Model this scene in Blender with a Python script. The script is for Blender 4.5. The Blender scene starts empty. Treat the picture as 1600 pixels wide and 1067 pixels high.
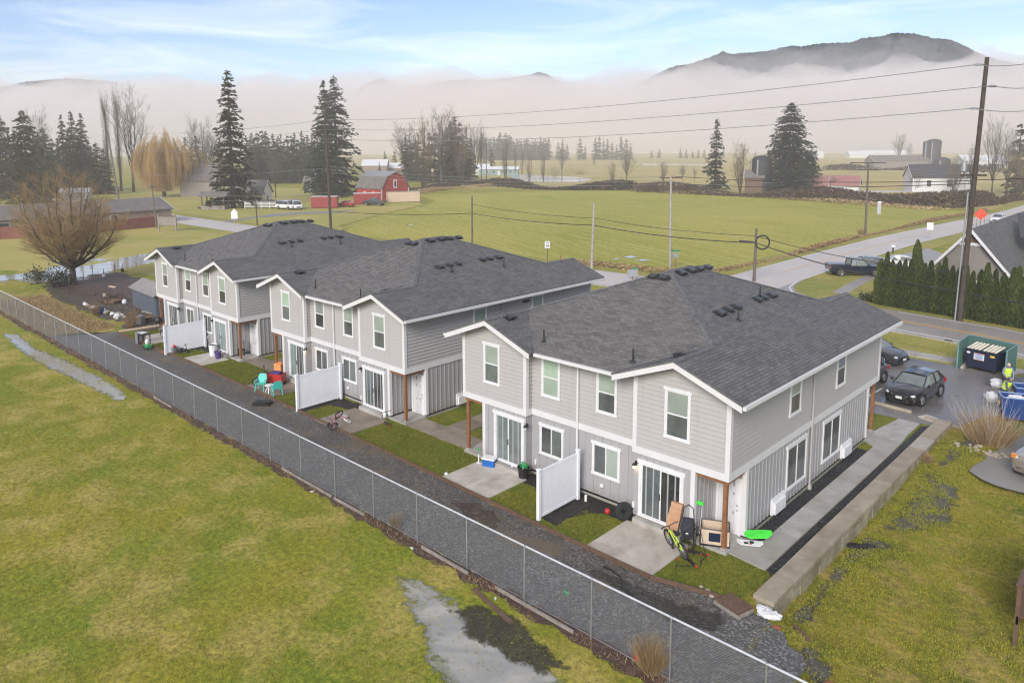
import bpy, math, random
import numpy as np
from mathutils import Vector, Matrix
R = math.radians
PI = math.pi
scene = bpy.context.scene
col = scene.collection

# ---------------------------------------------------------------- camera of the drone photo (solved from the house corners)
CAM = Vector((11.22612, -23.30343, 14.12819))
FW = Vector((-0.69378469, 0.70867571, -0.12822459))
RT = Vector((0.71499531, 0.69911315, -0.0047439))
UP = Vector((-0.08628161, 0.09497123, 0.99173381))
FPX, PX0, PY0 = 1171.173, 759.599, 382.152

def ray(x, y):
    return FW * FPX + RT * (x - PX0) - UP * (y - PY0)

def W(x, y, z=0.0):
    """ground point seen at a photo pixel"""
    d = ray(x, y)
    return CAM + d * ((z - CAM.z) / d.z)

def onplane(x, y, axis, c):
    d = ray(x, y)
    return CAM + d * ((c - CAM[axis]) / d[axis])

def proj(p):
    d = Vector(p) - CAM
    k = FPX / d.dot(FW)
    return PX0 + k * d.dot(RT), PY0 - k * d.dot(UP)

def tall(base, ytop):
    """height of an upright thing standing at base whose top is at photo row ytop"""
    lo, hi = 0.0, 900.0
    for _ in range(50):
        m = (lo + hi) / 2
        if proj(base + Vector((0, 0, m)))[1] > ytop: lo = m
        else: hi = m
    return lo

# ---------------------------------------------------------------- mesh collector
class MB:
    def __init__(s):
        s.v = []; s.f = []; s.m = []; s.uv = {}
    def add(s, vs, fs, m=0):
        o = len(s.v)
        s.v.extend([tuple(p) for p in vs])
        for f in fs:
            s.f.append(tuple(i + o for i in f)); s.m.append(m)
    def poly(s, pts, m=0, uv=None):
        if uv: s.uv[len(s.f)] = uv
        s.add(pts, [tuple(range(len(pts)))], m)
    def box(s, x0, x1, y0, y1, z0, z1, m=0):
        if x0 > x1: x0, x1 = x1, x0
        if y0 > y1: y0, y1 = y1, y0
        s.add([(x0, y0, z0), (x1, y0, z0), (x1, y1, z0), (x0, y1, z0), (x0, y0, z1), (x1, y0, z1), (x1, y1, z1), (x0, y1, z1)],
              [(0, 3, 2, 1), (4, 5, 6, 7), (0, 1, 5, 4), (1, 2, 6, 5), (2, 3, 7, 6), (3, 0, 4, 7)], m)
    def fbox(s, O, A, N, a0, a1, n0, n1, z0, z1, m=0):
        """box in a wall frame: A along, N outward"""
        c = []
        for z in (z0, z1):
            for a, n in ((a0, n0), (a1, n0), (a1, n1), (a0, n1)):
                c.append(O + A * a + N * n + Vector((0, 0, z)))
        s.add(c, [(0, 3, 2, 1), (4, 5, 6, 7), (0, 1, 5, 4), (1, 2, 6, 5), (2, 3, 7, 6), (3, 0, 4, 7)], m)
    def bar(s, p, q, w, h, m=0, up=(0, 0, 1)):
        p = Vector(p); q = Vector(q); d = (q - p).normalized(); u = Vector(up)
        if abs(d.dot(u)) > .98: u = Vector((1, 0, 0))
        a = d.cross(u).normalized(); b = a.cross(d)
        c = []
        for e in (p, q):
            for i, j in ((-1, -1), (1, -1), (1, 1), (-1, 1)):
                c.append(e + a * (i * w / 2) + b * (j * h / 2))
        s.add(c, [(0, 3, 2, 1), (4, 5, 6, 7), (0, 1, 5, 4), (1, 2, 6, 5), (2, 3, 7, 6), (3, 0, 4, 7)], m)
    def tube(s, p, q, r0, r1=None, n=8, m=0, caps=True):
        if r1 is None: r1 = r0
        p = Vector(p); q = Vector(q); d = q - p
        if d.length < 1e-6: return
        d.normalize(); u = Vector((0, 0, 1)) if abs(d.z) < .95 else Vector((1, 0, 0))
        a = d.cross(u).normalized(); b = a.cross(d)
        c = []
        for e, r in ((p, r0), (q, r1)):
            for i in range(n):
                t = 2 * PI * i / n
                c.append(e + a * (r * math.cos(t)) + b * (r * math.sin(t)))
        f = [(i, (i + 1) % n, n + (i + 1) % n, n + i) for i in range(n)]
        if caps: f += [tuple(range(n - 1, -1, -1)), tuple(range(n, 2 * n))]
        s.add(c, f, m)
    def path(s, pts, r, n=6, m=0):
        for a, b in zip(pts[:-1], pts[1:]): s.tube(a, b, r, r, n, m)
    def lathe(s, prof, n=16, c=(0, 0, 0), m=0, close=True):
        c = Vector(c); vs = []
        for r, z in prof:
            for i in range(n):
                t = 2 * PI * i / n
                vs.append(c + Vector((r * math.cos(t), r * math.sin(t), z)))
        f = []
        for k in range(len(prof) - 1):
            for i in range(n):
                j = (i + 1) % n
                f.append((k * n + i, k * n + j, (k + 1) * n + j, (k + 1) * n + i))
        if close:
            f.append(tuple(range(n - 1, -1, -1)))
            f.append(tuple((len(prof) - 1) * n + i for i in range(n)))
        s.add(vs, f, m)
    def torus(s, c, R0, r, ax=(0, 1, 0), n=20, k=6, m=0, a0=0, a1=2 * PI):
        c = Vector(c); ax = Vector(ax).normalized()
        u = Vector((0, 0, 1)) if abs(ax.z) < .9 else Vector((1, 0, 0))
        a = ax.cross(u).normalized(); b = ax.cross(a)
        full = a1 - a0 > 6.28; nn = n if full else n + 1
        vs = []
        for i in range(nn):
            t = a0 + (a1 - a0) * i / n; d = a * math.cos(t) + b * math.sin(t)
            for j in range(k):
                g = 2 * PI * j / k
                vs.append(c + d * (R0 + r * math.cos(g)) + ax * (r * math.sin(g)))
        f = []
        for i in range(n):
            i2 = (i + 1) % nn
            for j in range(k):
                j2 = (j + 1) % k
                f.append((i * k + j, i2 * k + j, i2 * k + j2, i * k + j2))
        s.add(vs, f, m)
    def prism(s, pts, z0, z1, m=0):
        n = len(pts)
        vs = [(p[0], p[1], z0) for p in pts] + [(p[0], p[1], z1) for p in pts]
        s.add(vs, [tuple(range(n - 1, -1, -1)), tuple(range(n, 2 * n))] + [(i, (i + 1) % n, n + (i + 1) % n, n + i) for i in range(n)], m)
    def xprism(s, pts, vec, m=0):
        """polygon in 3D extruded by vec"""
        n = len(pts); vec = Vector(vec)
        vs = [Vector(p) for p in pts] + [Vector(p) + vec for p in pts]
        s.add(vs, [tuple(range(n - 1, -1, -1)), tuple(range(n, 2 * n))] + [(i, (i + 1) % n, n + (i + 1) % n, n + i) for i in range(n)], m)
    def ball(s, c, rx, ry=None, rz=None, n=12, k=8, m=0, jit=0, rnd=None):
        ry = ry or rx; rz = rz or rx; c = Vector(c); vs = []
        for j in range(k + 1):
            t = PI * j / k
            for i in range(n):
                p = 2 * PI * i / n; q = 1 + (rnd.uniform(-jit, jit) if jit else 0)
                vs.append(c + Vector((rx * q * math.sin(t) * math.cos(p), ry * q * math.sin(t) * math.sin(p), rz * q * math.cos(t))))
        f = [(j * n + i, (j + 1) * n + i, (j + 1) * n + (i + 1) % n, j * n + (i + 1) % n) for j in range(k) for i in range(n)]
        s.add(vs, f, m)
    def loft(s, rings, m=0, caps=True):
        n = len(rings[0]); vs = [p for r in rings for p in r]
        f = [(k * n + i, k * n + (i + 1) % n, (k + 1) * n + (i + 1) % n, (k + 1) * n + i) for k in range(len(rings) - 1) for i in range(n)]
        if caps: f += [tuple(range(n - 1, -1, -1)), tuple((len(rings) - 1) * n + i for i in range(n))]
        s.add(vs, f, m)
    def xf(s, M):
        s.v = [tuple(M @ Vector(p)) for p in s.v]; return s
    def build(s, name, mats, parent=None, smooth=None, fix=True):
        me = bpy.data.meshes.new(name)
        me.from_pydata(s.v, [], s.f)
        if not isinstance(mats, (list, tuple)): mats = [mats]
        for m in mats: me.materials.append(m)
        if len(mats) > 1: me.polygons.foreach_set('material_index', s.m)
        if s.uv:
            l = me.uv_layers.new(name='UVMap')
            for fi, uv in s.uv.items():
                p = me.polygons[fi]
                for k, li in enumerate(p.loop_indices): l.data[li].uv = uv[k]
        if fix and len(s.f) < 30000:
            import bmesh
            bm = bmesh.new(); bm.from_mesh(me); bmesh.ops.recalc_face_normals(bm, faces=bm.faces); bm.to_mesh(me); bm.free()
        if smooth is not None:
            me.polygons.foreach_set('use_smooth', [True] * len(me.polygons))
            me.set_sharp_from_angle(angle=R(smooth))
        me.update()
        o = bpy.data.objects.new(name, me); col.objects.link(o)
        if parent: o.parent = parent
        return o

def tag(o, label=None, cat=None, group=None, kind=None):
    if label: o['label'] = label
    if cat: o['category'] = cat
    if group: o['group'] = group
    if kind: o['kind'] = kind
    return o

def thing(name, label, cat, loc=(0, 0, 0), rz=0, group=None):
    o = bpy.data.objects.new(name, None); col.objects.link(o)
    o.empty_display_size = .2
    o.location = loc; o.rotation_euler = (0, 0, rz)
    return tag(o, label, cat, group)

def copy_tree(o, parent=None):
    c = o.copy(); col.objects.link(c)
    if parent: c.parent = parent
    for ch in list(o.children): copy_tree(ch, c)
    return c

# ---------------------------------------------------------------- procedural materials
class NT:
    def __init__(s, name):
        s.mat = bpy.data.materials.new(name); s.mat.use_nodes = True
        s.t = s.mat.node_tree; s.n = s.t.nodes; s.b = s.n['Principled BSDF']; s.out = s.n['Material Output']
    def new(s, t, **kw):
        x = s.n.new(t)
        for k, v in kw.items(): setattr(x, k, v)
        return x
    def link(s, a, b): s.t.links.new(a, b)
    def coord(s, kind='Object', scale=None):
        if kind == 'World': o = s.new('ShaderNodeNewGeometry').outputs['Position']
        else: o = s.new('ShaderNodeTexCoord').outputs[kind]
        if scale is not None:
            m = s.new('ShaderNodeMapping'); m.inputs['Scale'].default_value = scale if hasattr(scale, '__len__') else (scale,) * 3
            s.link(o, m.inputs[0]); o = m.outputs[0]
        return o
    def noise(s, vec, scale, detail=4, rough=.55, dist=0):
        x = s.new('ShaderNodeTexNoise'); x.inputs['Scale'].default_value = scale; x.inputs['Detail'].default_value = detail
        x.inputs['Roughness'].default_value = rough; x.inputs['Distortion'].default_value = dist
        if vec is not None: s.link(vec, x.inputs['Vector'])
        return x.outputs['Fac']
    def ramp(s, fac, stops):
        x = s.new('ShaderNodeValToRGB'); e = x.color_ramp.elements
        while len(e) < len(stops): e.new(.5)
        for k, (p, c) in enumerate(stops):
            e[k].position = p
            e[k].color = (c, c, c, 1) if not hasattr(c, '__len__') else (*c[:3], 1)
        s.link(fac, x.inputs[0]); return x.outputs[0]
    def mix(s, fac, a, b, mode='MIX'):
        x = s.new('ShaderNodeMix', data_type='RGBA', blend_type=mode)
        for v, i in ((fac, 0), (a, 6), (b, 7)):
            if hasattr(v, 'is_linked') or isinstance(v, bpy.types.NodeSocket): s.link(v, x.inputs[i])
            elif i == 0: x.inputs[0].default_value = v
            else: x.inputs[i].default_value = (*v[:3], 1)
        return x.outputs[2]
    def math(s, op, a, b=0.0):
        x = s.new('ShaderNodeMath', operation=op)
        for v, i in ((a, 0), (b, 1)):
            if isinstance(v, bpy.types.NodeSocket): s.link(v, x.inputs[i])
            else: x.inputs[i].default_value = v
        return x.outputs[0]
    def bump(s, h, strength=.5, dist=.02):
        x = s.new('ShaderNodeBump'); x.inputs['Strength'].default_value = strength; x.inputs['Distance'].default_value = dist
        s.link(h, x.inputs['Height']); s.link(x.outputs[0], s.b.inputs['Normal']); return x
    def set(s, **kw):
        for k, v in kw.items():
            i = s.b.inputs[k.replace('_', ' ')]
            if isinstance(v, bpy.types.NodeSocket): s.link(v, i)
            elif hasattr(v, '__len__'): i.default_value = (*v[:3], 1)
            else: i.default_value = v
        return s

def pm(name, c, rough=.6, metal=0., var=.12, scale=3., bump=0., bscale=40., c2=None, coat=0., detail=4, coords='Object', spec=.5):
    """plain painted / plastic / metal surface with a little procedural wear"""
    t = NT(name); v = t.coord(coords)
    n = t.noise(v, scale, detail)
    if c2 is None: a, b = [x * (1 - var) for x in c], [min(1, x * (1 + var)) for x in c]
    else: a, b = c, c2
    t.set(Base_Color=t.ramp(n, [(.3, a), (.7, b)]), Roughness=rough, Metallic=metal, Coat_Weight=coat)
    t.b.inputs['Specular IOR Level'].default_value = spec
    if coat: t.b.inputs['Coat Roughness'].default_value = .06
    if bump: t.bump(t.noise(v, bscale, 3), bump, .01)
    return t.mat

M = {}
def simple(name, *a, **k):
    M[name] = pm(name, *a, **k); return M[name]

simple('trim', (.66, .65, .64), .55, var=.04, scale=1.5)
simple('vinyl', (.84, .85, .88), .35, var=.03)
simple('white_plastic', (.72, .72, .72), .35, var=.05)
simple('white_paint', (.7, .7, .69), .5, var=.06)
simple('black', (.016, .016, .017), .45, var=.2)
simple('rubber', (.018, .018, .019), .75, var=.2)
simple('dark_metal', (.05, .052, .055), .4, .6, var=.15)
simple('galv', (.46, .48, .5), .38, .75, var=.12, scale=12)
simple('steel', (.55, .56, .58), .3, .9, var=.08)
simple('cedar', (.2, .085, .035), .65, c2=(.3, .135, .06), scale=6)
simple('brown_wood', (.09, .05, .03), .7, c2=(.16, .095, .06), scale=9)
simple('grey_wood', (.2, .18, .155), .8, c2=(.32, .28, .24), scale=4, detail=8)
simple('pole_wood', (.085, .07, .055), .85, c2=(.17, .145, .115), scale=3, detail=8)
simple('pole_dark', (.04, .03, .025), .85, c2=(.08, .06, .045), scale=3)
simple('pole_pale', (.27, .25, .225), .8, c2=(.4, .37, .33), scale=3, detail=8)
simple('wire', (.03, .03, .032), .6)
simple('wire_pale', (.3, .31, .33), .4, .5)
simple('blue', (.015, .12, .42), .35)
simple('bin_blue', (.012, .05, .19), .45)
simple('red', (.45, .025, .02), .4)
simple('pink', (.72, .3, .34), .4)
simple('teal', (.07, .5, .43), .45)
simple('lime', (.5, .68, .05), .35)
simple('green', (.03, .33, .1), .45)
simple('bright_green', (.07, .72, .06), .4)
simple('purple', (.07, .04, .18), .5)
simple('orange', (.75, .3, .1), .6)
simple('cardboard', (.4, .22, .115), .85, c2=(.5, .29, .16), scale=5)
simple('beige', (.6, .47, .34), .75)
simple('navy', (.012, .02, .05), .4)
simple('cream', (.72, .66, .5), .55)
simple('sign_green', (.01, .22, .1), .4)
simple('sign_red', (.8, .06, .03), .4)
simple('yellow', (.75, .5, .06), .5)
simple('hivis', (.6, .8, .04), .7)
simple('skin', (.5, .3, .22), .55)
simple('hair', (.09, .055, .035), .7)
simple('grey_cloth', (.12, .13, .15), .9)
simple('blue_cloth', (.2, .24, .36), .9)
simple('dark_cloth', (.03, .035, .045), .9)
simple('bag_white', (.62, .62, .62), .45, bump=.4, bscale=14)
simple('brick', (.3, .09, .045), .85)
simple('lens_clear', (.6, .62, .64), .1, var=.1, scale=9, coat=1)
simple('lens_red', (.4, .01, .012), .15, coat=1)
simple('lens_amber', (.7, .25, .03), .15, coat=1)
simple('stone', (.26, .22, .17), .85, c2=(.42, .37, .3), scale=2)

def emis(name, c, k):
    t = NT(name); t.set(Base_Color=c, Emission_Color=c, Emission_Strength=k); return t.mat
M['lamp_lit'] = emis('lamp_lit', (1, .55, .2), 9.0)

def glassy(name, c, c2, rough=.05, stripes=0, axis='Z'):
    t = NT(name); v = t.coord('Object')
    b = t.ramp(t.noise(v, 1.3, 3), [(.35, c), (.65, c2)])
    if stripes:
        w = t.new('ShaderNodeTexWave', wave_type='BANDS', bands_direction=axis); w.inputs['Scale'].default_value = stripes
        t.link(v, w.inputs['Vector'])
        b = t.mix(t.math('MULTIPLY', w.outputs['Fac'], .14), b, [x * .55 for x in c])
    hv = t.new('ShaderNodeHueSaturation'); t.link(b, hv.inputs['Color']); rn = t.new('ShaderNodeObjectInfo').outputs['Random']; t.link(t.math('ADD', t.math('MULTIPLY', rn, .6), .62), hv.inputs['Value']); t.link(t.math('ADD', t.math('MULTIPLY', rn, .8), .4), hv.inputs['Saturation']); b = hv.outputs[0]
    t.set(Base_Color=b, Roughness=.4, Coat_Weight=1.0); t.b.inputs['Coat Roughness'].default_value = rough
    return t.mat
M['pane_blind'] = glassy('pane_blind', (.3, .39, .3), (.37, .46, .37), stripes=62)
M['pane_half'] = glassy('pane_half', (.09, .11, .1), (.16, .19, .165), stripes=62)
M['pane_dark'] = glassy('pane_dark', (.012, .014, .014), (.05, .055, .05))
M['pane_grey'] = glassy('pane_grey', (.05, .055, .055), (.1, .11, .105))
M['pane_teal'] = glassy('pane_teal', (.14, .2, .19), (.22, .3, .28), stripes=9, axis='X')
M['pane_slate'] = glassy('pane_slate', (.08, .11, .115), (.13, .17, .17), stripes=9, axis='X')
M['car_glass'] = glassy('car_glass', (.02, .028, .026), (.05, .065, .06), .03)
M['car_glass_pale'] = glassy('car_glass_pale', (.16, .22, .19), (.26, .33, .29), .03)

def paint(name, c, metal=.3):
    t = NT(name); v = t.coord('Object')
    n = t.noise(v, 60, 2)
    t.set(Base_Color=t.ramp(n, [(.3, [x * .85 for x in c]), (.7, [x * 1.1 for x in c])]), Roughness=.32, Metallic=metal, Coat_Weight=1.)
    t.b.inputs['Coat Roughness'].default_value = .04
    return t.mat

def siding_mat():
    t = NT('lap_siding'); v = t.coord('Object')
    g = t.noise(t.coord('Object', (2.2, 2.2, 40)), 1.2, 4)
    big = t.noise(v, .35, 3)
    c = t.mix(t.math('MULTIPLY', g, .5), (.39, .375, .355), (.46, .443, .42))
    c = t.mix(t.math('MULTIPLY', big, .35), c, (.42, .4, .375))
    st = t.ramp(t.noise(t.coord('Object', (3.5, 3.5, .25)), 1.3, 5, .65), [(.52, 0), (.75, 1)]); c = t.mix(t.math('MULTIPLY', st, .22), c, (.27, .25, .22))
    t.set(Base_Color=c, Roughness=.62); t.bump(t.noise(t.coord('Object', (3, 3, 60)), 2, 3), .25, .004)
    return t.mat
M['siding'] = siding_mat()
def batten_mat():
    t = NT('board_siding'); v = t.coord('Object')
    g = t.noise(t.coord('Object', (30, 30, 1.2)), 1, 4)
    c = t.mix(g, (.315, .31, .31), (.385, .38, .378))
    sp = t.new('ShaderNodeSeparateXYZ'); t.link(v, sp.inputs[0]); low = t.ramp(t.math('ADD', sp.outputs['Z'], t.math('MULTIPLY', t.noise(v, 4, 5, .7), .7)), [(.35, .6), (.95, 0)]); c = t.mix(low, c, (.2, .175, .14))
    t.set(Base_Color=c, Roughness=.65)
    return t.mat
M['batten'] = batten_mat()

def shingle_mat(name, dark, pale, warm):
    t = NT(name)
    uv = t.new('ShaderNodeTexCoord').outputs['UV']
    b = t.new('ShaderNodeTexBrick'); b.offset = .5; b.squash = 1
    b.inputs['Scale'].default_value = 1; b.inputs['Brick Width'].default_value = .3; b.inputs['Row Height'].default_value = .14
    b.inputs['Mortar Size'].default_value = .012; b.inputs['Mortar Smooth'].default_value = .3; b.inputs['Bias'].default_value = -.1
    b.inputs['Color1'].default_value = (*dark, 1); b.inputs['Color2'].default_value = (*pale, 1)
    b.inputs['Mortar'].default_value = (dark[0] * .5, dark[1] * .5, dark[2] * .5, 1)
    t.link(uv, b.inputs['Vector'])
    m2 = t.new('ShaderNodeMapping'); m2.inputs['Scale'].default_value = (3.3, 7.14, 1); t.link(uv, m2.inputs[0])
    wn = t.new('ShaderNodeTexVoronoi'); wn.inputs['Scale'].default_value = .55; t.link(m2.outputs[0], wn.inputs['Vector'])
    c = t.mix(.35, b.outputs['Color'], t.ramp(wn.outputs['Color'], [(.2, dark), (.8, pale)]))
    st = t.new('ShaderNodeMapping'); st.inputs['Scale'].default_value = (.5, .16, 1); t.link(uv, st.inputs[0])
    c = t.mix(t.math('MULTIPLY', t.noise(st.outputs[0], 1.6, 5), .25), c, warm)
    fine = t.noise(uv, 90, 2)
    c = t.mix(t.math('MULTIPLY', fine, .35), c, dark)
    t.set(Base_Color=c, Roughness=.72)
    sep = t.new('ShaderNodeSeparateXYZ'); t.link(uv, sep.inputs[0])
    saw = t.math('FRACT', t.math('DIVIDE', sep.outputs['Y'], .14))
    h = t.math('ADD', t.math('MULTIPLY', saw, -1.0), t.math('MULTIPLY', b.outputs['Fac'], -.6))
    h = t.math('ADD', h, t.math('MULTIPLY', wn.outputs['Distance'], .5))
    t.bump(h, 1.0, .03)
    return t.mat
M['shingle'] = shingle_mat('roof_shingles', (.082, .078, .074), (.19, .18, .17), (.185, .168, .152))
M['shingle_cap'] = pm('ridge_shingles', (.085, .085, .085), .8, c2=(.17, .166, .163), scale=5)

def concrete_mat(name, a, b, stain, wet=.6):
    t = NT(name); v = t.coord('World')
    n = t.noise(v, 1.1, 6, .6); f = t.noise(v, 40, 3)
    c = t.ramp(n, [(.3, a), (.65, b)])
    s2 = t.ramp(t.noise(v, .9, 5, .65, .6), [(.5, 0), (.68, 1)])
    c = t.mix(t.math('MULTIPLY', s2, .55), c, stain)
    c = t.mix(t.math('MULTIPLY', f, .25), c, a)
    ri = t.new('ShaderNodeNewGeometry').outputs['Random Per Island']; oi = t.new('ShaderNodeObjectInfo').outputs['Random']
    c = t.mix(t.math('MULTIPLY', t.math('FRACT', t.math('ADD', ri, oi)), .38), c, stain)
    t.set(Base_Color=c, Roughness=t.ramp(n, [(.35, wet), (.65, .85)])); t.bump(f, .2, .004)
    return t.mat
M['concrete'] = concrete_mat('patio_concrete', (.4, .36, .3), (.56, .515, .445), (.24, .19, .14))
M['concrete_wet'] = concrete_mat('stained_concrete', (.23, .185, .14), (.36, .3, .235), (.14, .1, .07), .35)
M['concrete_grey'] = concrete_mat('walk_concrete', (.33, .315, .285), (.47, .45, .41), (.22, .19, .15))
M['cap_concrete'] = concrete_mat('cap_concrete', (.28, .235, .17), (.46, .39, .295), (.19, .145, .095))
M['wall_concrete'] = concrete_mat('mossy_concrete', (.2, .175, .11), (.44, .39, .28), (.1, .1, .035))
M['footing'] = concrete_mat('footing_concrete', (.28, .27, .25), (.38, .37, .34), (.2, .2, .13))
# ---------------------------------------------------------------- ground materials
def lawn_mat(name, cg, co, cd, cdark, s1=.16, s2=.5, dryness=.5, fine=1.0):
    t = NT(name); v = t.coord('World')
    a = t.noise(v, s1, 6, .6, .4); b = t.noise(v, s2, 6, .65, .3); f = t.noise(v, 5, 5, .75); g = t.noise(v, 19, 3, .75)
    c = t.mix(t.ramp(a, [(.35, 0), (.62, 1)]), cg, co)
    c = t.mix(t.ramp(b, [(dryness, 0), (dryness + .16, .75)]), c, cd)
    k = t.math('ADD', t.math('MULTIPLY', f, .65), t.math('MULTIPLY', g, .35))
    c = t.mix(t.ramp(k, [(.34, .95 * fine), (.46, .35 * fine), (.56, 0)]), c, cdark)
    c = t.mix(t.ramp(k, [(.52, 0), (.66, .6 * fine)]), c, [min(1, x * 1.5) for x in co])
    t.set(Base_Color=c, Roughness=.85); t.b.inputs['Specular IOR Level'].default_value = .2
    t.bump(k, .8, .06)
    return t.mat
M['lawn'] = lawn_mat('winter_lawn', (.155, .225, .016), (.32, .28, .03), (.52, .38, .12), (.05, .062, .008), .14, .42, .46)
M['yard_lawn'] = lawn_mat('yard_grass', (.105, .16, .014), (.21, .2, .022), (.29, .23, .055), (.04, .06, .008), .6, 1.3, .56)
M['side_lawn'] = lawn_mat('mossy_lawn', (.12, .145, .016), (.3, .245, .03), (.46, .32, .1), (.05, .05, .01), .3, .7, .48)
M['park_lawn'] = lawn_mat('park_grass', (.29, .29, .06), (.42, .35, .1), (.46, .37, .13), (.17, .155, .04), .05, .16, .5, .6)
M['dry_grass'] = lawn_mat('dry_grass', (.18, .18, .035), (.38, .27, .075), (.48, .33, .13), (.1, .075, .03), .3, .8, .42)
M['verge'] = lawn_mat('verge_grass', (.19, .24, .035), (.38, .32, .075), (.42, .33, .12), (.11, .1, .03), .1, .4, .5)
M['far_meadow'] = lawn_mat('far_meadow', (.36, .3, .1), (.45, .36, .13), (.5, .39, .18), (.2, .16, .06), .012, .03, .5, .35)

def field_mat():
    t = NT('crop_field'); v = t.coord('World')
    m = t.new('ShaderNodeMapping'); m.inputs['Rotation'].default_value = (0, 0, R(24)); t.link(v, m.inputs[0])
    w = t.new('ShaderNodeTexWave', wave_type='BANDS', bands_direction='Y'); w.inputs['Scale'].default_value = .2
    w.inputs['Distortion'].default_value = 9; w.inputs['Detail'].default_value = 3; w.inputs['Detail Scale'].default_value = .6
    t.link(m.outputs[0], w.inputs['Vector'])
    st = t.new('ShaderNodeMapping'); st.inputs['Scale'].default_value = (.05, .8, 1); t.link(m.outputs[0], st.inputs[0])
    a = t.noise(v, .03, 5, .6); b = t.noise(st.outputs[0], 1.0, 6, .65); f = t.noise(v, 1.6, 5, .7)
    c = t.mix(t.ramp(a, [(.35, 0), (.65, 1)]), (.27, .28, .025), (.42, .365, .065))
    c = t.mix(t.ramp(b, [(.44, 0), (.66, .85)]), c, (.46, .4, .11))
    c = t.mix(t.ramp(w.outputs['Fac'], [(0, .16), (.25, 0)]), c, (.09, .11, .02))
    c = t.mix(t.ramp(f, [(.34, .55), (.52, 0)]), c, (.085, .1, .018))
    t.set(Base_Color=c, Roughness=.85); t.b.inputs['Specular IOR Level'].default_value = .2
    t.bump(f, .6, .12)
    return t.mat
M['field'] = field_mat()

def gravel_mat(name, dark, mid, pale, scale=17, mud=None, wet=.7):
    t = NT(name); v = t.coord('World')
    x = t.new('ShaderNodeTexVoronoi'); x.inputs['Scale'].default_value = scale; t.link(v, x.inputs['Vector'])
    x2 = t.new('ShaderNodeTexVoronoi'); x2.inputs['Scale'].default_value = scale * 2.3; t.link(v, x2.inputs['Vector'])
    sp = t.new('ShaderNodeSeparateColor'); t.link(x.outputs['Color'], sp.inputs[0])
    c = t.ramp(sp.outputs[0], [(.0, dark), (.4, mid), (.68, mid), (.92, pale)])
    sp2 = t.new('ShaderNodeSeparateColor'); t.link(x2.outputs['Color'], sp2.inputs[0])
    c = t.mix(t.math('MULTIPLY', sp2.outputs[1], .35), c, dark)
    c = t.mix(t.ramp(x.outputs['Distance'], [(.03, 0), (.065, .55)]), c, [q * .5 for q in dark])
    n = t.noise(v, .5, 4)
    c = t.mix(t.math('MULTIPLY', t.ramp(n, [(.4, 0), (.6, 1)]), .35), c, dark)
    rgh = .8
    if mud:
        k = t.ramp(t.noise(v, .55, 6, .6, .5), [(.52, 0), (.62, 1)])
        c = t.mix(t.math('MULTIPLY', k, .7), c, mud)
    t.set(Base_Color=c, Roughness=wet); t.bump(x.outputs['Distance'], 1.0, .03); 
    return t.mat
M['gravel'] = gravel_mat('crushed_gravel', (.075, .072, .068), (.26, .243, .215), (.75, .72, .67), 20)
M['gravel_muddy'] = gravel_mat('muddy_gravel', (.06, .053, .046), (.19, .17, .145), (.6, .55, .48), 21, (.16, .12, .07), .6)
M['gravel_dark'] = gravel_mat('dark_drain_rock', (.012, .013, .014), (.04, .042, .045), (.16, .16, .165), 15)
M['mulch'] = gravel_mat('black_bark', (.01, .009, .008), (.03, .026, .022), (.1, .085, .07), 13)
M['mud'] = gravel_mat('wet_black_mud', (.03, .029, .027), (.06, .057, .053), (.12, .115, .11), 9, wet=.25); 
M['dirt'] = gravel_mat('garden_dirt', (.05, .033, .024), (.13, .088, .06), (.36, .28, .2), 5, (.06, .06, .02))
M['reddirt'] = gravel_mat('leaf_litter', (.065, .034, .024), (.15, .085, .056), (.3, .2, .14), 7)

def asphalt_mat(name, a, b, rmin, rmax, s=.25):
    t = NT(name); v = t.coord('World')
    n = t.noise(v, s, 6, .6, .5); f = t.noise(v, 50, 3, .8)
    c = t.ramp(n, [(.3, a), (.7, b)]); c = t.mix(t.math('MULTIPLY', f, .4), c, [x * .6 for x in a])
    t.set(Base_Color=c, Roughness=t.ramp(n, [(.38, rmin), (.62, rmax)])); t.bump(f, .15, .004)
    return t.mat
M['asphalt_wet'] = asphalt_mat('wet_car_park', (.11, .1, .095), (.27, .248, .232), .14, .45)
M['asphalt'] = asphalt_mat('street_asphalt', (.27, .24, .215), (.37, .333, .3), .4, .6)
M['asphalt_pale'] = asphalt_mat('sky_sheen_asphalt', (.5, .45, .4), (.6, .545, .49), .5, .75, .12)  # wet road's sky sheen painted in as a pale base colour
M['asphalt_drive'] = asphalt_mat('drive_asphalt', (.19, .178, .16), (.3, .28, .255), .5, .8)
M['line_white'] = pm('road_paint_white', (.6, .6, .58), .6, c2=(.72, .72, .7), scale=6)
M['line_yellow'] = pm('road_paint_yellow', (.62, .33, .05), .6, c2=(.72, .42, .09), scale=6)

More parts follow.
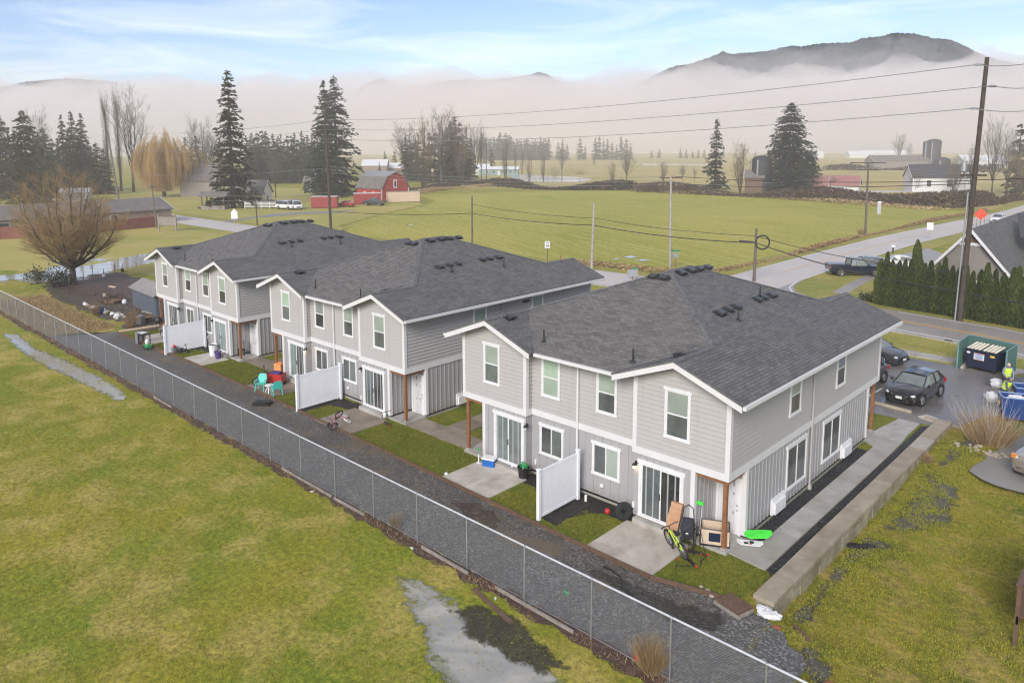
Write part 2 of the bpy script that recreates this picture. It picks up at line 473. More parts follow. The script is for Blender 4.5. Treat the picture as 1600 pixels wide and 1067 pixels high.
def water_mat(name, c, rough, edge=True, thr=(.14, .3), ns=1.6, grassy=True):
    t = NT(name); v = t.coord('World')
    t.set(Base_Color=t.ramp(t.noise(v, .8, 4), [(.3, c), (.7, [x * 1.25 for x in c])]), Roughness=rough)
    t.b.inputs['IOR'].default_value = 2.3; t.b.inputs['Specular IOR Level'].default_value = .5
    if edge:
        at = t.new('ShaderNodeAttribute'); at.attribute_name = 'depth'
        k = t.math('ADD', at.outputs['Fac'], t.math('MULTIPLY', t.math('SUBTRACT', t.noise(v, ns, 8, .72), .5), 2.3))
        if grassy: t.set(Base_Color=t.mix(t.ramp(k, [(.2, 0), (.6, 1)]), (.16, .155, .05), c))
        fac = t.ramp(k, [(thr[0], 0), (thr[1], 1)])
        tr = t.new('ShaderNodeBsdfTransparent'); mx = t.new('ShaderNodeMixShader')
        t.link(fac, mx.inputs[0]); t.link(tr.outputs[0], mx.inputs[1]); t.link(t.b.outputs[0], mx.inputs[2]); t.link(mx.outputs[0], t.out.inputs[0])
    return t.mat
M['puddle'] = water_mat('muddy_puddle', (.34, .315, .255), .015)
M['puddle_far'] = water_mat('flood_water', (.34, .31, .26), .03, thr=(-.05, .03), ns=.3, grassy=False)
M['bog'] = gravel_mat('bog', (.028, .024, .01), (.075, .068, .022), (.14, .13, .04), 9, wet=.4)
def dissolve(m, thr, ns):
    nt_ = m.node_tree; t = NT.__new__(NT); t.mat = m; t.t = nt_; t.n = nt_.nodes; t.b = t.n['Principled BSDF']; t.out = t.n['Material Output']; v = t.coord('World')
    at = t.new('ShaderNodeAttribute'); at.attribute_name = 'depth'; k = t.math('ADD', at.outputs['Fac'], t.math('MULTIPLY', t.math('SUBTRACT', t.noise(v, ns, 8, .72), .5), 2.4))
    tr = t.new('ShaderNodeBsdfTransparent'); mx = t.new('ShaderNodeMixShader'); t.link(t.ramp(k, [(thr - .1, 0), (thr + .25, 1)]), mx.inputs[0]); t.link(tr.outputs[0], mx.inputs[1]); t.link(t.b.outputs[0], mx.inputs[2]); t.link(mx.outputs[0], t.out.inputs[0])
dissolve(M['bog'], .45, 1.6); dissolve(M['mud'], .2, 1.3)
M['soil_patch'] = gravel_mat('soil_patch', (.075, .068, .048), (.17, .15, .11), (.36, .33, .27), 15); dissolve(M['soil_patch'], .75, 1.4)
M['pond'] = water_mat('pond_water', (.3, .3, .29), .1, edge=False)

# ---------------------------------------------------------------- setting: ground, sheets, roads
def sst(a, b, x):
    t = max(0, min(1, (x - a) / (b - a))); return t * t * (3 - 2 * t)
def ground_h(x, y):
    k = sst(2.25, 2.55, x) * sst(-2.2, -1.9, y) + sst(2.2, 5.5, x) * (1 - sst(-2.2, -1.9, y))
    return -.42 * k * (1 - sst(7, 18.5, y)) * sst(-9, -4, y)

def make_ground():
    xs = [-1500, -1100, -800, -550, -400, -300, -220, -160, -120, -90, -70] + list(np.arange(-60, 1, 4.)) + [1.8, 2.2, 2.25, 2.35, 2.45, 2.55, 2.8, 3.2, 3.8, 4.5, 5.5, 7, 9, 12, 16, 24, 40, 80, 200, 500, 1000, 1500]
    ys = [-1500, -800, -400, -150, -60, -30, -20, -14, -9, -7.5, -6, -5, -4, -3, -2.6, -2.3, -2.2, -2.1, -2, -1.9, -1, 2, 5, 7] + list(np.arange(8, 19, 1.)) + [22, 30, 40, 60, 90, 130, 200, 300, 500, 800, 1100, 1500]
    v = [(x, y, ground_h(x, y)) for y in ys for x in xs]; nx = len(xs)
    f = [(j * nx + i, j * nx + i + 1, (j + 1) * nx + i + 1, (j + 1) * nx + i) for j in range(len(ys) - 1) for i in range(nx - 1)]
    mb = MB(); mb.add(v, f); mb.m = [1 if (v[q[0]][0] > 2.2 and v[q[2]][0] < 41 and v[q[0]][1] > -7.6 and v[q[2]][1] < 31) else 0 for q in f]
    o = mb.build('ground', [M['lawn'], M['side_lawn']], smooth=30); tag(o, kind='structure'); return o
make_ground()

rs = random.Random(5)
def ragged(pts, amp, step):
    out = []
    n = len(pts)
    for i in range(n):
        a = Vector(pts[i][:2]); b = Vector(pts[(i + 1) % n][:2]); L = (b - a).length
        k = max(1, int(L / step)); nrm = Vector((-(b - a).y, (b - a).x)).normalized() if L > 0 else Vector((0, 0))
        for j in range(k):
            p = a.lerp(b, j / k)
            if amp: p = p + nrm * rs.uniform(-amp, amp) + (b - a).normalized() * rs.uniform(-.3, .3) * step * (j > 0)
            out.append((p.x, p.y))
    return out

def sheet(name, pts, z, mat, amp=0., step=.4, kind='structure'):
    if amp: pts = ragged(pts, amp, step)
    mb = MB(); mb.poly([(p[0], p[1], z) for p in pts])
    return tag(mb.build(name, mat), kind=kind)

def strip(name, pts, w, z, mat, off=0., w2=None):
    """ribbon along a polyline (roads, painted lines)"""
    pts = [Vector(p[:2]) for p in pts]; l = []; r = []
    for i, p in enumerate(pts):
        d = (pts[min(i + 1, len(pts) - 1)] - pts[max(i - 1, 0)]).normalized(); n = Vector((-d.y, d.x))
        l.append(p + n * (off + w / 2)); r.append(p + n * (off - w / 2))
    mb = MB()
    for i in range(len(pts) - 1):
        mb.poly([(*r[i], z), (*r[i + 1], z), (*l[i + 1], z), (*l[i], z)])
    return tag(mb.build(name, mat), kind='structure')

def pool(name, pts, z, mat, n=34):
    """water sheet with an attribute that falls to 0 at its rim, so the rim dissolves into the grass"""
    P = [Vector(p[:2]) for p in pts]
    x0, x1 = min(p.x for p in P), max(p.x for p in P); y0, y1 = min(p.y for p in P), max(p.y for p in P)
    nx = n; ny = max(8, int(n * (y1 - y0) / (x1 - x0)))
    def inside(q):
        c = False
        for i in range(len(P)):
            a, b = P[i], P[i - 1]
            if (a.y > q.y) != (b.y > q.y) and q.x < (b.x - a.x) * (q.y - a.y) / (b.y - a.y) + a.x: c = not c
        return c
    def dist(q):
        m = 1e9
        for i in range(len(P)):
            a, b = P[i - 1], P[i]; d = b - a; t = max(0, min(1, (q - a).dot(d) / d.length_squared)); m = min(m, (q - a - d * t).length)
        return m
    vs = []; dep = []; sc = min(x1 - x0, y1 - y0) * .3
    for j in range(ny + 1):
        for i in range(nx + 1):
            q = Vector((x0 + (x1 - x0) * i / nx, y0 + (y1 - y0) * j / ny)); d = dist(q) / sc
            vs.append((q.x, q.y, z(q.x, q.y) if callable(z) else z)); dep.append(min(1.4, d) if inside(q) else -d * 2)
    w = nx + 1
    fs = [(j * w + i, j * w + i + 1, (j + 1) * w + i + 1, (j + 1) * w + i) for j in range(ny) for i in range(nx)]
    fs = [f for f in fs if max(dep[k] for k in f) > -.7]
    mb = MB(); mb.add(vs, fs); o = mb.build(name, mat)
    a = o.data.attributes.new('depth', 'FLOAT', 'POINT'); a.data.foreach_set('value', dep)
    return tag(o, kind='structure')

# gravel lane between the yards and the wire fence
GX0 = -57
EDGE = [(-48.8, -2.75), (-37, -2.45), (-26.7, -2.45), (-17.4, -2.65), (-11.3, -2.8), (-5.9, -2.97), (-1.1, -3.05), (1.5, -2.35)]
lane_far = [(-49.5, -2.7)] + EDGE[1:] 
sheet('gravel_lane', [(-52.5, -6.85), (-30, -6.85), (-10, -6.85), (1.5, -7.0), (3.4, -6.6), (4.5, -5.3), (4.2, -3.6), (2.9, -2.6), (1.6, -2.3)] + lane_far[::-1], .006, M['gravel'], .16, .35)
sheet('muddy_lane_side', [(-48, -4.1), (-38, -4.0), (-27, -4.0), (-17, -4.2), (-9, -4.4), (-2, -4.5), (1.2, -4.2), (1.4, -2.7), (-1, -3.1), (-5.9, -3.02), (-11.3, -2.85), (-17.4, -2.7), (-26.7, -2.5), (-37, -2.5), (-47.8, -2.75)], .01, M['gravel_muddy'], .3, .5)
pool('wet_mud', [(-1.2, -4.35), (.4, -4.7), (1.5, -4.3), (2.1, -3.5), (1.5, -3.1), (.3, -3.5), (-1, -3.6), (-2.6, -3.7), (-3.2, -4.2)], .014, M['mud'], 40)
sheet('wet_mud', [(-8.6, -4.5), (-6.9, -4.3), (-7.2, -3.5), (-8.8, -3.3), (-9.9, -3.7)], .014, M['dirt'], .2, .35)
sheet('bare_soil_strip', [(-66, -7.35), (-45, -7.35), (-25, -7.3), (-5, -7.3), (1.5, -7.35), (1.8, -6.7), (-5, -6.75), (-25, -6.75), (-45, -6.75), (-66, -6.85)], .01, M['reddirt'], .17, .3)
sheet('dry_grass_strip', [(-72, -6.7), (-52.3, -6.7), (-50, -4.6), (-49.4, -2.9), (-52, -1.6), (-60, -3.2), (-68, -3.0), (-74, -3.8)], .006, M['dry_grass'], .3, .5)
sheet('garden_soil', [(-50.5, -2.2), (-52, -1.2), (-60, -1.8), (-68, -1.8), (-76, -.2), (-82, 2.5), (-79, 8), (-66, 8.6), (-52, 7), (-47.8, 5), (-47.8, -1)], .01, M['dirt'], .4, .6)
sheet('leaf_litter_bed', [(-60, 1.6), (-66, .2), (-73, .2), (-80, 2.8), (-78, 7.4), (-66, 7.8), (-60.5, 5)], .014, M['reddirt'], .4, .6)
sheet('park_lawn', [(-60, 9), (-72, 10), (-82, 8.6), (-86, 2), (-95, -3), (-130, -12), (-220, -30), (-220, 36.5), (-128.8, 37.5), (-111, 36.2), (-60, 38), (-49, 36), (-49, 9)], .014, M['park_lawn'], .3, 1.0)
pool('flood_puddle', [W(-60, 462), W(0, 441), W(60, 443), W(110, 441), W(150, 431), W(200, 419), W(240, 411), W(300, 402), W(300, 396), W(235, 397), W(180, 404), W(140, 413), W(190, 407), W(120, 402), W(95, 412), W(60, 424), W(0, 432), W(-60, 440)], .026, M['puddle_far'], 60)
pool('lawn_puddle', [W(0, 520), W(30, 522), W(60, 545), W(105, 562), W(150, 583), W(185, 603), W(202, 622), W(185, 630), W(150, 612), W(105, 590), W(60, 570), W(25, 545)], .012, M['puddle'], 70)
pool('lawn_puddle', [W(600, 892), W(650, 902), W(700, 928), W(760, 960), W(815, 1000), W(870, 1045), W(900, 1080), W(800, 1100), W(700, 1090), W(665, 1040), W(650, 985), W(622, 930)], .012, M['puddle'], 70)
pool('soggy_ground', [W(690, 950), W(745, 935), W(810, 960), W(870, 1010), W(905, 1050), W(840, 1062), W(780, 1030), W(730, 1005)], .018, M['bog'], 50)

def rect(x0, x1, y0, y1): return [(x0, y0), (x1, y0), (x1, y1), (x0, y1)]
# yards
sheet('yard_lawn', EDGE[::-1] + [(-48.7, .5), (-47.5, 6), (-47.5, 30), (1.95, 30), (1.95, 2)], .005, M['yard_lawn'])
for hx in (0, -17.641, -34.556):
    sheet('bark_bed', [(hx - 9, -.55), (hx - 6.5, -.75), (hx - 6.35, -2.35), (hx - 5.6, -2.5), (hx - 5.4, -1.1), (hx - 4.9, -.55), (hx - 3.8, -.35), (hx - 3.8, .5), (hx - 9.2, .5)], .009, M['mulch'], .1, .25)
sheet('drain_rock', [(.02, 1.66), (.55, 1.66), (.55, 13.1), (.02, 13.1)], .009, M['gravel_dark'])
sheet('drain_rock', [(1.42, .1), (1.96, -.4), (1.96, 18.6), (1.42, 18.2)], .009, M['gravel_dark'])

def slab(name, pts, z0, z1, mat, bevel=False):
    mb = MB(); mb.prism([(p[0], p[1]) for p in pts], z0, z1)
    return tag(mb.build(name, mat), kind='structure')
def rect(x0, x1, y0, y1): return [(x0, y0), (x1, y0), (x1, y1), (x0, y1)]
slab('patio', rect(-3.85, -1.15, -3.0, -.32), -.05, .05, M['concrete'])
slab('patio', rect(-11.75, -8.92, -2.8, -.32), -.05, .05, M['concrete'])
slab('patio', rect(-21.6, -18.7, -2.62, -.1), -.05, .05, M['concrete_wet'])
slab('patio', rect(-29.6, -26.6, -2.4, -.1), -.05, .05, M['concrete_wet'])
slab('patio', rect(-38.2, -35.6, -2.42, -.35), -.05, .05, M['concrete'])
slab('patio', rect(-46.4, -43.6, -2.3, -.35), -.05, .05, M['concrete'])
# paths between the houses
for px in (-15.3, -32.6):
    mb = MB(); y = .2
    while y < 30: mb.box(px - .65, px + .65, y, y + 1.5, -.05, .045); y += 1.515
    tag(mb.build('path', M['concrete_wet']), kind='structure')
    mb = MB(); mb.box(px + .66, px + 2.3, .2, 1.5, -.05, .04); mb.box(px - 2.3, px - .66, .2, 1.5, -.05, .04)
    tag(mb.build('path', M['concrete_wet']), kind='structure')
mb = MB(); y = 1.66
mb.prism([(.0, .2), (1.42, .02), (1.42, 1.64), (.0, 1.64)], -.05, .06)
while y < 13: mb.box(.56, 1.41, y, y + 1.19, -.05, .06); y += 1.205
mb.prism([(.56, y), (1.41, y), (1.38, y + 1.4), (-.1, y + 1.4), (-.1, y + .5)], -.05, .06); y += 1.415
mb.prism([(-.1, y), (1.38, y), (1.3, y + 1.2), (.0, y + 1.2)], -.05, .06); y += 1.215
mb.prism([(.0, y), (1.3, y), (1.3, 18.45), (.3, 18.45)], -.05, .06)
tag(mb.build('walkway', M['concrete_grey']), kind='structure')

# car park and roads
sheet('car_park', [(-46, 18.6), (1.5, 18.6), (2.7, 19), (3.4, 22), (5.2, 24), (9, 26), (9, 31.5), (-46, 31.5)], .012, M['asphalt_wet'])
pool('gravel_patch', [(2.6, 12.5), (3.2, 11), (4.0, 14), (4.7, 18), (5.0, 23), (3.6, 22.5), (2.9, 19.2)], lambda x, y: ground_h(x, y) + .01, M['soil_patch'], 40)
gz = lambda x, y: ground_h(x, y) + .012
pool('gravel_patch', rect(2.4, 5.4, 6.0, 13.0) if False else [(2.5, 5.5), (4.6, 6.5), (5.6, 9), (5.0, 13), (2.5, 13.5)], gz, M['soil_patch'], 40)
pool('bare_soil', [(2.5, -2), (3.6, -1.5), (3.5, 3), (4.2, 6), (2.5, 6)], gz, M['soil_patch'], 30)
pool('bare_soil', [(3.0, -4.2), (5.4, -4.4), (6, -2.6), (3.6, -1.8)], gz, M['soil_patch'], 24)
DR = [W(1512, 735), W(1545, 712), W(1575, 690), W(1640, 660), W(1700, 700), W(1700, 800), W(1600, 770), W(1550, 757)]
sheet('driveway', [(p.x, p.y) for p in DR], .006, M['asphalt_drive'], .08, .5)
sheet('verge', rect(-47, 9, 31.5, 39), .008, M['verge'])
mb = MB(); x = -46.0
while x < 9: mb.box(x, x + 1.48, 32.0, 33.15, -.05, .1); x += 1.5
tag(mb.build('pavement', M['concrete_grey']), kind='structure')
STREET = [(-420, 44), (-300, 43.5), (-200, 42.6), (-160, 41.7), (-127, 41.2), (-111, 41.2), (-75, 42.2), (-36, 43), (-20, 43.4), (-8, 42.9), (-1, 41.8), (3, 40.6), (9, 38.4), (16, 34.5), (28, 26)]
CROSS = [(-22.9, 46), (-23.1, 60), (-23.1, 80), (-22.8, 100), (-21.3, 125), (-19.4, 150), (-18.2, 172), (-18.2, 200), (-20, 240), (-22, 300), (-22, 500)]
strip('verge', STREET, 14, .022, M['verge']); strip('verge', CROSS, 13, .026, M['verge'])
strip('street', STREET[:9], 7.4, .046, M['asphalt_pale']); strip('street', STREET[8:], 7.4, .046, M['asphalt'])
strip('cross_road', CROSS, 6.8, .04, M['asphalt_pale'])
def fillet(cx, cy, sx, r):
    pts = [(cx, cy)]
    for i in range(9):
        t = PI / 2 * i / 8; pts.append((cx + sx * (r - r * math.cos(t)), cy + (r - r * math.sin(t))))
    return pts
sheet('road_corner', [(-19.8, 46.7), (-12.5, 46.6), (-15.5, 47.6), (-17.6, 49.4), (-18.9, 52), (-19.7, 57)], .036, M['asphalt'])
sheet('road_corner', [(-26.2, 46.7), (-26.4, 54), (-27.5, 50.5), (-29.5, 48.2), (-33.5, 46.7)], .036, M['asphalt_pale'])
strip('edge_line', [(-11, 46.2), (-15, 46.5), (-17.4, 48.3), (-18.9, 51), (-19.75, 55), (-19.9, 62), (-19.9, 90), (-19.6, 100)], .16, .056, M['line_white'])
strip('edge_line', CROSS[1:], .14, .052, M['line_white'], 3.1)
strip('centre_line', CROSS[1:], .12, .052, M['line_yellow'], .1)
strip('edge_line', STREET[9:], .16, .056, M['line_white'], 3.2); strip('edge_line', STREET[8:], .2, .056, M['line_white'], -3.2)
strip('centre_line', STREET[8:], .13, .056, M['line_yellow'], .16); strip('centre_line', STREET[8:], .13, .056, M['line_yellow'], -.16)
mb = MB()
K = [Vector(p) for p in STREET[7:]]
for a, b in zip(K[:-1], K[1:]):
    d = (b - a).normalized(); n = Vector((-d.y, d.x)) * 4.0
    mb.bar((a.x - n.x, a.y - n.y, .06), (b.x - n.x, b.y - n.y, .06), .3, .16)
tag(mb.build('kerb', M['concrete_grey']), kind='structure')
strip('footpath', [(-14.2, 51.2), (-14.7, 57), (-15.3, 65), (-13.5, 70)], 1.3, .04, M['asphalt'])
sheet('corner_lawn', [(-17.3, 50), (-14, 47.8), (-4, 46.4), (8, 43), (8, 50), (-8, 70), (-17.5, 90), (-19.0, 70), (-18.9, 56)], .03, M['verge'], .1, .6)
strip('parking_line', [W(1378, 607), W(1348, 625)], .11, .02, M['line_white'])
sheet('corner_drive', [(-15, 62), (-17.8, 85), (-17, 93), (-9, 80), (-8, 66)], .034, M['asphalt'])
# fields beyond the street
FIELD = [(-28.5, 52), (-28.3, 100), (-27, 140), (-27.5, 164), (-52, 166), (-77, 175), (-110, 184), (-124, 184), (-140, 168), (-152, 150), (-163, 124), (-140, 112), (-128, 98), (-118, 78), (-104, 58), (-90, 48.8), (-40, 49.8)]
sheet('crop_field', FIELD, .012, M['field'], .5, 2)
sheet('farmyard_lawn', [(-60, 47), (-90, 47), (-104, 56), (-118, 76), (-130, 98), (-165, 126), (-240, 120), (-330, 60), (-330, 45.5), (-160, 45.8), (-111, 45.4)], .018, M['park_lawn'], .4, 2)
sheet('far_meadow', [(-20, 172), (-52, 182), (-90, 192), (-135, 205), (-175, 160), (-330, 260), (-1480, 700), (-1480, 1480), (1000, 1480), (400, 250), (40, 180)], .01, M['far_meadow'])
sheet('farm_drive', [W(560, 329), W(490, 331), W(430, 334), W(380, 341), W(340, 347), W(300, 352), W(330, 352), W(400, 341), W(460, 336), W(530, 333)], .04, M['asphalt_drive'], .2, 2)
sheet('farm_drive', [W(1240, 302), W(1480, 300), W(1480, 297.5), W(1240, 299.5)], .045, M['asphalt_pale'])
sheet('pond', [W(800, 282), W(850, 285), W(905, 285), W(928, 281), W(905, 277), W(855, 275), W(810, 271.5), W(790, 272), W(800, 276)], .06, M['pond'], 1.2, 5)
sheet('flood_water', [W(1000, 256), W(1030, 256.5), W(1110, 257), W(1105, 259), W(1010, 258.6)], .06, M['pond'], 2, 9)
sheet('flood_water', [W(640, 268), W(660, 266), W(690, 268), W(665, 270)], .06, M['pond'], 2, 9)
for x, y, w, h in ((985, 402, 26, 2.2), (1004, 407, 34, 1.6), (962, 405, 14, 1), (1180, 395, 10, 1), (640, 352, 16, 1.2)):
    pool('field_puddle', [W(x - w / 2, y), W(x, y - h), W(x + w / 2, y), W(x, y + h)], .04, M['puddle'], 16)
# ---------------------------------------------------------------- the three townhouses
L, D, BW, PR, H1 = 13.029, 15.631, 3.786, .404, 2.70
HE, SL, OE, OR = 5.748, .383, .689, .621
PK = HE + SL * (BW / 2 + OE); RZ = HE + SL * (L / 2 + OE)
NW, NV = 1.27, 1.4                      # porch notch
ZW = HE + SL * OE                       # wall head under the roof plane

def siding(mb, O, A, N, lo, hi, z0, z1, step=.178):
    z = z0
    while z < z1 - .01:
        t = min(z + step, z1)
        a0, a1, b0, b1 = lo(z), hi(z), lo(t), hi(t)
        if a1 - a0 < .05: break
        if b1 < b0: b0 = b1 = (b0 + b1) / 2
        P = lambda a, n, zz: O + A * a + N * n + Vector((0, 0, zz))
        mb.add([P(a0, .046, z), P(a1, .046, z), P(b1, .004, t), P(b0, .004, t), P(a0, 0, z), P(a1, 0, z)], [(0, 1, 2, 3), (4, 5, 1, 0)])
        z = t

def battens(mb, O, A, N, a0, a1, z0, z1, step=.305, skip=()):
    mb.fbox(O, A, N, a0, a1, 0, .006, z0, z1)
    a = a0 + .12
    while a < a1 - .05:
        if not any(s0 < a < s1 for s0, s1 in skip): mb.fbox(O, A, N, a - .028, a + .028, .006, .03, z0, z1)
        a += step

def ring(mb, outl, d, z0, z1):
    n = len(outl); off = []
    for i in range(n):
        a, b, c = Vector(outl[i - 1]), Vector(outl[i]), Vector(outl[(i + 1) % n])
        e1 = (b - a).normalized(); e2 = (c - b).normalized()
        n1 = Vector((e1.y, -e1.x)); n2 = Vector((e2.y, -e2.x))
        off.append(b + (n1 + n2) * d)
    for i in range(n):
        j = (i + 1) % n; a, b = off[i], off[j]; p, q = outl[i], outl[j]
        mb.poly([(*a, z0), (*b, z0), (*b, z1), (*a, z1)])
        mb.poly([(*a, z1), (*b, z1), (*q, z1), (*p, z1)])
        mb.poly([(*a, z0), (*p, z0), (*q, z0), (*b, z0)])

def corner(mb, x, y, dx, dy, z0, z1, w=.115, t=.058):
    """corner board at a convex corner; (dx, dy) point along the two walls"""
    P = Vector((x, y)); ex = Vector((dx, 0)); ey = Vector((0, dy))
    pts = [P + ex * w, P + ex * w - ey * t, P - ex * t - ey * t, P - ex * t + ey * w, P + ey * w, P]
    mb.prism([tuple(p) for p in pts], z0, z1)

def window(par, O, A, N, a0, a1, z0, z1, kind, name='window', lower='pane_half', upper='pane_blind'):
    """outer size of the casing given; children: panes"""
    O = O + N * (.03 if kind == 'hung' else .012); f = MB(); c = .075
    f.fbox(O, A, N, a0, a0 + c, .0, .055, z0 + c, z1 - .13); f.fbox(O, A, N, a1 - c, a1, .0, .055, z0 + c, z1 - .13)
    f.fbox(O, A, N, a0 - .02, a1 + .02, .0, .068, z0 - .01, z0 + c); f.fbox(O, A, N, a0 - .045, a1 + .045, .0, .07, z1 - .13, z1)
    i0, i1, j0, j1 = a0 + c, a1 - c, z0 + c, z1 - .13; s = .04
    f.fbox(O, A, N, i0, i0 + s, .0, .045, j0, j1); f.fbox(O, A, N, i1 - s, i1, .0, .045, j0, j1)
    f.fbox(O, A, N, i0 + s, i1 - s, .0, .045, j0, j0 + s); f.fbox(O, A, N, i0 + s, i1 - s, .0, .045, j1 - s, j1)
    jm = (j0 + j1) / 2; im = (i0 + i1) / 2
    if kind == 'hung': f.fbox(O, A, N, i0 + s, i1 - s, .0, .05, jm - .025, jm + .025)
    else: f.fbox(O, A, N, im - .025, im + .025, .0, .05, j0 + s, j1 - s)
    w = f.build(name, M['white_paint'], par)
    if kind == 'hung': rects = [(i0 + s, i1 - s, jm + .025, j1 - s, upper), (i0 + s, i1 - s, j0 + s, jm - .025, lower)]
    else: rects = [(i0 + s, im - .025, j0 + s, j1 - s, upper), (im + .025, i1 - s, j0 + s, j1 - s, lower)]
    for b0, b1, c0, c1, m in rects:
        g = MB(); g.fbox(O, A, N, b0, b1, .0, .028, c0, c1); g.build('pane', M[m], w)
    return w

def patio_door(par, O, A, N, a0, a1, z0, z1, mats):
    f = MB(); c = .1
    f.fbox(O, A, N, a0, a0 + c, .0, .06, z0, z1 - .15); f.fbox(O, A, N, a1 - c, a1, .0, .06, z0, z1 - .15)
    f.fbox(O, A, N, a0 - .05, a1 + .05, .0, .075, z1 - .15, z1); f.fbox(O, A, N, a0, a1, .06, .1, z0 - .02, z0 + .05)
    i0, i1, j0, j1 = a0 + c, a1 - c, z0, z1 - .15; im = (i0 + i1) / 2
    for b0, b1, t in ((i0, im + .03, .05), (im - .03, i1, .038)):
        f.fbox(O, A, N, b0, b0 + .06, t - .03, t, j0, j1); f.fbox(O, A, N, b1 - .06, b1, t - .03, t, j0, j1)
        f.fbox(O, A, N, b0 + .06, b1 - .06, t - .03, t, j0, j0 + .08); f.fbox(O, A, N, b0 + .06, b1 - .06, t - .03, t, j1 - .06, j1)
    d = f.build('patio_door', M['white_paint'], par)
    for b0, b1, m in ((i0 + .06, im - .03, mats[0]), (im + .03, i1 - .06, mats[1])):
        g = MB(); g.fbox(O, A, N, b0, b1, .0, .022, j0 + .08, j1 - .06); g.build('pane', M[m], d)
    g = MB(); g.fbox(O, A, N, im + .0, im + .03, .05, .09, j0 + .85, j0 + 1.1); g.build('handle', M['dark_metal'], d)
    return d

def entry_door(par, O, A, N, a0, a1, z0, z1):
    f = MB(); c = .09
    f.fbox(O, A, N, a0, a0 + c, 0, .05, z0, z1 - .1); f.fbox(O, A, N, a1 - c, a1, 0, .05, z0, z1 - .1); f.fbox(O, A, N, a0, a1, 0, .055, z1 - .1, z1)
    f.fbox(O, A, N, a0 + c, a1 - c, .0, .02, z0, z1 - .1)
    w = (a1 - a0 - 2 * c)
    for i in (0, 1):
        for b, h in ((.12, .62), (.86, .62), (1.58, .22)):
            x0 = a0 + c + .1 + i * (w - .1) / 2; f.fbox(O, A, N, x0, x0 + (w - .3) / 2, .02, .032, z0 + b, z0 + b + h)
    d = f.build('entry_door', M['white_plastic'], par)
    g = MB(); p = O + A * (a0 + c + .07) + N * .02
    for z in (.95, 1.12): g.ball(p + N * .035 + Vector((0, 0, z0 + z)), .035)
    g.build('handle', M['steel'], d, smooth=60)
    return d

def roof_mesh():
    """slabs of the crossed hip and gable roof, uv in metres (along the eave, up the slope); local x = -u"""
    e0, e1, vF, vB = -OE, L + OE, -OR, D + OR
    v0, v1 = PR - OE, D - PR + OE
    P = lambda u, v, z: (-u, v, z)
    h = BW / 2
    planes = [
        ([P(e0, vF, HE), P(e0, vB, HE), P(h, vB, PK), P(h, v1 - h - OE, PK), P(L / 2, D - PR - L / 2, RZ), P(L / 2, PR + L / 2, RZ), P(h, v0 + h + OE, PK), P(h, vF, PK)], 'y'),
        ([P(e1, vB, HE), P(e1, vF, HE), P(L - h, vF, PK), P(L - h, v0 + h + OE, PK), P(L / 2, PR + L / 2, RZ), P(L / 2, D - PR - L / 2, RZ), P(L - h, v1 - h - OE, PK), P(L - h, vB, PK)], 'y'),
        ([P(BW + OE, v0, HE), P(h, v0 + h + OE, PK), P(L / 2, PR + L / 2, RZ), P(L - h, v0 + h + OE, PK), P(L - BW - OE, v0, HE)], 'x'),
        ([P(L - BW - OE, v1, HE), P(L - h, v1 - h - OE, PK), P(L / 2, D - PR - L / 2, RZ), P(h, v1 - h - OE, PK), P(BW + OE, v1, HE)], 'x'),
        ([P(h, vF, PK), P(h, v0 + h + OE, PK), P(BW + OE, v0, HE), P(BW + OE, vF, HE)], 'y'),
        ([P(L - BW - OE, vF, HE), P(L - BW - OE, v0, HE), P(L - h, v0 + h + OE, PK), P(L - h, vF, PK)], 'y'),
        ([P(BW + OE, vB, HE), P(BW + OE, v1, HE), P(h, v1 - h - OE, PK), P(h, vB, PK)], 'y'),
        ([P(L - h, vB, PK), P(L - h, v1 - h - OE, PK), P(L - BW - OE, v1, HE), P(L - BW - OE, vB, HE)], 'y'),
    ]
    k = math.sqrt(1 + SL * SL) / SL
    mb = MB(); edges = {}
    T = .07
    for pts, ax in planes:
        uv = [((p[1] if ax == 'y' else p[0]) + 50, (p[2] - HE) * k) for p in pts]
        mb.poly(pts, 0, uv)
        mb.poly([(p[0], p[1], p[2] - T) for p in pts], 1)
        for i in range(len(pts)):
            a, b = pts[i], pts[(i + 1) % len(pts)]; key = frozenset((tuple(round(q, 3) for q in a), tuple(round(q, 3) for q in b)))
            edges.setdefault(key, []).append((a, b))
    for e in edges.values():
        if len(e) == 1:
            a, b = e[0]; mb.poly([a, b, (*b[:2], b[2] - T), (*a[:2], a[2] - T)], 2)
    return mb
M['soffit'] = pm('soffit_white', (.6, .6, .58), .6)

def roof_vent(par, p, n, up, w=.34):
    """low slant-back vent lying on the slope"""
    n = Vector(n).normalized(); up = Vector(up).normalized(); a = up.cross(n).normalized(); p = Vector(p)
    mb = MB(); q = lambda i, j, k: p + a * i + up * j + n * k
    mb.add([q(-w, -.2, .0), q(w, -.2, .0), q(w, .3, .0), q(-w, .3, .0)], [(0, 1, 2, 3)])
    for z0, z1, e in ((.01, .09, .8), (.1, .145, 1.0)):
        b = [q(-w * .6 * e, -.16 * e, z0), q(w * .6 * e, -.16 * e, z0), q(w * .6 * e, .2 * e, z0), q(-w * .6 * e, .2 * e, z0)]
        t = [q(-w * .55 * e, -.14 * e, z1), q(w * .55 * e, -.14 * e, z1), q(w * .5 * e, .17 * e, z1 - .02), q(-w * .5 * e, .17 * e, z1 - .02)]
        mb.add(b + t, [(3, 2, 1, 0), (4, 5, 6, 7), (0, 1, 5, 4), (1, 2, 6, 5), (2, 3, 7, 6), (3, 0, 4, 7)])
    return mb.build('roof_vent', M['vent_metal'], par)
M['vent_metal'] = pm('vent_metal', (.05, .05, .052), .33, .4)

